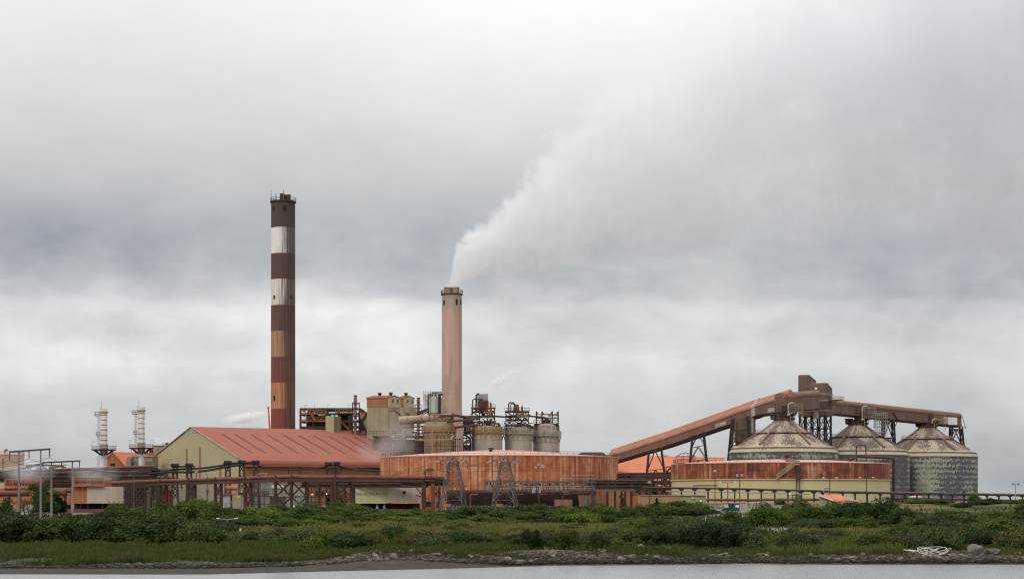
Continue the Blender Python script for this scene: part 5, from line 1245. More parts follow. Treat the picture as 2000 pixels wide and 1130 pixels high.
def gear_tower(t, D, x0, x1, ys, seed, box, tall=None, mat='dark_steel', small=True):
    """braced steel frame on a tank roof carrying bins, pipes and railings between columns x0..x1"""
    rng = random.Random(seed); n = 4; xs = [lerp(x0,x1,i/(n-1)) for i in range(n)]
    def f(m):
        for d in (D-3.2, D+3.2):
            for x in xs: m.beam(P(x,ys[-1],D)+Vector((0,d-D,0)), P(x,ys[0],D)+Vector((0,d-D,0)), .32)
            for y in ys: m.beam(P(x0,y,D)+Vector((0,d-D,0)), P(x1,y,D)+Vector((0,d-D,0)), .34)
            for a, b in zip(ys, ys[1:]):
                for i in range(n-1):
                    if rng.random() < .8: m.beam(P(xs[i],a,D)+Vector((0,d-D,0)), P(xs[i+1],b,D)+Vector((0,d-D,0)), .2)
                    if rng.random() < .5: m.beam(P(xs[i+1],a,D)+Vector((0,d-D,0)), P(xs[i],b,D)+Vector((0,d-D,0)), .2)
        for y in ys:
            for x in xs: m.beam(P(x,y,D)+Vector((0,-3.2,.02)), P(x,y,D)+Vector((0,3.2,.02)), .26)
    one(f, 'frame', MAT[mat], t)
    def pipes(m):
        for i in range(16):
            x = rng.uniform(x0-1, x1); y = rng.uniform(ys[0], ys[-1]-2); d = D+rng.uniform(-3.5, 2.5)
            if rng.random() < .5: m.path([P(x,y,d), P(x+rng.uniform(4,12),y+rng.uniform(-1,2),d)], rng.uniform(.12,.3), 6)
            else: m.path([P(x,y,d), P(x,y+rng.uniform(4,10),d), P(x+rng.uniform(-4,4),y+11,d)], rng.uniform(.12,.3), 6)
    one(pipes, 'pipework', MAT['brown_steel'], t)
    def base(m):
        for i in range(70):
            x = rng.uniform(x0-5, x1+9); y = ys[-1]-rng.uniform(0, 11)*(1 if x < x1 else .5); d = D+rng.uniform(-5, 2)
            k = rng.random(); e = P(x+rng.uniform(2,7),y,d) if k < .4 else P(x,y-rng.uniform(2,6),d) if k < .75 else P(x+rng.uniform(-4,4),y-4,d)
            m.beam(P(x,y,d), e, rng.uniform(.14,.36))
    one(base, 'base_lattice', MAT['dark_steel'], t)
    for i in range(5):
        x = rng.uniform(x0+1, x1-6); y = rng.choice(ys[1:]); one(lambda m: box_px(m, x, x+rng.uniform(3,7), y-rng.uniform(3,6), y-.3, D+rng.uniform(-2.5,1), 2), 'machine_box', MAT[rng.choice(['brown_steel','dark_steel','gallery'])], t)
    one(lambda m: (rail_px(m, x0-2, x1+2, ys[0], D-3.6, 1.3, 1.3, .07), m.bx(PX(x0-2,D), PX(x1+2,D), D-3.7, D+3.6, PZ(ys[0],D)-.1, PZ(ys[0],D)+.12)), 'walkway', MAT['yellow'] if seed % 2 else MAT['brown_steel'], t)
    if small:
        one(lambda m: (rail_px(m, lerp(x0,x1,.55), x1+1, ys[1]+1, D-3.7, 1.2, 1.2, .08), m.bx(PX(lerp(x0,x1,.5),D), PX(x1+1,D), D-3.9, D-3.3, PZ(ys[1]+1.4,D)-.2, PZ(ys[1]+1.4,D)+.1)), 'walkway', MAT['yellow'], t)
        def stair(m):
            a, b = P(lerp(x0,x1,.45),ys[0]+3,D-3.7), P(lerp(x0,x1,.85),ys[-1]-3,D-3.7)
            for k in (0,.7): m.beam(a+Vector((0,k,0)), b+Vector((0,k,0)), .22)
            m.beam(a+Vector((0,0,1)), b+Vector((0,0,1)), .1)
        one(stair, 'stair', MAT['dark_steel'], t)
# caged khaki tank with the yellow gallery in front of the pink chimney
D = 690.
t, x, r, zt = thickener('caged_tank', 'olive tank caged in scaffolding with an orange yellow gallery', 857.5, 30., D, 832, 842, MAT['olive_stain'], MAT['tank_olive'], MAT['yellow'], 3)
one(lambda m: m.lathe((x,D), [(r*.93,zt-.2),(r*.93,PZ(824,D)),(r*.5,PZ(823,D))], 48), 'top_drum', MAT['tank_olive'], t, True)
def cage(m):
    zz = [PZ(y,D) for y in (890,884,877,871,864.5,857.5,851)]
    R2 = r*1.09
    for i in range(26):
        a = 2*PI*i/26; c = (x+R2*math.cos(a), D+R2*math.sin(a)); m.beam((*c, zz[0]), (*c, zz[-1]), .13)
    for z in zz: m.path([(x+R2*math.cos(2*PI*i/26), D+R2*math.sin(2*PI*i/26), z) for i in range(27)], .075, 4)
one(cage, 'cage_lattice', MAT['brown_steel'], t)
one(lambda m: (m.beam(P(811,858.6,D-7), P(886,857,D-7), .42), m.beam(P(845,836,D-7.2), P(845,890,D-7.2), .22)), 'scaffold_ledger', MAT['gallery_roof'], t)
for k, (a, b, yy) in enumerate(((839,881,829),(846,866,824))):
    one(lambda m: rail_px(m, a, b, yy, D-3-k, 1.3, 1.0, .09), 'guard_rail', MAT['yellow'], t)
def topf(m):
    for px in (839.5, 848, 865, 882): m.beam(P(px,830,D-2.5), P(px,808,D-2.5), .32)
    m.beam(P(839,809,D-2.5), P(883,809.5,D-2.5), .3); m.beam(P(839,806.5,D-2.5), P(858,806.5,D-2.5), .22); m.path([P(856,818,D-2.8), P(857,814,D-2.8), P(871,813,D-2.8)], .25, 6)
one(topf, 'frame', MAT['brown_steel'], t)
one(lambda m: m.lathe((PX(859,D), D-2), [(.2,PZ(829,D)),(1.3,PZ(828,D)),(1.4,PZ(820,D)),(.5,PZ(818.5,D))], 14), 'motor', m_plain('blue_grey_motor', (.10,.14,.19), .5), t, True)
one(lambda m: box_px(m, 869, 875, 816, 823, D-3, 1.5), 'gear_box', MAT['yellow'], t)
one(lambda m: (m.beam(P(880,857,D-6.6), P(885,849,D-6.6), .5), m.beam(P(884,849,D-6.8), P(891,856,D-6.8), .3), m.beam(P(882,846,D-6.8), P(887,852,D-6.8), .3)), 'chute', MAT['patch'], t)
scaffold('scaffold', 'dense tube scaffold against the dark steam side of the caged tank', PX(811,692), PX(827,692), 689, 693, 6, PZ(846,692), 5, 9, MAT['brown_steel'], w=.12)
scaffold('scaffold', 'narrow tube scaffold between the caged tank and the grey post', PX(887,692), PX(901,692), 688, 691, 6, PZ(857,692), 4, 9, MAT['dark_steel'], w=.13)
p = thing('steel_mast', 'plain grey steel mast in front of the pink chimney foot', 'mast', (PX(902.5,692), 692, 5))
one(lambda m: m.beam(P(902.6,892,690), P(902.6,814,690), .55), 'shaft', MAT['tank_grey'], p); one(lambda m: box_px(m, 898, 903.5, 812, 814.5, 689.6, 1), 'head_plate', MAT['dark_steel'], p)
def pipe_line(name, label, pts, r, mat, cat='pipe', sag=0):
    t = [P(*q) for q in pts]; mb = MB(); mb.path(t, r, 8); o = mb.build(name, MAT[mat], smooth=True); tag(o, label, cat); return o
pipe_line('overhead_pipe', 'upper overhead pipe crossing in front of the pink chimney to the tall tank', [(858,812.5,686),(890,810.5,686),(905,813,686),(932,818,686)], .42, 'brown_steel')
pipe_line('overhead_pipe', 'middle overhead pipe crossing in front of the pink chimney to the tall tank', [(873,823,685),(905,820,685),(936,817,686)], .38, 'brown_steel')
pipe_line('overhead_pipe', 'lower overhead pipe crossing in front of the pink chimney to the tall tank', [(888,834.5,685),(905,832,685),(934,829,686)], .42, 'brown_steel')
# three grey tanks right of the chimney
D = 700.
t, x, r, zt = thickener('settling_tank', 'nearest grey green settling tank with tall dark gear tower and steaming stack', 951.5, 29.8, D, 834, 845, MAT['tank_olive'], MAT['tank_grey'], MAT['yellow'], 1)
gear_tower(t, D, 922, 966, [796.5,804,813,824,834], 11, 1)
one(lambda m: m.path([P(930.5,800,D-2.6), P(930.5,772,D-2.6), P(931.5,770,D-2.6), P(934,769,D-2.6), P(936,769,D-2.6)], M_(2.1,D), 12), 'bent_flue', MAT['dark_steel'], t, True)
one(lambda m: m.hexa([P(933,796,D-1), P(954,796,D-1), P(954,796,D+2.6), P(933,796,D+2.6)], [P(934,769,D-1), P(953,768.5,D-1), P(953,768.5,D+2.6), P(934,769,D+2.6)]), 'steam_stack', MAT['galv'], t)
one(lambda m: m.path([P(923,800,D-3.3), P(923,781,D-3.3), P(925,779,D-3.3), P(943,779.5,D-3.3), P(945,782,D-3.3)], .25, 6), 'loop_pipe', MAT['dark_steel'], t, True)
one(lambda m: m.lathe((PX(944,D), D-2.2), [(.3,PZ(812,D)),(1.9,PZ(799,D)),(1.9,PZ(784,D)),(1.2,PZ(781,D))], 14), 'cyclone', MAT['brown_steel'], t, True)
one(lambda m: (box_px(m, 947, 954, 783, 790, D-1.6, 3), box_px(m, 956.5, 960, 786, 796, D-2, 1), m.beam(P(958,786,D-2), P(958,781,D-2), .12)), 'machine_box', MAT['brown_steel'], t)
one(lambda m: m.beam(P(944,818,D-6.2), P(944,862,D-6.2), .22), 'drop_pipe', MAT['tank_olive'], t)
D = 706.
t, x, r, zt = thickener('settling_tank', 'middle grey green settling tank with shorter gear tower and brown bin', 1013, 27.0, D, 836.5, 846.5, MAT['olive_stain'], MAT['tank_grey'], MAT['tank_green'], 2)
gear_tower(t, D, 988, 1032, [803.5,812,820,830,838], 12, 1)
one(lambda m: m.hexa([P(1001,803,D-2), P(1015,803,D-2), P(1015,803,D+2), P(1001,803,D+2)], [P(1004,789,D-2), P(1013,789,D-2), P(1013,789,D+2), P(1004,789,D+2)]), 'bin', MAT['gallery'], t)
one(lambda m: (m.path([P(993.5,806,D-3), P(993.5,788,D-3), P(995,786,D-3), P(1002,785.7,D-3), P(1006,789,D-3)], .28, 6), m.path([P(997.5,806,D-3.2), P(997.5,790,D-3.2), P(999,788.5,D-3.2), P(1006,788.5,D-3.2)], .2, 6)), 'loop_pipe', MAT['dark_steel'], t, True)
one(lambda m: (box_px(m, 1018, 1021.5, 793, 803, D-2, 1), m.beam(P(1020,793,D-2), P(1020,790,D-2), .12)), 'machine_box', MAT['brown_steel'], t)
one(lambda m: (m.bx(PX(981,D-5), PX(1003,D-5), D-7.6, D-7.0, PZ(834.5,D-5), PZ(833.5,D-5)), rail_px(m, 981, 1003, 833, D-7.6, 1.9, .9, .07)), 'bridge', MAT['galv'], t)
D = 712.
t, x, r, zt = thickener('settling_tank', 'farthest grey green settling tank with open hoist frame', 1067, 26.0, D, 845, 850.5, MAT['tank_grey'], MAT['tank_grey'], MAT['tank_green'], 4)
one(lambda m: m.lathe((x,D), [(r*.98,zt-.1),(r*1.0,zt+1),(r*.98,zt+2.6),(r*.9,zt+3.0),(r*.4,zt+3.6)], 48), 'top_cover', m_streak('flaking_cover', [(.16,.10,.09),(.32,.24,.23),(.45,.38,.36)], 1.5, .3), t, True)
def hoist(m):
    for px in (1047.5, 1058.5, 1078.5, 1090):
        for dy in (-3, 3): m.beam(P(px,842,D)+Vector((0,dy,0)), P(px,803,D)+Vector((0,dy,0)), .38)
    for px, s in ((1047.5,1),(1058.5,1),(1078.5,-1),(1090,-1)): m.beam(P(px,803,D-3.2), P(px+3.5*s,808,D-3.2), .3)
    for y in (815.5, 830.5): m.beam(P(1046,y,D-3.1), P(1092,y,D-3.1), .32)
    for a, b in ((1047.5,1058.5),(1078.5,1090)): m.beam(P(a,809,D-3.1), P(b,809,D-3.1), .25); m.beam(P(a,809,D-3.05), P(b,822,D-3.05), .14); m.beam(P(b,809,D-3.05), P(a,822,D-3.05), .14)
    for y in (820,): 
        for px in (1058.5,1078.5): m.beam(P(px,y,D-3), P(px,y,D+3), .2)
one(hoist, 'hoist_frame', MAT['dark_steel'], t)
one(lambda m: (m.beam(P(1058,808.5,D-2.6), P(1091,809.5,D-2.6), .45), box_px(m, 1070, 1076, 810, 812.5, D-3, .8)), 'hoist_beam', MAT['yellow'], t)
one(lambda m: (m.bx(PX(1043,D), PX(1090,D), D-3.6, D+3.4, PZ(828.5,D), PZ(827,D)), rail_px(m, 1042, 1090, 827, D-3.7, 1.3, 1.1, .07)), 'walkway', MAT['brown_steel'], t)
one(lambda m: m.lathe((PX(1068,D), D-1.5), [(1.3,PZ(827,D)),(1.4,PZ(820,D)),(.6,PZ(818,D)),(.6,PZ(816,D))], 14), 'motor', m_plain('dark_blue_motor', (.035,.05,.08), .5), t, True)
one(lambda m: [m.path([P(a,827,D-2.4), P(a,818,D-2.4), P(a+1.5,816,D-2.4), P(a+4,816,D-2.4), P(a+5,819,D-2.4)], .22, 6) for a in (1060,1070)], 'bent_pipe', MAT['dark_steel'], t, True)
one(lambda m: [m.beam(P(a,829,D-6.7), P(a,846,D-6.7), .45) for a in (1057,1076.5)], 'stiffener_frame', MAT['tank_grey'], t)
pipe_line('overhead_pipe', 'thin overhead pipe linking the gear towers of the settling tanks', [(963,812,702),(990,814,703),(1034,812,707),(1062,814.5,709),(1069,817,709)], .3, 'dark_steel')
f = thing('pipe_bridge', 'dark pipe bridge and steelwork between the grey mast and the nearest settling tank', 'steel frame', (PX(912,696),696,5))
one(lambda m: frame_px(m, [904.5,911,918,924], [812,822,833,842,855,870,890], 696, 6, .3, [(905,855,918,842),(904,870,912,856),(911,812,924,833)]), 'frame', MAT['dark_steel'], f)
one(lambda m: (box_px(m, 906, 919, 834, 847, 697, 4), box_px(m, 905, 922, 813, 829, 698, 4)), 'machine_box', MAT['black_steel'], f)
one(lambda m: box_px(m, 905, 920, 868, 892, 699, 4), 'wall', MAT['tank_grey'], f)
one(lambda m: m.hexa([P(904,868,697), P(920,864,697), P(920,864,701), P(904,868,701)], [P(904,862,697), P(920,855,697), P(920,855,701), P(904,862,701)]), 'duct', MAT['stack_white'], f)
one(lambda m: m.path([P(904,848,695.4), P(912,850,695.4), P(918,856,695.4), P(919.5,862,695.4), P(919.5,890,695.4)], .32, 8), 'bent_pipe', MAT['black_steel'], f, True)
one(lambda m: rail_px(m, 911, 924, 842, 695.4, 1.3, .9, .08), 'guard_rail', MAT['yellow'], f)
# red lattice boom of a crane behind the shed
c = thing('crane', 'bright red crane boom sticking up beside the tall chimney', 'crane', (PX(527,770),770,5))
one(lambda m: m.hexa([P(525.6,845,770), P(529.2,845,770), P(529.2,845,771.2), P(525.6,845,771.2)], [P(523,796,770), P(525.4,796,770), P(525.4,796,771), P(523,796,771)]), 'boom', MAT['crane'], c)
one(lambda m: (m.hexa([P(521,797.5,769.7), P(526.4,796,769.7), P(526.4,796,771), P(521,797.5,771)], [P(521.2,795,769.7), P(525.8,793,769.7), P(525.8,793,771), P(521.2,795,771)])), 'boom_head', MAT['crane'], c)
one(lambda m: box_px(m, 515, 540, 935, 948, 769, 3), 'body', MAT['crane'], c)
# ---------------------------------------------------------------- roofs behind the conveyor
def back_shed():
    t = thing('red_shed', 'broad bright orange shed roof behind the inclined conveyor', 'shed', (PX(1310,820),820,7))
    D = 790.
    one(lambda m: m.hexa([P(1188,948,D), P(1424,905,D), P(1424,905,D+60), P(1188,948,D+60)][:0] or [Vector((PX(1150,D),D,5)), Vector((PX(1421,D),D,5)), Vector((PX(1421,D),D+70,5)), Vector((PX(1150,D),D+70,5))], [Vector((PX(1150,D),D,PZ(946,D))), Vector((PX(1421,D),D,PZ(950,D))), Vector((PX(1421,D),D+70,PZ(950,D))), Vector((PX(1150,D),D+70,PZ(946,D)))]), 'wall', MAT['orange_wall'], t)
    def slope(m):
        a, b, c, d = Vector((PX(1150,D),D-1,PZ(946,D))), Vector((PX(1428,D),D-1,PZ(950,D))), P(1413,892.5,D+34), P(1150,887,D+34)
        m.hexa([a-Vector((0,0,.6)), b-Vector((0,0,.6)), c-Vector((0,0,.6)), d-Vector((0,0,.6))], [a, b, c, d])
        e, f_ = Vector((PX(1150,D),D+71,a.z)), Vector((PX(1428,D),D+71,b.z))
        m.hexa([d-Vector((0,0,.6)), c-Vector((0,0,.6)), f_-Vector((0,0,.6)), e-Vector((0,0,.6))], [d, c, f_, e])
    one(slope, 'roof', MAT['bright_roof'], t)
    one(lambda m: m.prism([P(1420.6,950,D), P(1413,893,D+34), Vector((PX(1421,D),D+70,PZ(950,D)))], (.3,0,0)), 'gable_cladding', MAT['orange_wall'], t)
    one(lambda m: (m.bx(PX(1308,D),PX(1317,D),D+33.5,D+34.6,PZ(889.5,D+34),PZ(888,D+34))), 'ridge_cap', MAT['olive'], t)
    u = thing('annexe_roof', 'lower orange lean-to roof at the foot of the broad orange shed', 'shed', (PX(1230,740),740,6))
    one(lambda m: m.prism([P(1205,921,745), P(1214,921,745), P(1240,930,742), P(1275,936,742), P(1275,958,742), P(1205,958,742)], (0,12,0)), 'wall', MAT['orange_wall'], u)
    one(lambda m: m.path([P(1205,920,744), P(1216,921,744), P(1238,929,741.5), P(1275,936,741.5)], .9, 8), 'roof_edge', MAT['bright_roof'], u, True)
back_shed()
# ---------------------------------------------------------------- twin white stacks
def twin(px, D, ytop, label):
    x = PX(px,D); z = lambda y: PZ(y-(798-798)+ (ytop-798), D)
    t = thing('white_stack', label, 'stack', (x,D,5), 'white stacks')
    r = M_(6.5,D)
    one(lambda m: m.lathe((x,D), [(r*.82,5),(r*.82,z(890)),(r*1.15,z(884.5)),(r*1.15,z(877))], 32), 'lower_shaft', MAT['stack_white'], t, True)
    one(lambda m: m.lathe((x,D), [(r*1.22,z(877)),(r*1.22,z(867)),(r,z(866.8))], 32), 'collar', MAT['stack_brown'], t, True)
    one(lambda m: m.lathe((x,D), [(r,z(866.8)),(r,z(798)),(r*.88,z(798)),(r*.88,z(800))], 32), 'shaft', MAT['stack_white'], t, True)
    one(lambda m: m.lathe((x,D), [(r,z(806)),(r*1.35,z(805.4)),(r*1.35,z(803.4)),(r,z(803))], 32), 'top_ring', MAT['tank_olive'], t, True)
    for y in (810,819.5,829.5,839,849.5,859): one(lambda m: m.lathe((x,D), [(r,z(y)-.14),(r*1.06,z(y)-.1),(r*1.06,z(y)+.1),(r,z(y)+.14)], 32), 'ring', MAT['yellow'] if px < 240 else MAT['stack_brown'], t)
    R2 = M_(24,D)
    def plat(m):
        m.lathe((x,D), [(r*1.15,z(879.5)),(R2*.96,z(879)),(R2,z(877.5)),(R2,z(876.8)),(r*1.2,z(876.8))], 32)
        for i in range(10): a = 2*PI*i/10+.15; d = Vector((math.cos(a),math.sin(a),0)); c = Vector((x,D,0)); m.beam(c+d*R2*.8+Vector((0,0,z(879))), c+d*r*.9+Vector((0,0,z(888.5))), .3)
    one(plat, 'platform', MAT['brown_steel'], t)
    one(lambda m: m.ring_rail((x,D), R2*.98, z(876.8), 1.15, 22, .06), 'guard_rail', MAT['tank_grey'], t)
    for s in (-1,1):
        def lp(m):
            q = Vector((x+s*R2*.99,D-.2,z(876.8))); m.path([q, q+Vector((0,0,2.2)), q+Vector((s*-.1,0,2.6)), q+Vector((-s*.55,0,2.75)), q+Vector((-s*.8,0,2.5))], .06, 5); m.bx(q.x-s*.85-.15, q.x-s*.85+.15, D-.35, D-.05, z(876.8)+2.3, z(876.8)+2.5)
        one(lp, 'lamp', MAT['galv'], t)
    # ladder, landings on the left
    def lad(m):
        for dx in (-1.18,-1.55): m.beam((x+r*dx*1.0-.2,D-.2,z(918)), (x+r*dx-.2,D-.2,z(806)), .09)
        for i in range(40): q = z(918)+i*(z(806)-z(918))/40; m.beam((x-r*1.18-.2,D-.2,q), (x-r*1.55-.2,D-.2,q), .06)
        for y0, y1 in ((853,866),(818,845),(895,912)):
            n = int((z(y0)-z(y1))/1.)
            for i in range(n+1): q = z(y1)+i; m.path([(x-r*1.37-.2+.45*math.cos(a), D-.45+.45*math.sin(a), q) for a in [PI+k*PI/5 for k in range(6)]], .04, 4)
            m.beam((x-r*1.37-.65,D-.45,z(y1)), (x-r*1.37-.65,D-.45,z(y0)), .07)
    one(lad, 'ladder', MAT['galv'], t)
    for y, a, b in ((810.5,-17.5,-7),(849.5,-14.5,-7)):
        def land(m):
            x0, x1 = x+M_(a,D), x+M_(b,D); m.bx(x0,x1,D-1.,D+1.,z(y)-.12,z(y)+.05); m.rail([(x1,D-1,z(y)),(x0,D-1,z(y)),(x0,D+1,z(y)),(x1,D+1,z(y))],1.1,.9,.055)
            m.beam((x0+.3,D-.9,z(y)-.1), (x1,D-.9,z(y+7.5)), .16)
        one(land, 'landing', MAT['stack_brown'], t)
    one(lambda m: (m.beam((x-r*.75,D,z(800)), (x-r*.75,D,z(783)), .09), m.path([(x-r*1.2,D-.3,z(806)),(x-r*1.2,D-.3,z(797)),(x-r*1.0,D-.3,z(795)),(x-r*.8,D-.3,z(795.5))], .08, 5)), 'lightning_rod', MAT['galv'], t)
twin(203, 700, 798, 'white stack with orange ring stains, first of the two from the shore poles')
twin(276, 692, 795, 'cleaner white stack standing nearest the big shed gable')

# ---------------------------------------------------------------- buildings on the left
def left_side():
    D = 690.; x = PX(-14,D); r = M_(60,D)
    t = thing('product_tank', 'cream tank with pink roof cut by the photo edge', 'tank', (x,D,5))
    one(lambda m: m.lathe((x,D), [(r,5),(r,PZ(888,D))], 64), 'wall', m_streak('cream_rusty_tank', [(.38,.17,.09),(.46,.34,.25),(.52,.43,.34)], .22, .05, spots=.15, spotc=(.40,.16,.07)), t, True)
    one(lambda m: m.lathe((x,D), [(r*1.01,PZ(888.5,D)),(r*1.01,PZ(887.6,D)),(r*.5,PZ(882.5,D)),(.3,PZ(881,D))], 64), 'roof', MAT['pink_roof'], t, True)
    one(lambda m: m.ring_rail((x,D), r, PZ(887.6,D), 1.1, 40, .05, -1.2, .9), 'guard_rail', MAT['galv'], t)
    one(lambda m: m.path([P(9.5,885,D-9), P(9.5,879,D-9), P(11,877,D-9), P(13.5,877.5,D-9), P(14.5,880,D-9)], .3, 8), 'vent_pipe', MAT['yellow'], t, True)
    one(lambda m: m.beam(P(5.8,893,D-10.4), P(5.8,925,D-10.4), .25), 'wall_pipe', MAT['brown_steel'], t)
    # orange roofed house behind the twin stacks
    D = 735.; h = thing('orange_house', 'orange rusted house with steep orange roof between the white stacks', 'house', (PX(225,D),D,5))
    A, B, Cc = P(209,893,D), P(220.5,883.5,D), P(246.5,912,D)
    one(lambda m: m.prism([Vector((A.x,D,5)), A, B, Cc, Vector((Cc.x,D,5))], (6,14,0)), 'gable_wall', MAT['orange_wall'], h)
    e = Vector((8.5,14.5,0))
    one(lambda m: (m.hexa([B+Vector((0,-.3,.0)), Cc+Vector((.5,-.3,-.5)), Cc+e+Vector((.5,0,-.5)), B+e], [B+Vector((0,-.3,.35)), Cc+Vector((.6,-.3,-.1)), Cc+e+Vector((.6,0,-.1)), B+e+Vector((0,0,.35))]), m.hexa([A+Vector((-.5,-.3,-.5)), B+Vector((0,-.32,0)), B+e, A+e+Vector((-.5,0,-.5))], [A+Vector((-.6,-.3,-.1)), B+Vector((0,-.32,.34)), B+e+Vector((0,0,.34)), A+e+Vector((-.6,0,-.1))])), 'roof', MAT['bright_roof'], h)
    one(lambda m: box_px(m, 215.5, 224.5, 903.8, 912, D-.06, .3), 'window', MAT['dark'], h)
    one(lambda m: (m.beam(P(238,884,D+8), P(238,881,D+8), .1), m.beam(P(257,884,D+12), P(257,876,D+12), .12)), 'roof_mast', MAT['dark_steel'], h)
    D = 722.; k = thing('olive_house', 'low olive house with strip window behind the cleaner white stack', 'house', (PX(275,D),D,5))
    one(lambda m: box_px(m, 252, 297, 891, 930, D, 12), 'wall', MAT['olive_stain'], k)
    one(lambda m: box_px(m, 251.4, 297.6, 889.6, 891, D-.4, 12.8), 'roof', MAT['patch'], k)
    one(lambda m: box_px(m, 254.5, 270, 901, 908.5, D-.08, .3), 'window', MAT['glass'], k)
    one(lambda m: box_px(m, 284, 296, 900, 907, D-.08, .3), 'window', MAT['glass'], k)
    for i, dx in enumerate((0,3,6)): one(lambda m: m.path([P(248+dx,914,D-1.2), P(248+dx,899,D-1.2), P(249.5+dx,894,D-1.2), P(253+dx,891.8,D-1.2), P(258,891,D-1)], .42, 8), 'duct', MAT['stack_brown'], k, True)
    D = 775.; k = thing('olive_block', 'tall plain olive block behind the shed gable slope', 'building', (PX(312,D),D,5))
    one(lambda m: box_px(m, 297, 336, 869.5, 940, D, 14), 'wall', MAT['olive_stain'], k); one(lambda m: box_px(m, 296.5, 336.5, 868.6, 869.6, D-.3, 14.6), 'roof', MAT['olive'], k)
    one(lambda m: (box_px(m, 323.5, 328, 864, 868.7, D+2, 2), rail_px(m, 317, 329, 868.6, D+1, .8, 1.2, .05)), 'roof_fan', MAT['dark_steel'], k)
    one(lambda m: m.lathe((PX(295,D-3),D-3), [(.75,PZ(890,D)),(.75,PZ(877,D)),(.6,PZ(876,D))], 12), 'vent_pipe', MAT['dark_steel'], k)
    k = thing('orange_block', 'strip of orange roof low behind the cleaner white stack', 'building', (PX(288,760),760,5))
    one(lambda m: box_px(m, 279, 297, 884, 900, 760, 10), 'wall', MAT['bright_roof'], k)
    one(lambda m: [m.lathe((PX(p,759),759), [(.25,PZ(886,759)),(.25,PZ(881,759)),(.5,PZ(881,759)),(.5,PZ(879.5,759)),(.1,PZ(879,759))], 10) for p in (264,288)], 'roof_vent', MAT['brown_steel'], k)
left_side()
def slat_box(t, x0, x1, y0, y1, D, dep, mat, flare=0, n=20):
    """cooling tower top: vertical slats over dark louvres, flared at the foot"""
    one(lambda m: box_px(m, x0+.6, x1-.6, y0+1, y1, D+.4, dep-.8), 'louvre_core', MAT['dark_steel'], t)
    def f(m):
        ym = lerp(y0,y1,.72)
        for i in range(n+1):
            px = lerp(x0,x1,i/n); m.beam(P(px,ym,D), P(px,y0,D), M_((x1-x0)/n*.42,D), .2); 
            if flare: m.beam(P(px,ym,D), P(px,y1,D)+Vector((0,-flare,0)), M_((x1-x0)/n*.5,D), .2)
            else: m.beam(P(px,ym,D), P(px,y1,D), M_((x1-x0)/n*.42,D), .2)
        for i in range(6):
            for X in (PX(x0,D), PX(x1,D)): q = D+dep*i/5; m.beam((X,q,PZ(y1,D)), (X,q,PZ(y0,D)), .4)
        for y in (y0, ym, lerp(y0,ym,.5)): m.beam(P(x0,y,D-.12), P(x1,y,D-.12), .22)
        if flare:
            a, b = P(x0,ym,D), P(x1,ym,D); m.hexa([P(x0-1,y1,D)+Vector((0,-flare+.2,0)), P(x1+1,y1,D)+Vector((0,-flare+.2,0)), P(x1+1,y1,D)+Vector((0,dep,0)), P(x0-1,y1,D)+Vector((0,dep,0))], [a+Vector((0,.1,0)), b+Vector((0,.1,0)), b+Vector((0,dep,0)), a+Vector((0,dep,0))])
    one(f, 'slat_frame', mat, t)
    one(lambda m: m.rail([P(x0,y0,D), P(x1,y0,D)], 1.1, 2.4, .05), 'guard_rail', MAT['dark_steel'], t)
    q = (x0+x1)/2; one(lambda m: lamp_px(m, q, y0, y0-4.5, D, .5, .1), 'lamp', MAT['dark_steel'], t)
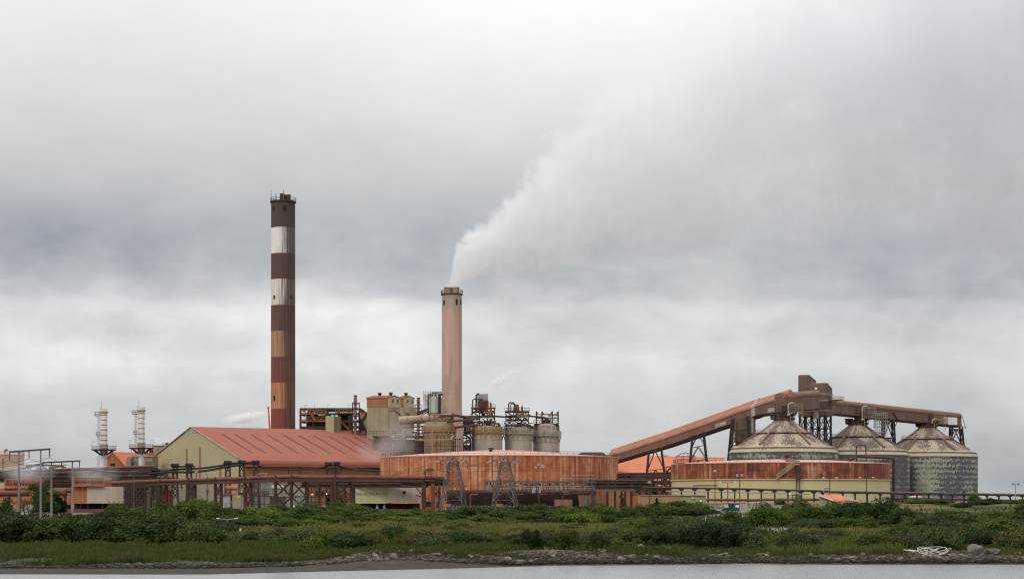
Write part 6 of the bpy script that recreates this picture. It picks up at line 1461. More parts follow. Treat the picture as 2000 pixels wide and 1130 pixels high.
def cooling():
    D = 575.
    t = thing('cooling_house', 'orange cooling house with pinkish grey panel and slatted top below the white stacks', 'cooling tower', (PX(190,D),D,5))
    one(lambda m: box_px(m, 144, 170, 950.5, 982.5, D, 12), 'orange_wall', MAT['orange_wall'], t)
    one(lambda m: box_px(m, 170.1, 241, 949.8, 982, D-.25, 12.25), 'grey_wall', MAT['grey_clad'], t)
    one(lambda m: box_px(m, 145, 241, 982.6, 993, D+2.5, 9), 'louvre_opening', MAT['dark'], t)
    one(lambda m: [box_px(m, p, p+1, 982.6, 993, D+.2, .6) for p in (145,157,171,200,221,240)], 'post_frame', MAT['dark_steel'], t)
    one(lambda m: box_px(m, 126, 243, 993.2, 1003, D-.4, 13), 'basin_wall', MAT['red_pipe'], t)
    slat_box(t, 144.5, 203, 931, 949.6, D, 10, MAT['slats'], 1.2)
    D = 600.
    t = thing('cooling_house', 'rusty cooling house with slatted top behind the concrete poles', 'cooling tower', (PX(40,D),D,5))
    one(lambda m: box_px(m, 0, 112, 953.5, 985, D, 12), 'orange_wall', MAT['orange_wall'], t)
    one(lambda m: box_px(m, 38, 104, 953.8, 960.5, D-.15, .2), 'green_band', MAT['olive'], t)
    slat_box(t, 10, 68, 935.5, 953.2, D, 10, MAT['slats'], 1.0)
    D = 592.; w = thing('orange_building', 'orange clad building between the two left cooling houses', 'building', (PX(120,D),D,5))
    one(lambda m: box_px(m, 103, 143, 952.5, 985, D, 10), 'wall', MAT['orange_wall'], w)
    one(lambda m: box_px(m, 102, 130, 985.1, 1000, D+2, 6), 'opening', MAT['dark'], w)
    one(lambda m: box_px(m, 118, 128, 990, 1003, D-1, 3), 'plinth', MAT['red_pipe'], w)
    p = thing('pipe_gantry', 'thick red pipe on a braced gantry below the concrete poles', 'pipe gantry', (PX(110,560),560,5))
    one(lambda m: m.tube(P(103,960.5,560), P(129.5,960,560), 1., 14), 'pipe', MAT['red_pipe'], p, True)
    one(lambda m: (m.beam(P(103,963.8,560), P(130,963.6,560), .6), m.beam(P(127.5,1000,560), P(127.5,963,560), .7), m.beam(P(105,963,560), P(112,978,560), .25), m.beam(P(127,964,560), P(118,975,560), .25), box_px(m, 131, 140, 957, 962, 559.5, 2)), 'support_frame', MAT['brown_steel'], p)
    one(lambda m: (rail_px(m, 131, 145, 967, 559, 1.9, 1, .08), m.bx(PX(131,559),PX(145,559),558.8,560.5,PZ(967.5,559),PZ(966.5,559))), 'walkway', MAT['dark_steel'], p)
    p = thing('pipe_gantry', 'long pipe gantry crossing low at the photo edge before the rusty cooling house', 'pipe gantry', (PX(20,560),560,5))
    one(lambda m: m.tube(P(-30,963,560), P(56,961.5,560), .62, 12), 'pipe', MAT['red_pipe'], p, True)
    one(lambda m: (m.beam(P(-30,967.4,560.3), P(56,966,560.3), 1.0, .9), m.beam(P(17.5,1000,560), P(17.5,967,560), .6), m.beam(P(18,969,559.7), P(28,984,559.7), .25), m.beam(P(40,1000,560), P(40,967,560), .4), m.beam(P(22,990,559.7), P(33,978,559.7), .2)), 'support_frame', MAT['dark_steel'], p)
    one(lambda m: rail_px(m, -30, 16, 974, 559, 1.3, 1.2, .08), 'guard_rail', MAT['dark_steel'], p)
    D = 545.
    t = thing('cooling_house', 'green and pinkish cooling house with flaking slatted top under the red pipe', 'cooling tower', (PX(755,D),D,5))
    g = one(lambda m: box_px(m, 694.5, 758, 952, 982.5, D, 12), 'green_wall', m_streak('pale_green_cladding', [(.31,.29,.15),(.37,.36,.20),(.41,.40,.24)], 1.2, .04, spots=.04, spotc=(.3,.15,.08)), t)
    one(lambda m: box_px(m, 758.1, 817, 951.6, 981, D-.2, 12), 'grey_wall', MAT['grey_clad'], t)
    for px in (698,703,711,716,722.5,728.5,735.5,740.5,748,753):
        one(lambda m: m.tube(P(px,962.8,D-.5), P(px,962.8,D+.2), .16, 8), 'wall_spout', MAT['brown_steel'], g)
    one(lambda m: (m.tube(P(789,960.8,D-.9), P(789,960.8,D), .42, 12), box_px(m, 787, 792.4, 958, 963.6, D-.5, .4)), 'wall_fan', MAT['dark_steel'], t)
    one(lambda m: box_px(m, 694, 818, 982.6, 993, D+2, 9), 'louvre_opening', MAT['dark'], t)
    one(lambda m: [m.bx(PX(760,D+1.9),PX(816,D+1.9),D+1.7,D+1.95,PZ(983.5+i*1.6,D),PZ(983.1+i*1.6,D)) for i in range(6)], 'louvre_frame', MAT['brown_steel'], t)
    for px in (736, 750): one(lambda m: m.prism([P(px-2.5,992.5,D+.4), P(px,984,D+.4), P(px+1,984,D+.4), P(px+3.5,992.5,D+.4)], (0,1,0)), 'nozzle', MAT['galv'], t)
    one(lambda m: box_px(m, 705, 826, 993.2, 1001, D-.4, 13), 'basin_wall', MAT['red_pipe'], t)
    slat_box(t, 730, 782, 935, 950.5, D+1, 10, MAT['slats_old'], 0, 18)
cooling()

# ---------------------------------------------------------------- pipe racks
def pipe_rack(name, label, pts, D0, D1, levels, posts, pr, wid, seed, beam=.35, zb=4.8, mat='brown_steel', lw=.42, brace=True, cat='pipe rack'):
    """rack along (px) pts[0]..pts[1]; levels = list of (row at start, row at end, [(pipe offset, radius, material), ...])"""
    x0, x1 = pts; rng = random.Random(seed)
    q = lambda s, y0, y1, off=0: P(lerp(x0,x1,s), 0, lerp(D0,D1,s))*0+Vector((PX(lerp(x0,x1,s), lerp(D0,D1,s)), lerp(D0,D1,s)+off, PZ(lerp(y0,y1,s), lerp(D0,D1,s))))
    t = thing(name, label, cat, (PX((x0+x1)/2,(D0+D1)/2), (D0+D1)/2, zb))
    for y0, y1, pipes in levels:
        one(lambda m: [m.beam(q(0,y0,y1,o), q(1,y0,y1,o), beam, beam*1.25) for o in (0, wid)], 'beam', MAT[mat], t)
        for off, r, mm in pipes: one(lambda m: m.path([q(s/6.,y0,y1,off)+Vector((0,0,r+beam*.62)) for s in range(7)], r, 10), 'pipe', MAT[mm], t, True)
    top = levels[0]; low = levels[-1]
    for px in posts:
        s = (px-x0)/(x1-x0)
        def f(m):
            for o in (0, wid):
                a = q(s,top[0],top[1],o); m.beam((a.x,a.y,zb), a, lw)
            for y0, y1, _ in levels: m.beam(q(s,y0,y1,-.3)+Vector((0,0,.04)), q(s,y0,y1,wid+.3)+Vector((0,0,.04)), beam*.9)
            if brace:
                a, b = q(s,top[0],top[1],0), q(s,top[0],top[1],wid); m.beam((a.x,a.y,zb+1), b, beam*.45)
        one(f, 'post_frame', MAT[mat], t)
    return t, q
# dark racks on the far left
pipe_rack('pipe_rack', 'uppermost dusty pipe rack running from the photo edge to the white stacks', (-40,300), 640, 640, [(926,914,[(.5,.42,'red_pipe'),(1.7,.3,'dark_steel')]),(934,922,[(.4,.5,'dark_steel'),(1.6,.45,'brown_steel'),(3,.4,'dark_steel')]),(941,931,[(.5,.45,'brown_steel'),(2,.6,'dark_steel')])], [-20,10,40,70,100,130,160,190,220,250,280], 0, 4, 1, mat='dark_steel')
pipe_rack('pipe_rack', 'dark crowded pipe rack behind the slatted cooling house tops', (60,300), 622, 640, [(929,926,[(.3,.55,'dark_steel'),(2,.5,'brown_steel')]),(937,934,[(.4,.7,'dark_steel'),(2.4,.6,'dark_steel')]),(944,942,[(.4,.5,'red_pipe'),(1.6,.7,'black_steel')]),(951,950,[(.4,.4,'brown_steel')])], [66,92,118,146,172,200,226,252,278,296], 0, 4, 2, mat='dark_steel')
for px, y, n, lab in ((60,905,2,'dark belt conveyor head on lattice posts beside the cream tank'),):
    t = thing('belt_conveyor', lab, 'conveyor', P(85,912,655))
    one(lambda m: m.hexa([P(50,914,655), P(72,909.5,655), P(72,909.5,657), P(50,914,657)], [P(50,907,655), P(72,905.5,655), P(72,905.5,657), P(50,907,657)]), 'belt_deck', MAT['ribbon'], t)
    one(lambda m: (box_px(m, 68, 80, 905, 909, 654.5, 3), box_px(m, 80, 108, 906.5, 908.6, 655, 2)), 'head', MAT['ribbon'], t)
    for a in (56, 72, 86): one(lambda m: [ (m.beam(P(a+k,930,655), P(a+k,908,655), .22), m.beam(P(a,912+k,655), P(a+4,916+k,655), .14)) for k in (0,4)], 'leg', MAT['dark_steel'], t)
    one(lambda m: m.path([P(95,911,652), P(112,910,652), P(122,909,652), P(124,910.5,652), P(124,918,652)], .35, 8), 'bent_pipe', MAT['yellow'], t, True)
    one(lambda m: (m.beam(P(96,912,653), P(122,920,653), .7), rail_px(m, 112, 128, 915, 651.5, 1.2, 1.2, .08)), 'walkway', MAT['brown_steel'], t)
t = thing('cable_belt', 'black sagging belt conveyor sweeping past the cream tank', 'conveyor', P(-20,918,600))
one(lambda m: (m.path([P(-30,918,600), P(10,921,603), P(40,915,610), P(60,911,625)], .4, 6), m.path([P(-30,921,600), P(-5,920,600), P(20,926,602)], .5, 6)), 'belt', MAT['ribbon'], t)
def tangle():
    t = thing('pipe_tangle', 'dense dark tangle of pipes and decks below the white stacks', 'pipes', (PX(255,640),640,5)); rng = random.Random(9)
    one(lambda m: (box_px(m, 205, 300, 934, 944, 648, 5), box_px(m, 178, 238, 929, 938, 650, 4)), 'deck', MAT['dark_steel'], t)
    def f(m):
        for i in range(34):
            a = P(rng.uniform(200,280), rng.uniform(919,940), 643+rng.uniform(-2,4)); b = a+Vector((rng.uniform(3,14), rng.uniform(-2,2), rng.uniform(-.6,.9))); m.path([a, b, b+Vector((rng.uniform(0,1),0,rng.uniform(-3,1)))], rng.uniform(.12,.4), 6)
    one(f, 'pipework', MAT['dark_steel'], t)
    one(lambda m: [m.path([P(a,915,641), P(a,930,641), P(a+3,936,641)], .35, 8) for a in (250,262,278)], 'drop_pipe', MAT['stack_brown'], t, True)
    def dk(m):
        for a in range(242, 286, 5):
            for d in (566, 572): m.beam(P(a,1000,d), P(a,940,d), .22)
        for y in range(946, 996, 6): m.beam(P(242,y,566), P(284,y,566), .2); m.beam(P(242,y,572), P(284,y,572), .2)
        for a in range(242, 282, 10): 
            for y in (946,958,970,982): m.beam(P(a,y+12,566), P(a+10,y,566), .16); m.beam(P(a,y,571.9), P(a+10,y+12,571.9), .16)
    dk0 = dk
    def dk(m):
        dk0(m)
        for a in (242,262,282):
            for y in (941,958,976,994): m.beam(P(a,y,566), P(a,y,572), .2)
    s = thing('stair_tower', 'dark open stair tower between the cooling house panel and the shed gable', 'steel frame', (PX(263,566),566,5))
    one(dk, 'frame', MAT['dark_steel'], s)
    one(lambda m: box_px(m, 244, 284, 944, 1000, 572.4, 2), 'back_panel', MAT['dark_steel'], s)
    one(lambda m: (box_px(m, 243, 262, 961, 963, 568, 3), box_px(m, 262, 283, 971, 973, 568, 3), box_px(m, 243, 283, 950, 951.5, 567, 5)), 'landing', MAT['brown_steel'], s)
tangle()
# the long red pipe line on its trestles
t = thing('red_pipeline', 'long thick red pipe on braced trestles crossing in front of the shed', 'pipeline', (PX(540,540),540,5))
line = [(203,943.5,598),(240,941.5,590),(312,938.7,577),(370,936.8,567),(431,935,556),(490,932.8,546),(540,931,538),(572,930,533),(606,931.2,530),(700,931.4,523),(762,931.6,518),(828,932.4,513)]
for a, b in zip(line, line[1:]):
    q0, q1 = P(*a), P(*b); one(lambda m: m.tube(q0, q1, M_(3.6,a[2]), 14), 'pipe', MAT['red_pipe'], t, True)
for a in line[1:]:
    q = P(*a); one(lambda m: m.tube(q+Vector((-.3,.1,0)), q+Vector((.3,-.1,0)), M_(4.3,a[2]), 14), 'flange', MAT['red_pipe'], t, True)
one(lambda m: [m.beam(P(a[0],a[1]+6.2,a[2]-.8), P(b[0],b[1]+6.2,b[2]-.8), .5, .75) for a, b in zip(line, line[1:])], 'girder', MAT['brown_steel'], t)
one(lambda m: [m.beam(P(a[0],a[1]+6.2,a[2]+1.6), P(b[0],b[1]+6.2,b[2]+1.6), .5, .75) for a, b in zip(line, line[1:])], 'girder', MAT['brown_steel'], t)
one(lambda m: m.path([P(828,932.4,513), P(845,932.6,512), P(865,934,511), P(869,937,511), P(869.5,946,511)], M_(4.,513), 12), 'end_bend', MAT['dark_steel'], t, True)
def yline(px): return interp(px, [(a, b) for a, b, c in line])
def dline(px): return interp(px, [(a, c) for a, b, c in line])
def tb(px, w, zb=4.8):
    D = dline(px); y = yline(px)+7; a, b = px, px+w
    s = thing('pipe_trestle', TB[px], 'trestle', (PX(px,D),D,zb), 'trestles of the red pipe')
    for x in (a, b):
        for dy in (-.8, 1.6): one(lambda m: m.beam((PX(x,D),D+dy,zb), (PX(x,D),D+dy,PZ(y,D)), .46 if w < 20 else .56), 'leg', MAT['brown_steel'], s)
    def f(m):
        n = 2 if w < 20 else 2
        for dy in (-.8, 1.6):
            zs = [lerp(zb+.5, PZ(y,D)-.2, i/n) for i in range(n+1)]
            for za, zc in zip(zs, zs[1:]): m.beam((PX(a,D),D+dy,za), (PX(b,D),D+dy,zc), .22); m.beam((PX(b,D),D+dy,za), (PX(a,D),D+dy,zc), .21); m.beam((PX(a,D),D+dy,zc), (PX(b,D),D+dy,zc), .3)
    one(lambda m: (f(m), [m.beam((PX(e,D),D-.8,k), (PX(e,D),D+1.6,k), .26) for e in (a,b) for k in (lerp(zb+.5,PZ(y,D)-.2,.5)+.05, PZ(y,D)-.3)]), 'brace_frame', MAT['brown_steel'], s)
    one(lambda m: m.beam(P(px,yline(px)-5,D-1.1), P(px,y,D-1.1), .3), 'pipe_stop', MAT['brown_steel'], s)
TB = {312: 'slim braced trestle before the shed gable, nearest the stair tower', 367: 'slim braced trestle before the red shed door wall', 420: 'slim braced trestle beside the orange transformer tank', 478: 'slim braced trestle behind the yellow warning sign', 538: 'wide braced trestle beside the pale transformer tank', 569: 'wide braced trestle over the white tents', 655: 'wide braced trestle next to the green cooling house'}
for px, w in ((312,13),(367,13),(420,12),(478,12),(538,31),(569,29),(655,31)): tb(px, w)
pipe_rack('pipe_rack', 'brown two level pipe rack passing behind the green cooling house', (590,835), 552, 536, [(944,943,[(.5,.3,'brown_steel'),(1.6,.3,'red_pipe')]),(951,950,[(.5,.28,'brown_steel'),(1.5,.22,'red_pipe')])], [600,622,648,672,690,830], 0, 3, 5, beam=.3, lw=.4)
for px in (828, 846, 858): 
    t = thing('rack_column', {828: 'thick rusty column under the end of the red pipe, nearest the cooling house', 846: 'middle rusty column under the end of the red pipe', 858: 'slimmer rusty column under the end of the red pipe, nearest the pylon'}[px], 'column', (PX(px,513),513,5))
    one(lambda m: m.beam((PX(px,513),513,4.8), P(px,943,513), 1.0 if px < 850 else .7), 'shaft', MAT['brown_steel'] if px != 846 else MAT['red_pipe'], t); one(lambda m: m.bx(PX(px,513)-.8,PX(px,513)+.8,512.2,513.8,4.6,5.2), 'base_plate', MAT['dark_steel'], t)
t = thing('pipe_bridge', 'dark plated bridge carrying the end of the red pipe behind the first pylon', 'bridge', P(840,944,513))
one(lambda m: m.hexa([P(783,949,516), P(870,948,513), P(870,948,516), P(783,949,519)], [P(783,939,516), P(870,936.5,513), P(870,936.5,516), P(783,939,519)]), 'girder', MAT['dark_steel'], t)
one(lambda m: (m.beam(P(812,950,514), P(829,972,514), .25), m.beam(P(812,966,514), P(838,974,514), .25), m.beam(P(846,955,515), P(858,975,515), .2), m.beam(P(858,955,515), P(846,975,515), .2)), 'brace_frame', MAT['brown_steel'], t)
# grey walkway truss and the dark louvred wall in front of the rust tank
D = 560.
t = thing('walkway_truss', 'grey blue walkway truss along the foot of the rust tank', 'walkway', P(1040,945,D))
one(lambda m: [(m.beam(P(948,939,d), P(1164,941,d), .55), m.beam(P(928,957,d), P(1240,956.5,d), .5)) for d in (D, D+3)], 'chord', MAT['pylon'], t)
one(lambda m: [(m.beam(P(a,940,D), P(a,957,D), .5 if i % 3 == 0 else .25)) for i, a in enumerate(range(948, 1164, 8))], 'post_frame', MAT['pylon'], t)
def clutter(m):
    rng = random.Random(31)
    for i in range(120):
        a = rng.uniform(950,1155); y = rng.uniform(942,955); d = D+rng.uniform(.3,2.6)
        if rng.random() < .5: m.beam(P(a,y,d), P(a+rng.uniform(2,9),y+rng.uniform(-1.5,1.5),d), rng.uniform(.1,.3))
        else: m.beam(P(a,y-3,d), P(a+rng.uniform(-1,1),y+3,d), rng.uniform(.1,.3))
one(clutter, 'pipework', MAT['brown_steel'], t)
one(lambda m: (rail_px(m, 950, 1160, 957, D-.3, 1.2, 1.3, .06), rail_px(m, 1098, 1160, 939, D, 1.6, 1.4, .05)), 'guard_rail', MAT['galv'], t)
rng = random.Random(5)
for i in range(7):
    a = rng.uniform(960,1150); one(lambda m: box_px(m, a, a+1.6, 945, 948, D-.6, .5), 'lamp', MAT['yellow'], t)
one(lambda m: (box_px(m, 1102, 1111, 957.5, 961.5, D-1, 2), box_px(m, 1148, 1162, 957.5, 962, D-1, 2)), 'machine_box', MAT['pylon'], t)
one(lambda m: [m.beam(P(x,953,D-.8), P(x+1,966,D-.8), .18) for x in ()] or m.rail([P(1118,941,D-.6), P(1162,941,D-.6)], 1.4, 1.2, .05), 'guard_rail', MAT['brown_steel'], t)
for i, (a, b) in enumerate(((1040,1041.5),(1042.5,1043.5),(1045,1045.6),(1053.5,1055.5),(1055,1058))):
    one(lambda m: m.beam(P(a-.6,962,D-1.4), P(b,951,D-1.0), .24), 'white_pipe', MAT['galv'], t)
t = thing('louvre_wall', 'long dark rusty louvred cooler bank behind the pylons', 'cooler', (PX(1010,570),570,5))
one(lambda m: box_px(m, 872, 1152, 962, 1000, 570, 9), 'wall', MAT['dark'], t)
one(lambda m: [m.bx(PX(873,569.8),PX(1151,569.8),569.4+ (i%3)*.12,569.95,PZ(964.6+i*2.1,569.8),PZ(963.6+i*2.1,569.8)) for i in range(17)], 'louvre_slat', MAT['dark_steel'], t)
one(lambda m: box_px(m, 872, 1100, 956.5, 962, 571, 8), 'header', m_streak('dark_red_header', [(.04,.016,.013),(.08,.03,.022),(.13,.05,.035)], .6, .4), t)
for a in (919, 964, 1008.5, 1053, 1099.5):
    one(lambda m: m.path([P(a,1000,566), P(a,968,566), P(a+.7,966.3,566), P(a+2.5,965.6,566), P(a+15,965.4,566)], M_(1.6,566), 10), 'bent_pipe', MAT['red_pipe'], t, True)
one(lambda m: box_px(m, 905, 1090, 991, 1002, 563, 2), 'plinth', MAT['red_pipe'], t)
t = thing('steel_screen', 'square brown steel screen in front of the dark cooler bank', 'screen', (PX(1100,552),552,5))
one(lambda m: box_px(m, 1083, 1118, 974.5, 1000, 552, .4), 'panel', MAT['gallery'], t); one(lambda m: (m.beam(P(1083.3,1000,552.6), P(1083.3,975,552.6), .3), m.beam(P(1117.6,1000,552.6), P(1117.6,975,552.6), .3)), 'post_frame', MAT['dark_steel'], t)
t = thing('rusty_bin', 'tapering rust red bin with grey seam between the screen and the little fir', 'bin', (PX(1152,555),555,5))
one(lambda m: m.hexa([P(1133,1000,555), P(1170,1000,555), P(1170,1000,561), P(1133,1000,561)], [P(1129,966,555), P(1176,968,555), P(1176,968,561), P(1129,966,561)]), 'shell', MAT['gallery'], t)
one(lambda m: box_px(m, 1140, 1147.5, 967.5, 995, 554.7, .2), 'grey_strip', MAT['pylon'], t)
one(lambda m: box_px(m, 1161, 1166.5, 981, 1000, 554.6, .3), 'patch_panel', MAT['red_pipe'], t)
one(lambda m: (box_px(m, 1155, 1160, 958, 1000, 554, .6), box_px(m, 1112, 1165, 957.6, 964, 556, 5)), 'column', MAT['brown_steel'], t)
# rack steel between the two tanks
pipe_rack('pipe_rack', 'dark steel pipe rack reaching from the rust tank to the trestle legs', (1150,1275), 566, 574, [(941.5,942,[(.4,.3,'dark_steel')]),(948,948.5,[(.5,.3,'brown_steel')]),(955,955,[(.3,.25,'pylon')])], [1162,1187,1202,1234,1250,1272], 0, 4, 8, beam=.4, mat='dark_steel', lw=.5)
pipe_rack('pipe_rack', 'upper pipe rack with small brackets in front of the orange shed', (1205,1316), 620, 622, [(927.5,925.5,[(.3,.25,'brown_steel')]),(934,933,[(.4,.3,'brown_steel')]),(944,944,[(.4,.4,'dark_steel')])], [1222,1248,1276,1302], 0, 4, 9, beam=.4, mat='dark_steel')
def jungle():
    t = thing('steel_jungle', 'dense dark steel frames at the foot of the first splayed trestle', 'steel frame', (PX(1275,600),600,6)); rng = random.Random(14)
    one(lambda m: frame_px(m, [1236,1250,1258,1272,1284,1292,1310], [930,940,950,958,966], 604, 8, .34, [(1236,966,1250,950),(1250,966,1236,950),(1258,958,1272,940),(1272,958,1258,940),(1292,940,1310,925)]), 'frame', MAT['dark_steel'], t)
    def f(m):
        for i in range(50):
            a = rng.uniform(1238,1306); y = rng.uniform(934,964); d = 604+rng.uniform(-1,6)
            m.path([P(a,y,d), P(a+rng.uniform(2,12),y+rng.uniform(-1,1),d), P(a+rng.uniform(2,12),y+rng.uniform(2,6),d)], rng.uniform(.1,.3), 5)
    one(f, 'pipework', MAT['brown_steel'], t)
    one(lambda m: m.tube(P(1256,985,602), P(1256,946,602), .9, 12), 'standpipe', MAT['red_pipe'], t, True)
    for i in range(6): a = rng.uniform(1240,1300); one(lambda m: box_px(m, a, a+rng.uniform(3,8), 950+rng.uniform(0,6), 962, 606, 2), 'machine_box', MAT['dark_steel'], t)
    s = thing('spiral_stair', 'zigzag stair tower on the near flank of the two tone tank', 'stair', (PX(1305,585),585,7))
    one(lambda m: frame_px(m, [1301,1310.5], [911,922,932,943,955,968], 585, 3, .25, []), 'frame', MAT['dark_steel'], s)
    one(lambda m: [(m.beam(P(1302,y+9,584.8), P(1310,y,584.8), .4), m.beam(P(1302,y+6.5,584.8), P(1310,y-2.5,584.8), .12)) for y in (913,924,935,946)], 'stair_flight', MAT['brown_steel'], s)
jungle()
# ---------------------------------------------------------------- trestle pipe on the bund, right
t = thing('pipe_trestle_line', 'long low pipe trestle with T shaped posts running past the khaki tank and silos', 'pipe rack', (PX(1600,492),492,7.6))
LR = [(1255,951.5,500),(1400,953,498),(1580,957.5,496),(1622,958.8,495),(1800,961.5,494),(2040,965.5,494)]
def yr(px): return interp(px, [(a,b) for a,b,c in LR])
def dr(px): return interp(px, [(a,c) for a,b,c in LR])
q = lambda px, dy=0, o=0: P(px, yr(px)+dy, dr(px))+Vector((0,o,0))
one(lambda m: m.path([q(p) for p in (1255,1330,1400,1500,1580,1618)], .25, 8), 'pipe', MAT['brown_steel'], t, True)
one(lambda m: m.path([q(p,0,-.1) for p in (1618.5,1700,1800,1900,2040)], .17, 8), 'pipe', MAT['pylon'], t, True)
one(lambda m: m.path([q(p,2.2,.9) for p in (1618.5,1700,1800,1900,2040)], .2, 8), 'pipe', MAT['brown_steel'], t, True)
one(lambda m: m.path([q(p,6.5,-.2) for p in (1300,1400,1500,1580)], .14, 8), 'pipe', MAT['galv'], t, True)
one(lambda m: m.path([q(p,12.2,.3) for p in (1735,1800,1900,2040)], .26, 8), 'pipe', MAT['brown_steel'], t, True)
one(lambda m: m.path([q(p,12.8,1.2) for p in (1735,1800,1900,2040)], .14, 8), 'pipe', MAT['orange_wall'], t, True)
one(lambda m: m.path([P(p,y,496.5) for p, y in ((1376,975.3),(1450,975.6),(1470,976.2),(1490,975),(1605,975.2))], .34, 8), 'pipe', MAT['red_pipe'], t, True)
one(lambda m: m.path([P(p,y,490) for p, y in ((1355,951.5),(1355,947.5),(1372,947.3),(1402,947.3))], .16, 6), 'loop_pipe', MAT['brown_steel'], t, True)
for px in list(range(1331, 1570, 26))+[1590,1607,1646,1670,1694,1719,1743,1767,1791,1814,1838,1860,1883,1928,1951,1973,1997,2020]:
    D = dr(px)
    def f(m):
        a = q(px,3.2); m.beam((a.x,a.y,7.3), a, .36); m.bx(a.x-.62, a.x+.62, a.y-.4, a.y+1.4, a.z-.06, a.z+.16)
        m.bx(a.x-.32, a.x+.32, a.y-.3, a.y+1.2, a.z-.26, a.z-.065)
    one(f, 'post', MAT['black_steel'], t)
one(lambda m: (m.path([q(1609,2,0), q(1609,-3,0), q(1611,-7,0), q(1617,-7,0), q(1618,-4,0)], .3, 8), m.bx(q(1600).x, q(1625).x, q(1600).y-.4, q(1600).y+1.6, q(1600,4).z, q(1600,2.2).z)), 'expansion_loop', MAT['patch'], t, True)
one(lambda m: m.path([q(1880,4), q(1880,-2), q(1881.5,-4), q(1884,-4), q(1885,-1), q(1885,4)], .26, 8), 'expansion_loop', MAT['brown_steel'], t, True)
# small tank, sheet wall, hut with red roof, van, steps, round sign
D = 505.; t = thing('small_tank', 'small pale green tank behind the pipe trestle below the farthest silo', 'tank', (PX(1788,D),D,7.4))
one(lambda m: m.lathe((PX(1788,D),D), [(M_(13.5,D),7.2),(M_(13.5,D),PZ(969.5,D))], 32), 'wall', MAT['tank_green'], t, True); one(lambda m: m.lathe((PX(1788,D),D), [(M_(13.9,D),PZ(969.5,D)),(M_(8,D),PZ(967.6,D)),(.2,PZ(967,D))], 32), 'roof', MAT['pink_roof'], t, True)
t = thing('low_wall', 'long low orange stained wall behind the pipe trestle past the small tank', 'wall', (PX(1900,506),506,7.4))
one(lambda m: box_px(m, 1806, 2040, 978, 986, 506, .6), 'panel', MAT['grey_clad'], t); one(lambda m: box_px(m, 1805.5, 2040, 976.8, 977.9, 505.9, .8), 'coping', MAT['bright_roof'], t)
t = thing('sheet_wall', 'grey concrete panel retaining wall in the bank below the trestle', 'wall', (PX(1850,478),478,5.6))
one(lambda m: box_px(m, 1782, 1948, 990.5, 1001, 474, .5), 'panel', MAT['concrete'], t); one(lambda m: [box_px(m, a, a+1.6, 989.8, 1001, 473.7, .3) for a in range(1782, 1948, 7)], 'rib_frame', MAT['concrete'], t)
t = thing('small_hut', 'little white hut half hidden by a bush at the photo edge', 'hut', (PX(1990,540),540,7))
one(lambda m: box_px(m, 1984, 1992, 966.5, 980, 540, 4), 'wall', MAT['stack_white'], t); one(lambda m: box_px(m, 1983.5, 1992.5, 965.6, 966.5, 539.7, 4.6), 'roof', MAT['dark_steel'], t)
D = 470.; t = thing('red_roof_hut', 'low hut with sloping red roof among the bushes below the khaki tank', 'hut', (PX(1640,D),D,6))
one(lambda m: m.prism([P(1600,990,D), P(1600,967.5,D), P(1633,978.5,D), P(1633,990,D)], (1.5,9,0)), 'wall', MAT['taupe'], t)
one(lambda m: m.hexa([P(1600.5,966.8,D-.4), P(1632,978.6,D-.4), P(1679,979.8,D+7), P(1640,966.8,D+7)], [P(1601,966,D-.4), P(1632.5,977.6,D-.4), P(1679.5,978.6,D+7), P(1640,965.9,D+7)]), 'roof', MAT['bright_roof'], t)
one(lambda m: m.hexa([P(1646,970,D+2.), P(1667,978,D+3), P(1673,978,D+4.5), P(1656,970,D+4)], [P(1646,969,D+2.), P(1667,977,D+3), P(1673,977.3,D+4.5), P(1656,969,D+4)]), 'roof_patch', MAT['patch'], t)
one(lambda m: m.beam(P(1600,966.9,D-.5), P(1632.5,978.5,D-.5), .25), 'verge_trim', MAT['white'], t)
t = thing('low_shed', 'long low shed, tan on one half and olive on the other, beside the khaki tank', 'shed', (PX(1315,485),485,6)); D = 485.
one(lambda m: box_px(m, 1249.5, 1328, 966.8, 996, D, 8), 'tan_wall', m_streak('tan_ribbed_cladding', [(.27,.13,.065),(.36,.19,.10),(.40,.23,.13)], 1.6, .03), t)
one(lambda m: box_px(m, 1328.2, 1379, 967.2, 996, D+.15, 8), 'olive_wall', m_streak('olive_ribbed_cladding', [(.25,.225,.105),(.33,.30,.15),(.36,.33,.175)], 1.6, .03), t)
one(lambda m: box_px(m, 1249, 1379.5, 965.9, 966.8, D-.25, 8.6), 'roof', MAT['patch'], t)
one(lambda m: [box_px(m, a, a+.6, 967, 996, D-.1, .15) for a in range(1252, 1328, 5)]+[box_px(m, a, a+.6, 967.4, 996, D+.05, .15) for a in range(1332, 1379, 5)], 'rib_frame', MAT['tank_olive'], t)
one(lambda m: (box_px(m, 1352, 1356, 971, 973, D-.4, .5), box_px(m, 1367, 1371, 976, 979.5, D-.3, .4)), 'wall_lamp', MAT['white'], t)
one(lambda m: box_px(m, 1335.5, 1339, 976, 984, D-.05, .2), 'door', MAT['dark'], t)
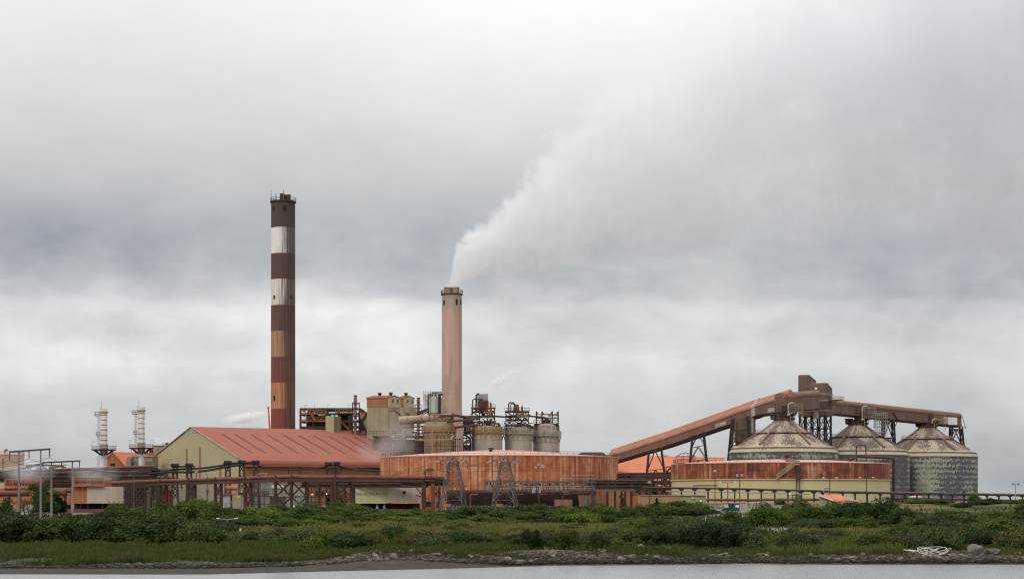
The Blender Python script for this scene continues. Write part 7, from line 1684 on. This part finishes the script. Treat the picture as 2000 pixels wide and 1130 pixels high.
def van():
    D = 452.; z = PZ(982.2,D)-2.05; x0, x1 = PX(1411,D), PX(1444.5,D)
    t = thing('van', 'dark green van with pale windscreen and orange roof lamps behind the bushes', 'van', ((x0+x1)/2,D,z)); L = x1-x0
    P_ = lambda u, w, h: (x0+L*u, D+w, z+h)
    side = [(0.,.35),(0.,.85),(.10,1.05),(.24,1.75),(.33,2.0),(.97,2.02),(1.,1.9),(1.,.35)]
    one(lambda m: m.prism([P_(u,0,h) for u, h in side], (0,1.8,0)), 'body', m_plain('dark_green_paint', (.018,.05,.042), .35), t)
    one(lambda m: m.prism([P_(.105,-.02,1.06), P_(.235,-.02,1.74), P_(.32,-.02,1.86), P_(.36,-.02,1.1)], (0,1.84,0)), 'windscreen', m_plain('sky_glass', (.42,.46,.48), .1), t)
    one(lambda m: m.prism([P_(.76,-.02,1.1), P_(.76,-.02,1.7), P_(.95,-.02,1.7), P_(.95,-.02,1.1)], (0,.03,0)), 'panel_sign', MAT['white'], t)
    for u in (.2,.82): 
        w = one(lambda m: m.tube(P_(u,-.05,.33), P_(u,.2,.33), .33, 16), 'wheel', MAT['black_steel'], t, True); one(lambda m: m.tube(P_(u,-.07,.33), P_(u,-.04,.33), .17, 12), 'rim', MAT['galv'], w)
    for u in (.42,.80): one(lambda m: m.bx(x0+L*u-.25, x0+L*u+.35, D+.3, D+1.5, z+2.03, z+2.2), 'roof_lamp', MAT['yellow'], t)
van()
t = thing('handrail_steps', 'yellow handrail of short steps beside the pipe trestle', 'steps', (PX(1562,480),480,6.6))
one(lambda m: [m.beam(P(1557,a,480), P(1567,a+7.5,480), .14) for a in (974,977)]+[m.beam(P(p,974+(p-1557)*.75,480), P(p,982+(p-1557)*.75,480), .1) for p in (1557,1562,1567)], 'handrail', MAT['yellow'], t)
one(lambda m: [m.bx(PX(1555+i*2.2,480),PX(1557.4+i*2.2,480),480.1,481.2,PZ(984+i*1.7,480),PZ(983+i*1.7,480)) for i in range(5)], 'tread', MAT['concrete'], t)
t = thing('round_sign', 'round blue and white sign on a post below the pipe trestle', 'sign', (PX(1543,487),487,7)); o = one(lambda m: m.tube(P(1543,963.5,487), P(1543,963.5,487.1), .34, 20), 'sign_face', m_plain('pale_blue_sign', (.34,.42,.56), .5), t); one(lambda m: m.tube(P(1542.6,963.9,486.95), P(1542.6,963.9,487), .2, 16), 'symbol', MAT['white'], t); one(lambda m: m.beam(P(1543.3,978,487.2), P(1543.3,962,487.2), .08), 'post', MAT['galv'], t)
t = thing('gate_frame', 'rusty gate frame and railings beside the round sign', 'gate', (PX(1553,488),488,7))
one(lambda m: (frame_px(m, [1548,1554,1560], [966,973,978], 488, .8, .12), rail_px(m, 1546, 1563, 974, 487.6, .8, .5, .03)), 'frame', MAT['brown_steel'], t)
# ---------------------------------------------------------------- lamp posts
def lamp_post(label, px, yb, yt, D, style, mat='brown_steel'):
    zb = hgt(PX(px,D), D); b = Vector((PX(px,D),D,zb)); tp = P(px,yt,D)
    t = thing('lamp_post', label, 'lamp post', b)
    one(lambda m: m.tube(b-Vector((0,0,.3)), tp, .14, 8, .09), 'post', MAT[mat], t, True)
    if style == 'flood':
        one(lambda m: m.beam(tp+Vector((-.8,0,-.05)), tp+Vector((.8,0,-.05)), .12), 'arm', MAT['galv'], t)
        for s in (-.62, .62): one(lambda m: m.hexa([tp+Vector((s-.3,-.35,-.35)), tp+Vector((s+.3,-.35,-.35)), tp+Vector((s+.3,.05,-.1)), tp+Vector((s-.3,.05,-.1))], [tp+Vector((s-.3,-.3,.25)), tp+Vector((s+.3,-.3,.25)), tp+Vector((s+.3,.15,.3)), tp+Vector((s-.3,.15,.3))]), 'flood_lamp', MAT['galv'], t)
    elif style == 'twin':
        for s in (-1,1):
            one(lambda m: m.path([tp, tp+Vector((s*.8,0,.08)), tp+Vector((s*1.5,0,.2))], .05, 6), 'arm', MAT[mat], t)
            one(lambda m: m.hexa([tp+Vector((s*1.3,-.12,.12)), tp+Vector((s*1.9,-.1,.2)), tp+Vector((s*1.9,.1,.2)), tp+Vector((s*1.3,.12,.12))], [tp+Vector((s*1.3,-.1,.3)), tp+Vector((s*1.9,-.06,.3)), tp+Vector((s*1.9,.06,.3)), tp+Vector((s*1.3,.1,.3))]), 'lamp_head', MAT['white'], t)
    elif style == 'hook':
        one(lambda m: m.path([tp, tp+Vector((-.1,0,.5)), tp+Vector((-.5,0,.75)), tp+Vector((-1.1,0,.75))], .06, 6), 'arm', MAT[mat], t); one(lambda m: m.bx(tp.x-1.5,tp.x-.9,D-.12,D+.12,tp.z+.62,tp.z+.8), 'lamp_head', MAT['galv'], t)
    else:
        one(lambda m: m.lathe((tp.x,D), [(.12,tp.z-.3),(.5,tp.z-.15),(.5,tp.z+.2),(.2,tp.z+.35)], 12), 'lamp_head', MAT['galv'], t)
lamp_post('lamp post with round head before the rusty strake of the two tone tank', 1396.5, 975, 920, 520, 'round')
lamp_post('slim lamp post with two arms beside the green van', 1421.5, 985, 942, 455, 'twin')
lamp_post('lamp post with square floodlight before the two tone tank', 1444.5, 975, 927.5, 520, 'flood')
lamp_post('thin bare lamp post above the red roofed hut', 1620.5, 985, 934, 478, 'twin')
lamp_post('lamp post with double head near the far edge of the two tone tank', 1692.5, 985, 933.5, 492, 'twin')
lamp_post('tall grey floodlight post standing alone past the silos', 1983.5, 990, 944.5, 486, 'flood', 'galv')
lamp_post('hooked lamp post in front of the shed lower wall', 404.5, 990, 927, 560, 'hook')
lamp_post('thin lamp post beside the red shed door', 383.5, 990, 922, 570, 'round')
lamp_post('grey lamp post in front of the dark stair tower', 261.5, 1000, 932, 560, 'hook', 'pylon')
lamp_post('rusty lamp post standing before the two tone low shed', 1268.5, 985, 942, 480, 'round')
lamp_post('short pale lamp post in the scrub above the grassy spit', 443.5, 1032, 1014, 352, 'twin', 'galv')
# white signs
def sign(label, px, y0, y1, wpx, D, lean=0):
    x = PX(px,D); zb = hgt(x,D); t = thing('notice_board', label, 'sign', (x,D,zb))
    one(lambda m: m.beam((x,D+.06,zb-.2), (x,D+.06,PZ(y0,D)), .09), 'post', MAT['galv'], t)
    one(lambda m: m.hexa([(x-M_(wpx/2,D),D-.03,PZ(y1,D)), (x+M_(wpx/2,D),D-.03,PZ(y1,D)+lean), (x+M_(wpx/2,D),D+.01,PZ(y1,D)+lean), (x-M_(wpx/2,D),D+.01,PZ(y1,D))], [(x-M_(wpx/2,D),D-.03,PZ(y0,D)), (x+M_(wpx/2,D),D-.03,PZ(y0,D)+lean), (x+M_(wpx/2,D),D+.01,PZ(y0,D)+lean), (x-M_(wpx/2,D),D+.01,PZ(y0,D))]), 'board', MAT['white'], t)
    if wpx > 6: one(lambda m: m.bx(x-.12,x+.1,D-.05,D-.035,PZ(y1,D)+.15,PZ(y0,D)-.12), 'symbol', MAT['dark'], t)
sign('white notice board with dark symbol on a thin post in the scrub', 1375.5, 1010.5, 1018, 6.6, 318)
sign('small plain white board half sunk in brambles', 1322, 1022, 1028.5, 4.6, 310, .06)
sign('little grey marker post in the scrub below the pale lamp post', 469.5, 1031, 1035, 3, 330)
# ---------------------------------------------------------------- concrete pole frames
def hframe(label, pa, pb, Da, Db, bar, ins):
    """two concrete poles carrying a crossbar with hanging insulators: pole = (px, top row)"""
    a, b = P(pa[0],pa[1],Da), P(pb[0],pb[1],Db)
    t = thing('power_pole', label, 'power pole', ((a.x+b.x)/2,(Da+Db)/2,hgt(a.x,Da)))
    for q, D in ((a,Da),(b,Db)):
        one(lambda m: m.tube((q.x,D,hgt(q.x,D)-.3), q+Vector((0,0,.15)), .24, 12, .16), 'pole', MAT['concrete'], t, True)
    d = (b-a); f = lambda px: a+d*((px-pa[0])/(pb[0]-pa[0]))
    one(lambda m: m.beam(f(bar[0]), f(bar[1]), .28, .32), 'crossbar', MAT['dark_steel'], t)
    out = []
    for px, l in ins:
        q = f(px); pr = [(.05,q.z-.15)]
        n = 9
        for i in range(n): z = q.z-.35-i*(l-.5)/n; pr += [(.14,z),(.07,z-(l-.5)/n*.6)]
        one(lambda m: m.lathe((q.x,q.y), pr+[(.03,q.z-l)], 10), 'insulator', MAT['dark_steel'], t); out.append(q-Vector((0,0,l)))
    return out
i1 = hframe('tall pair of concrete poles with crossbar by the dark tree, nearest the photo edge', (36.8,880.5), (79.5,877.5), 418, 404, (17.5,96.5), ((18,1.85),(57,1.7),(96,1.75)))
i2 = hframe('shorter pair of concrete poles with crossbar, nearest the cooling house panel', (100.5,902), (141.5,900), 424, 438, (84,156.5), ((84.5,1.2),(120,1.1),(155.5,1.5)))
# ---------------------------------------------------------------- pylons
def pylon(px, D, ytop, label):
    x = PX(px,D); zb = hgt(x,D); z = lambda y: PZ(y,D)
    t = thing('pylon', label, 'pylon', (x,D,zb), 'lattice pylons before the rust tank')
    w0, w1, w2 = 3.1, 2.1, .95; zm = z(949); zt = z(901)
    sq = lambda w, zz: [Vector((x+a*w+b*w*.18, D+b*w, zz)) for a, b in ((-1,-1),(1,-1),(1,1),(-1,1))]
    B, Mi, T = sq(w0,zb), sq(w1,zm), sq(w2,zt)
    for i in range(4): one(lambda m: m.path([B[i],Mi[i],T[i]], .11, 4), 'leg', MAT['pylon'], t)
    def lat(m):
        m.brace(B, Mi, [0,.5,1], .11, 'X'); m.brace(Mi, T, [0,.26,.5,.7,.86,1], .10, 'X')
        m.brace(B, Mi, [.48,1.], .12, 'K')
    one(lat, 'lattice', MAT['pylon'], t)
    ar = M_(27.5,D)
    def arms(m):
        top = Vector((x,D,z(ytop)))
        for p in T: m.beam(p, top, .14)
        for s in (-1,1):
            e = Vector((x+s*ar,D-s*.4,z(900)))
            for p in (T[0 if s < 0 else 1], T[3 if s < 0 else 2]): m.beam(p, e, .15)
            m.beam(top, e, .14); m.beam(top.lerp(e,.5), T[0 if s < 0 else 1].lerp(e,.3), .1); m.beam(top.lerp(e,.5), T[0 if s < 0 else 1].lerp(e,.6), .1)
        m.beam(T[0], T[1], .14); m.beam(T[3], T[2], .14)
    one(arms, 'crossarm', MAT['pylon'], t)
    one(lambda m: (m.beam((x-M_(29,D),D-2.6,zm), (x+M_(27,D),D-2.6,zm+.05), .3), m.beam((x-M_(29,D),D+2.6,zm), (x+M_(27,D),D+2.6,zm+.05), .3)), 'landing_beam', MAT['pylon'], t)
    tips = []
    for s, l in ((-1,0),(-.12,0),(.86,0)):
        q = Vector((x+s*ar,D-.3,z(900.4))); e = q+Vector((-1.15,-.9,-.3)); one(lambda m: m.tube(q, e, .17, 8, .13), 'insulator', MAT['insul'], t); tips.append(e)
    for s, l in ((-.92,2.4),(-.55,1.9),(.97,1.9)):
        q = Vector((x+s*ar,D,z(901))); one(lambda m: m.tube(q, q+Vector((.12,0,-l)), .1, 6), 'post_insulator', MAT['pylon'], t)
    one(lambda m: m.bx(x-2.2,x-.6,D-2.8,D-2.7,zb+1.9,zb+2.6), 'warning_plate', MAT['yellow'], t)
    one(lambda m: m.path([Vector((x-ar*.85,D,z(919))), Vector((x-ar*.4,D-.3,z(921))), Vector((x-2,D-.6,z(918.5)))], .05, 4), 'jumper', MAT['dark_steel'], t)
    return tips
t1 = pylon(885.5, 505, 891, 'lattice pylon nearest the end of the red pipe')
t2 = pylon(986.5, 505, 891, 'lattice pylon nearest the white pipes of the walkway')
def wire(a, b, sag, label, r=.035):
    pts = [Vector(a).lerp(Vector(b), i/14)-Vector((0,0,4*sag*(i/14)*(1-i/14))) for i in range(15)]; mb = MB(); mb.path(pts, r, 4)
    tag(mb.build('power_line', MAT['dark_steel']), label, 'wire', 'overhead wires')
for i, (a, b) in enumerate(zip(i1, i2)): wire(a, b, .25, 'thin overhead wire between the two concrete pole frames')
for i, (a, b) in enumerate(zip(i2, [P(330,905+i*3,640) for i in range(3)])): wire(a, b, 1.6, 'thin overhead wire running from the shorter poles to the shed')
for i, a in enumerate(i1): wire(a, P(-60,906+i*4,440), .6, 'thin overhead wire leaving the tall poles past the photo edge')
for i, (a, b) in enumerate(zip(t1, t2)): wire(b, a, .9, 'thin overhead wire slung between the two lattice pylons')
for i, a in enumerate(t1): wire(a, P(690,908+i*8,560), 2.0, 'thin overhead wire from the first pylon towards the shed')
# ---------------------------------------------------------------- cable belt on small lattice posts before the gable
def belt_post(px, yt, D, label):
    x = PX(px,D); z1 = PZ(yt,D); z0 = PZ(936,D); t = thing('belt_post', label, 'trestle', (x,D,z0), 'small lattice posts of the cable belt')
    B = [Vector((x+a*.95,D+b*.9,4.8)) for a, b in ((-1,-1),(1,-1),(1,1),(-1,1))]; T = [Vector((x+a*.6,D+b*.6,z1)) for a, b in ((-1,-1),(1,-1),(1,1),(-1,1))]
    for b, q in zip(B, T): one(lambda m: m.beam(b, q, .24), 'leg', MAT['dark_steel'], t)
    one(lambda m: m.brace(B, T, [.3,.45,.6,.8,.97], .16, 'X'), 'lattice', MAT['dark_steel'], t)
    one(lambda m: (m.bx(x-1,x+1,D-1.2,D+1.2,z1+.02,z1+.8)), 'head_block', MAT['black_steel'], t)
for px, yt, D, lab in ((301,918,590,'cable belt post beside the dark stair tower'),(342,910,590,'cable belt post on the tower side of the shed gable'),(369.5,909.5,590,'cable belt post in the middle of the shed gable'),(445,904.5,590,'cable belt post under the start of the thick belt deck'),(472,903.5,590,'cable belt post at the shed corner'),(499.5,904,590,'cable belt post under the far end of the thick belt deck'),(642,907,600,'cable belt post before the long shed wall, of the near pair'),(658,906.5,600,'cable belt post before the long shed wall, of the far pair')):
    belt_post(px, yt, D, lab)
def bar(label, pts, w, h, mat='black_steel'):
    mb = MB()
    for a, b in zip(pts, pts[1:]): mb.beam(P(*a), P(*b), w, h)
    t = mb.build('belt_deck', MAT[mat]); tag(t, label, 'conveyor')
bar('thick black belt deck carried over three lattice posts at the shed corner', [(437,904.8,590),(460,904.5,590),(507,903.5,590)], 1.6, .75)
bar('short black belt deck over the two posts before the gable', [(334,909.5,590),(342,911,590),(380,910,590)], 1.4, .5)
bar('short dark belt deck over the pair of posts before the long wall', [(634,909,600),(663,907.5,600)], 1., .45)
bar('dark sloping deck climbing to the post beside the stair tower', [(255,925,600),(280,921,596),(308,917,590)], 1.6, .5)
pipe_line('sagging_belt', 'upper black sagging belt sweeping across the shed gable', [(300,921,590),(345,916,590),(375,915,590),(400,913,590),(430,909,590),(447,905.5,590)], .3, 'ribbon', 'conveyor')
pipe_line('sagging_belt', 'lower black sagging belt dipping below the other across the gable', [(290,925,589),(330,921,589),(360,921.5,589),(385,920.5,589),(415,916.5,589),(445,910.5,589),(474,906.5,589)], .34, 'ribbon', 'conveyor')
pipe_line('sagging_belt', 'black sagging belt along the long rusty shed wall to the rust tank', [(505,909,592),(530,914,594),(565,917,596),(600,915.5,598),(640,910.5,600)], .2, 'ribbon', 'conveyor')
pipe_line('sagging_belt', 'black sagging belt end running from the paired posts to the rust tank', [(660,909,600),(685,914.5,600),(715,918,600),(744,919,600)], .26, 'ribbon', 'conveyor')
# ---------------------------------------------------------------- transformer yard
def transformer(px, D, yc, label, mat):
    t = thing('transformer', label, 'transformer', (PX(px,D),D,5)); x = PX(px,D); z = PZ(yc,D)
    one(lambda m: m.tube((x-1.8,D,z), (x+1.6,D,z), .66, 16), 'conservator', MAT[mat], t, True)
    one(lambda m: m.bx(x-2.2,x+2.6,D+.5,D+3,5,z-2.2), 'tank_body', MAT['tank_grey'], t)
    one(lambda m: [m.bx(x-2.1+i*.42,x-1.9+i*.42,D-.1,D+.5,5.6,z-2.6) for i in range(11)], 'fin_frame', MAT['pylon'], t)
    one(lambda m: [m.beam((x+a,D,z-2.2), (x+a,D,z-.4), .14) for a in (-1.4,1.2)], 'support_frame', MAT['brown_steel'], t)
    for a in (2.2, 3.2, 4.2): one(lambda m: m.lathe((x+a,D+1.2), [(.09,z-2.2)]+[(.2 if i % 2 else .1, z-2.1+i*.16) for i in range(13)], 8), 'bushing', MAT['red_pipe'], t)
transformer(453, 585, 952.2, 'transformer with orange drum on top before the shed corner', 'orange_wall')
transformer(543, 585, 951.5, 'transformer with pale green drum on top under the wide trestle', 'tank_green')
def yard():
    D = 582.
    t = thing('grey_cabin', 'pale grey cabin with red roof trim beside the orange drum transformer', 'cabin', (PX(440,D),D,5))
    one(lambda m: box_px(m, 431, 448.5, 966, 990, D, 4), 'wall', m_plain('pale_grey_cabin', (.33,.33,.35), .6), t); one(lambda m: box_px(m, 424, 453, 963.8, 965.9, D-.5, 5), 'roof', MAT['red'], t)
    t = thing('warning_sign', 'yellow square warning sign on the grey transformer kiosk', 'sign', (PX(465.5,578),578,5))
    one(lambda m: box_px(m, 454, 470, 966, 992, 578.5, 3), 'kiosk', MAT['tank_olive'], t); one(lambda m: box_px(m, 463.6, 467.6, 968, 972.4, 578.3, .15), 'plate', m_plain('yellow_plate', (.66,.50,.05), .5), t)
    t = thing('stop_sign', 'round red sign on a post in front of the transformer kiosk', 'sign', (PX(451,570),570,5))
    one(lambda m: m.tube(P(451.2,979.5,570), P(451.2,979.5,570.1), .42, 20), 'disc', MAT['red'], t); one(lambda m: m.beam(P(451.2,996,570.2), P(451.2,978,570.2), .1), 'post', MAT['galv'], t)
    t = thing('switch_frame', 'rusty switchgear frame with rows of upright insulators in the transformer yard', 'switchgear', (PX(515,583),583,5))
    one(lambda m: frame_px(m, [494,504,516,528,537], [968.5,984,995], 583, 3, .22), 'frame', MAT['brown_steel'], t)
    for i, a in enumerate((497,501,507,511,515,519,523)): one(lambda m: m.lathe((PX(a,583),584), [(.08,PZ(968,583))]+[(.2 if k % 2 else .1, PZ(967.5-k*.8,583)) for k in range(12)], 8), 'insulator', MAT['red_pipe'] if i % 2 else MAT['brown_steel'], t)
    one(lambda m: rail_px(m, 468, 495, 961, 582, 1.2, 1, .07), 'guard_rail', MAT['yellow'], t)
    one(lambda m: (m.beam(P(482,995,584), P(482,947,584), .3), m.beam(P(494.5,995,584), P(494.5,947,584), .3), m.beam(P(508,995,584), P(508,940,584), .3)), 'column', MAT['brown_steel'], t)
    t = thing('block_wall', 'stained grey blast wall behind the switchgear frame', 'wall', (PX(510,592),592,5)); 
    one(lambda m: box_px(m, 493, 531, 940.5, 995, 594, 1), 'slab', m_streak('sooty_concrete', [(.12,.11,.10),(.30,.28,.26),(.38,.36,.33)], .3, .3), t); one(lambda m: box_px(m, 492.6, 531.4, 939.7, 940.5, 593.8, 1.4), 'coping', MAT['patch'], t)
    t = thing('grey_building', 'low taupe building behind the wide trestles', 'building', (PX(570,598),598,5))
    one(lambda m: box_px(m, 532, 600, 945.5, 990, 600, 6), 'wall', MAT['taupe'], t); one(lambda m: box_px(m, 531.5, 600.5, 944.4, 945.4, 599.7, 6.6), 'roof_edge', MAT['patch'], t)
    t = thing('radiator_bank', 'bluish grey corrugated radiator bank under the wide trestle', 'radiator', (PX(585,578),578,5))
    one(lambda m: [box_px(m, 565+i*3.2, 567.4+i*3.2, 965+ (i>4)*5, 990, 578, 1.4) for i in range(14)], 'fin_frame', m_plain('blue_grey_fins', (.22,.26,.26), .5), t); one(lambda m: box_px(m, 564, 610, 975, 977, 579.5, .6), 'header', MAT['pylon'], t)
    for i, a in enumerate((574, 587.5)):
        t = thing('white_tent', ('small white tent under the first wide trestle bay', 'larger white pointed tent beside the small one')[i], 'tent', (PX(a,560),560,5)); w = (3.2, 10)[i]; top = (986.5, 985)[i]
        x = PX(a,560); ww = M_(w,560); zt = PZ(top,560)
        one(lambda m: m.lathe((x,560.5), [(ww,5),(ww,zt-1.4),(ww*.4,zt-.35),(.05,zt+.1)], 8), 'canvas', MAT['white'], t); one(lambda m: m.beam((x,560.5,zt), (x,560.5,zt+.4), .08), 'pole', MAT['galv'], t)
    D = 540.; t = thing('white_van', 'white van roof with yellow stripes half hidden by the bushes', 'van', (PX(632,D),D,5)); x0, x1 = PX(613,D), PX(650,D); z = PZ(986.8,D)-2.3
    one(lambda m: m.prism([(x0,D,z+.3),(x0,D,z+1.1),(x0+.9,D,z+2.0),(x0+1.6,D,z+2.3),(x1-.1,D,z+2.3),(x1,D,z+2.1),(x1,D,z+.3)], (0,2,0)), 'body', MAT['white'], t)
    one(lambda m: m.prism([(x0+.1,D-.02,z+1.15),(x0+.95,D-.02,z+1.95),(x0+1.7,D-.02,z+1.95),(x0+1.7,D-.02,z+1.15)], (0,2.04,0)), 'window', MAT['glass'], t)
    for u in (.55,.75): one(lambda m: m.bx(lerp(x0,x1,u),lerp(x0,x1,u+.14),D-.03,D+.02,z+1.7,z+2.15), 'stripe_panel', m_plain('hi_vis', (.62,.66,.05), .5), t)
    for u in (.2,.8): one(lambda m: m.tube((lerp(x0,x1,u),D-.04,z+.34), (lerp(x0,x1,u),D+.2,z+.34), .34, 16), 'wheel', MAT['black_steel'], t, True)
    t = thing('switch_frame', 'reddish switchgear lattice with glowing lamp beside the radiator bank', 'switchgear', (PX(625,566),566,5))
    one(lambda m: frame_px(m, [600,608,617,627,636,646], [950,960,970,980,994], 572, 4, .26, [(600,994,617,980),(627,970,636,960),(608,960,617,950)]), 'frame', MAT['brown_steel'], t)
    one(lambda m: (box_px(m, 618, 632, 958, 968, 574, 2), box_px(m, 604, 626, 984, 995, 573, 2)), 'machine_box', MAT['brown_steel'], t)
    one(lambda m: (box_px(m, 608, 611, 963.4, 965.8, 571.4, .5), box_px(m, 637, 639, 962, 965, 571.4, .5)), 'lamp', m_lamp, t)
    t = thing('yard_bush', 'round dark bush behind the red pipe trestles', 'bush', (PX(655,600),600,5)); VEG['dark'] if 'dark' in VEG else veg('dark')
    o = bpy.data.objects.new('foliage', VEG['dark'][2][0]); C.objects.link(o); o.parent = t; o.scale = (1.2,1.,1.45)
    t = thing('boom_barrier', 'small lit yellow gantry above the red pipe at the shed corner', 'gantry', P(510,926,545))
    one(lambda m: (m.beam(P(503,924.5,545), P(521,923.6,545), .3), m.beam(P(502.6,931,545), P(502.6,925,545), .3), m.beam(P(520.4,931,545), P(520.4,923.4,545), .4)), 'frame', MAT['yellow'], t)
    one(lambda m: [box_px(m, a, a+1, 923.4, 924.2, 544.7, .3) for a in (506,510,514,519.6)], 'lamp', MAT['white'], t)
    t = thing('drum', 'blue drum standing by the rusty columns near the first pylon', 'drum', (PX(855,520),520,5))
    one(lambda m: m.lathe((PX(855.5,520),520), [(.42,PZ(991,520)),(.42,PZ(979,520)),(.36,PZ(978.6,520))], 20), 'shell', MAT['blue'], t, True); one(lambda m: m.lathe((PX(855.5,520),520), [(.44,PZ(985.3,520)),(.45,PZ(985,520)),(.44,PZ(984.7,520))], 20), 'hoop', MAT['blue'], t)
    t = thing('grey_kiosk', 'grey kiosk with louvre beside the blue drum', 'kiosk', (PX(835,520),520,5))
    one(lambda m: box_px(m, 830, 842, 979, 990, 520, 2), 'cabinet', MAT['dark_steel'], t); one(lambda m: box_px(m, 829.5, 842.5, 978.2, 979, 519.8, 2.4), 'roof', MAT['galv'], t)
    t = thing('digger', 'yellow machine body parked under the red pipe end', 'vehicle', (PX(836,515),515,5))
    one(lambda m: m.prism([P(828,1001,515), P(828,990,515), P(836,989,515), P(844,991,515), P(845,1001,515)], (0,2,0)), 'body', m_plain('machine_yellow', (.42,.20,.02), .5), t); one(lambda m: [m.tube(P(a,1001,514.9), P(a,1001,515.3), .5, 14) for a in (831,842)], 'track_frame', MAT['black_steel'], t)
    # chain link fence along the yard
    t = thing('yard_fence', 'thin wire fence with cranked posts before the dark cooler bank', 'fence', (PX(960,500),500,5))
    one(lambda m: [ (m.beam((PX(a,500),500,4.7), P(a,988,500), .09), m.beam(P(a,988,500), P(a+1.2,985.5,500), .06)) for a in range(870, 1080, 7)], 'post_frame', MAT['galv'], t)
    one(lambda m: [m.path([P(868,y,500), P(1080,y,500)], .022, 4) for y in (988,991,994,997)], 'wire_frame', MAT['galv'], t)
g = G('lit_lamp'); e = g.n('ShaderNodeEmission'); e.inputs[0].default_value = (1,.55,.28,1); e.inputs[1].default_value = 1.3; o_ = g.n('ShaderNodeOutputMaterial'); g.t.links.new(e.outputs[0], o_.inputs[0]); m_lamp = g.m
yard()
for o in list(bpy.data.objects):
    if '_w' in o: del o['_w']
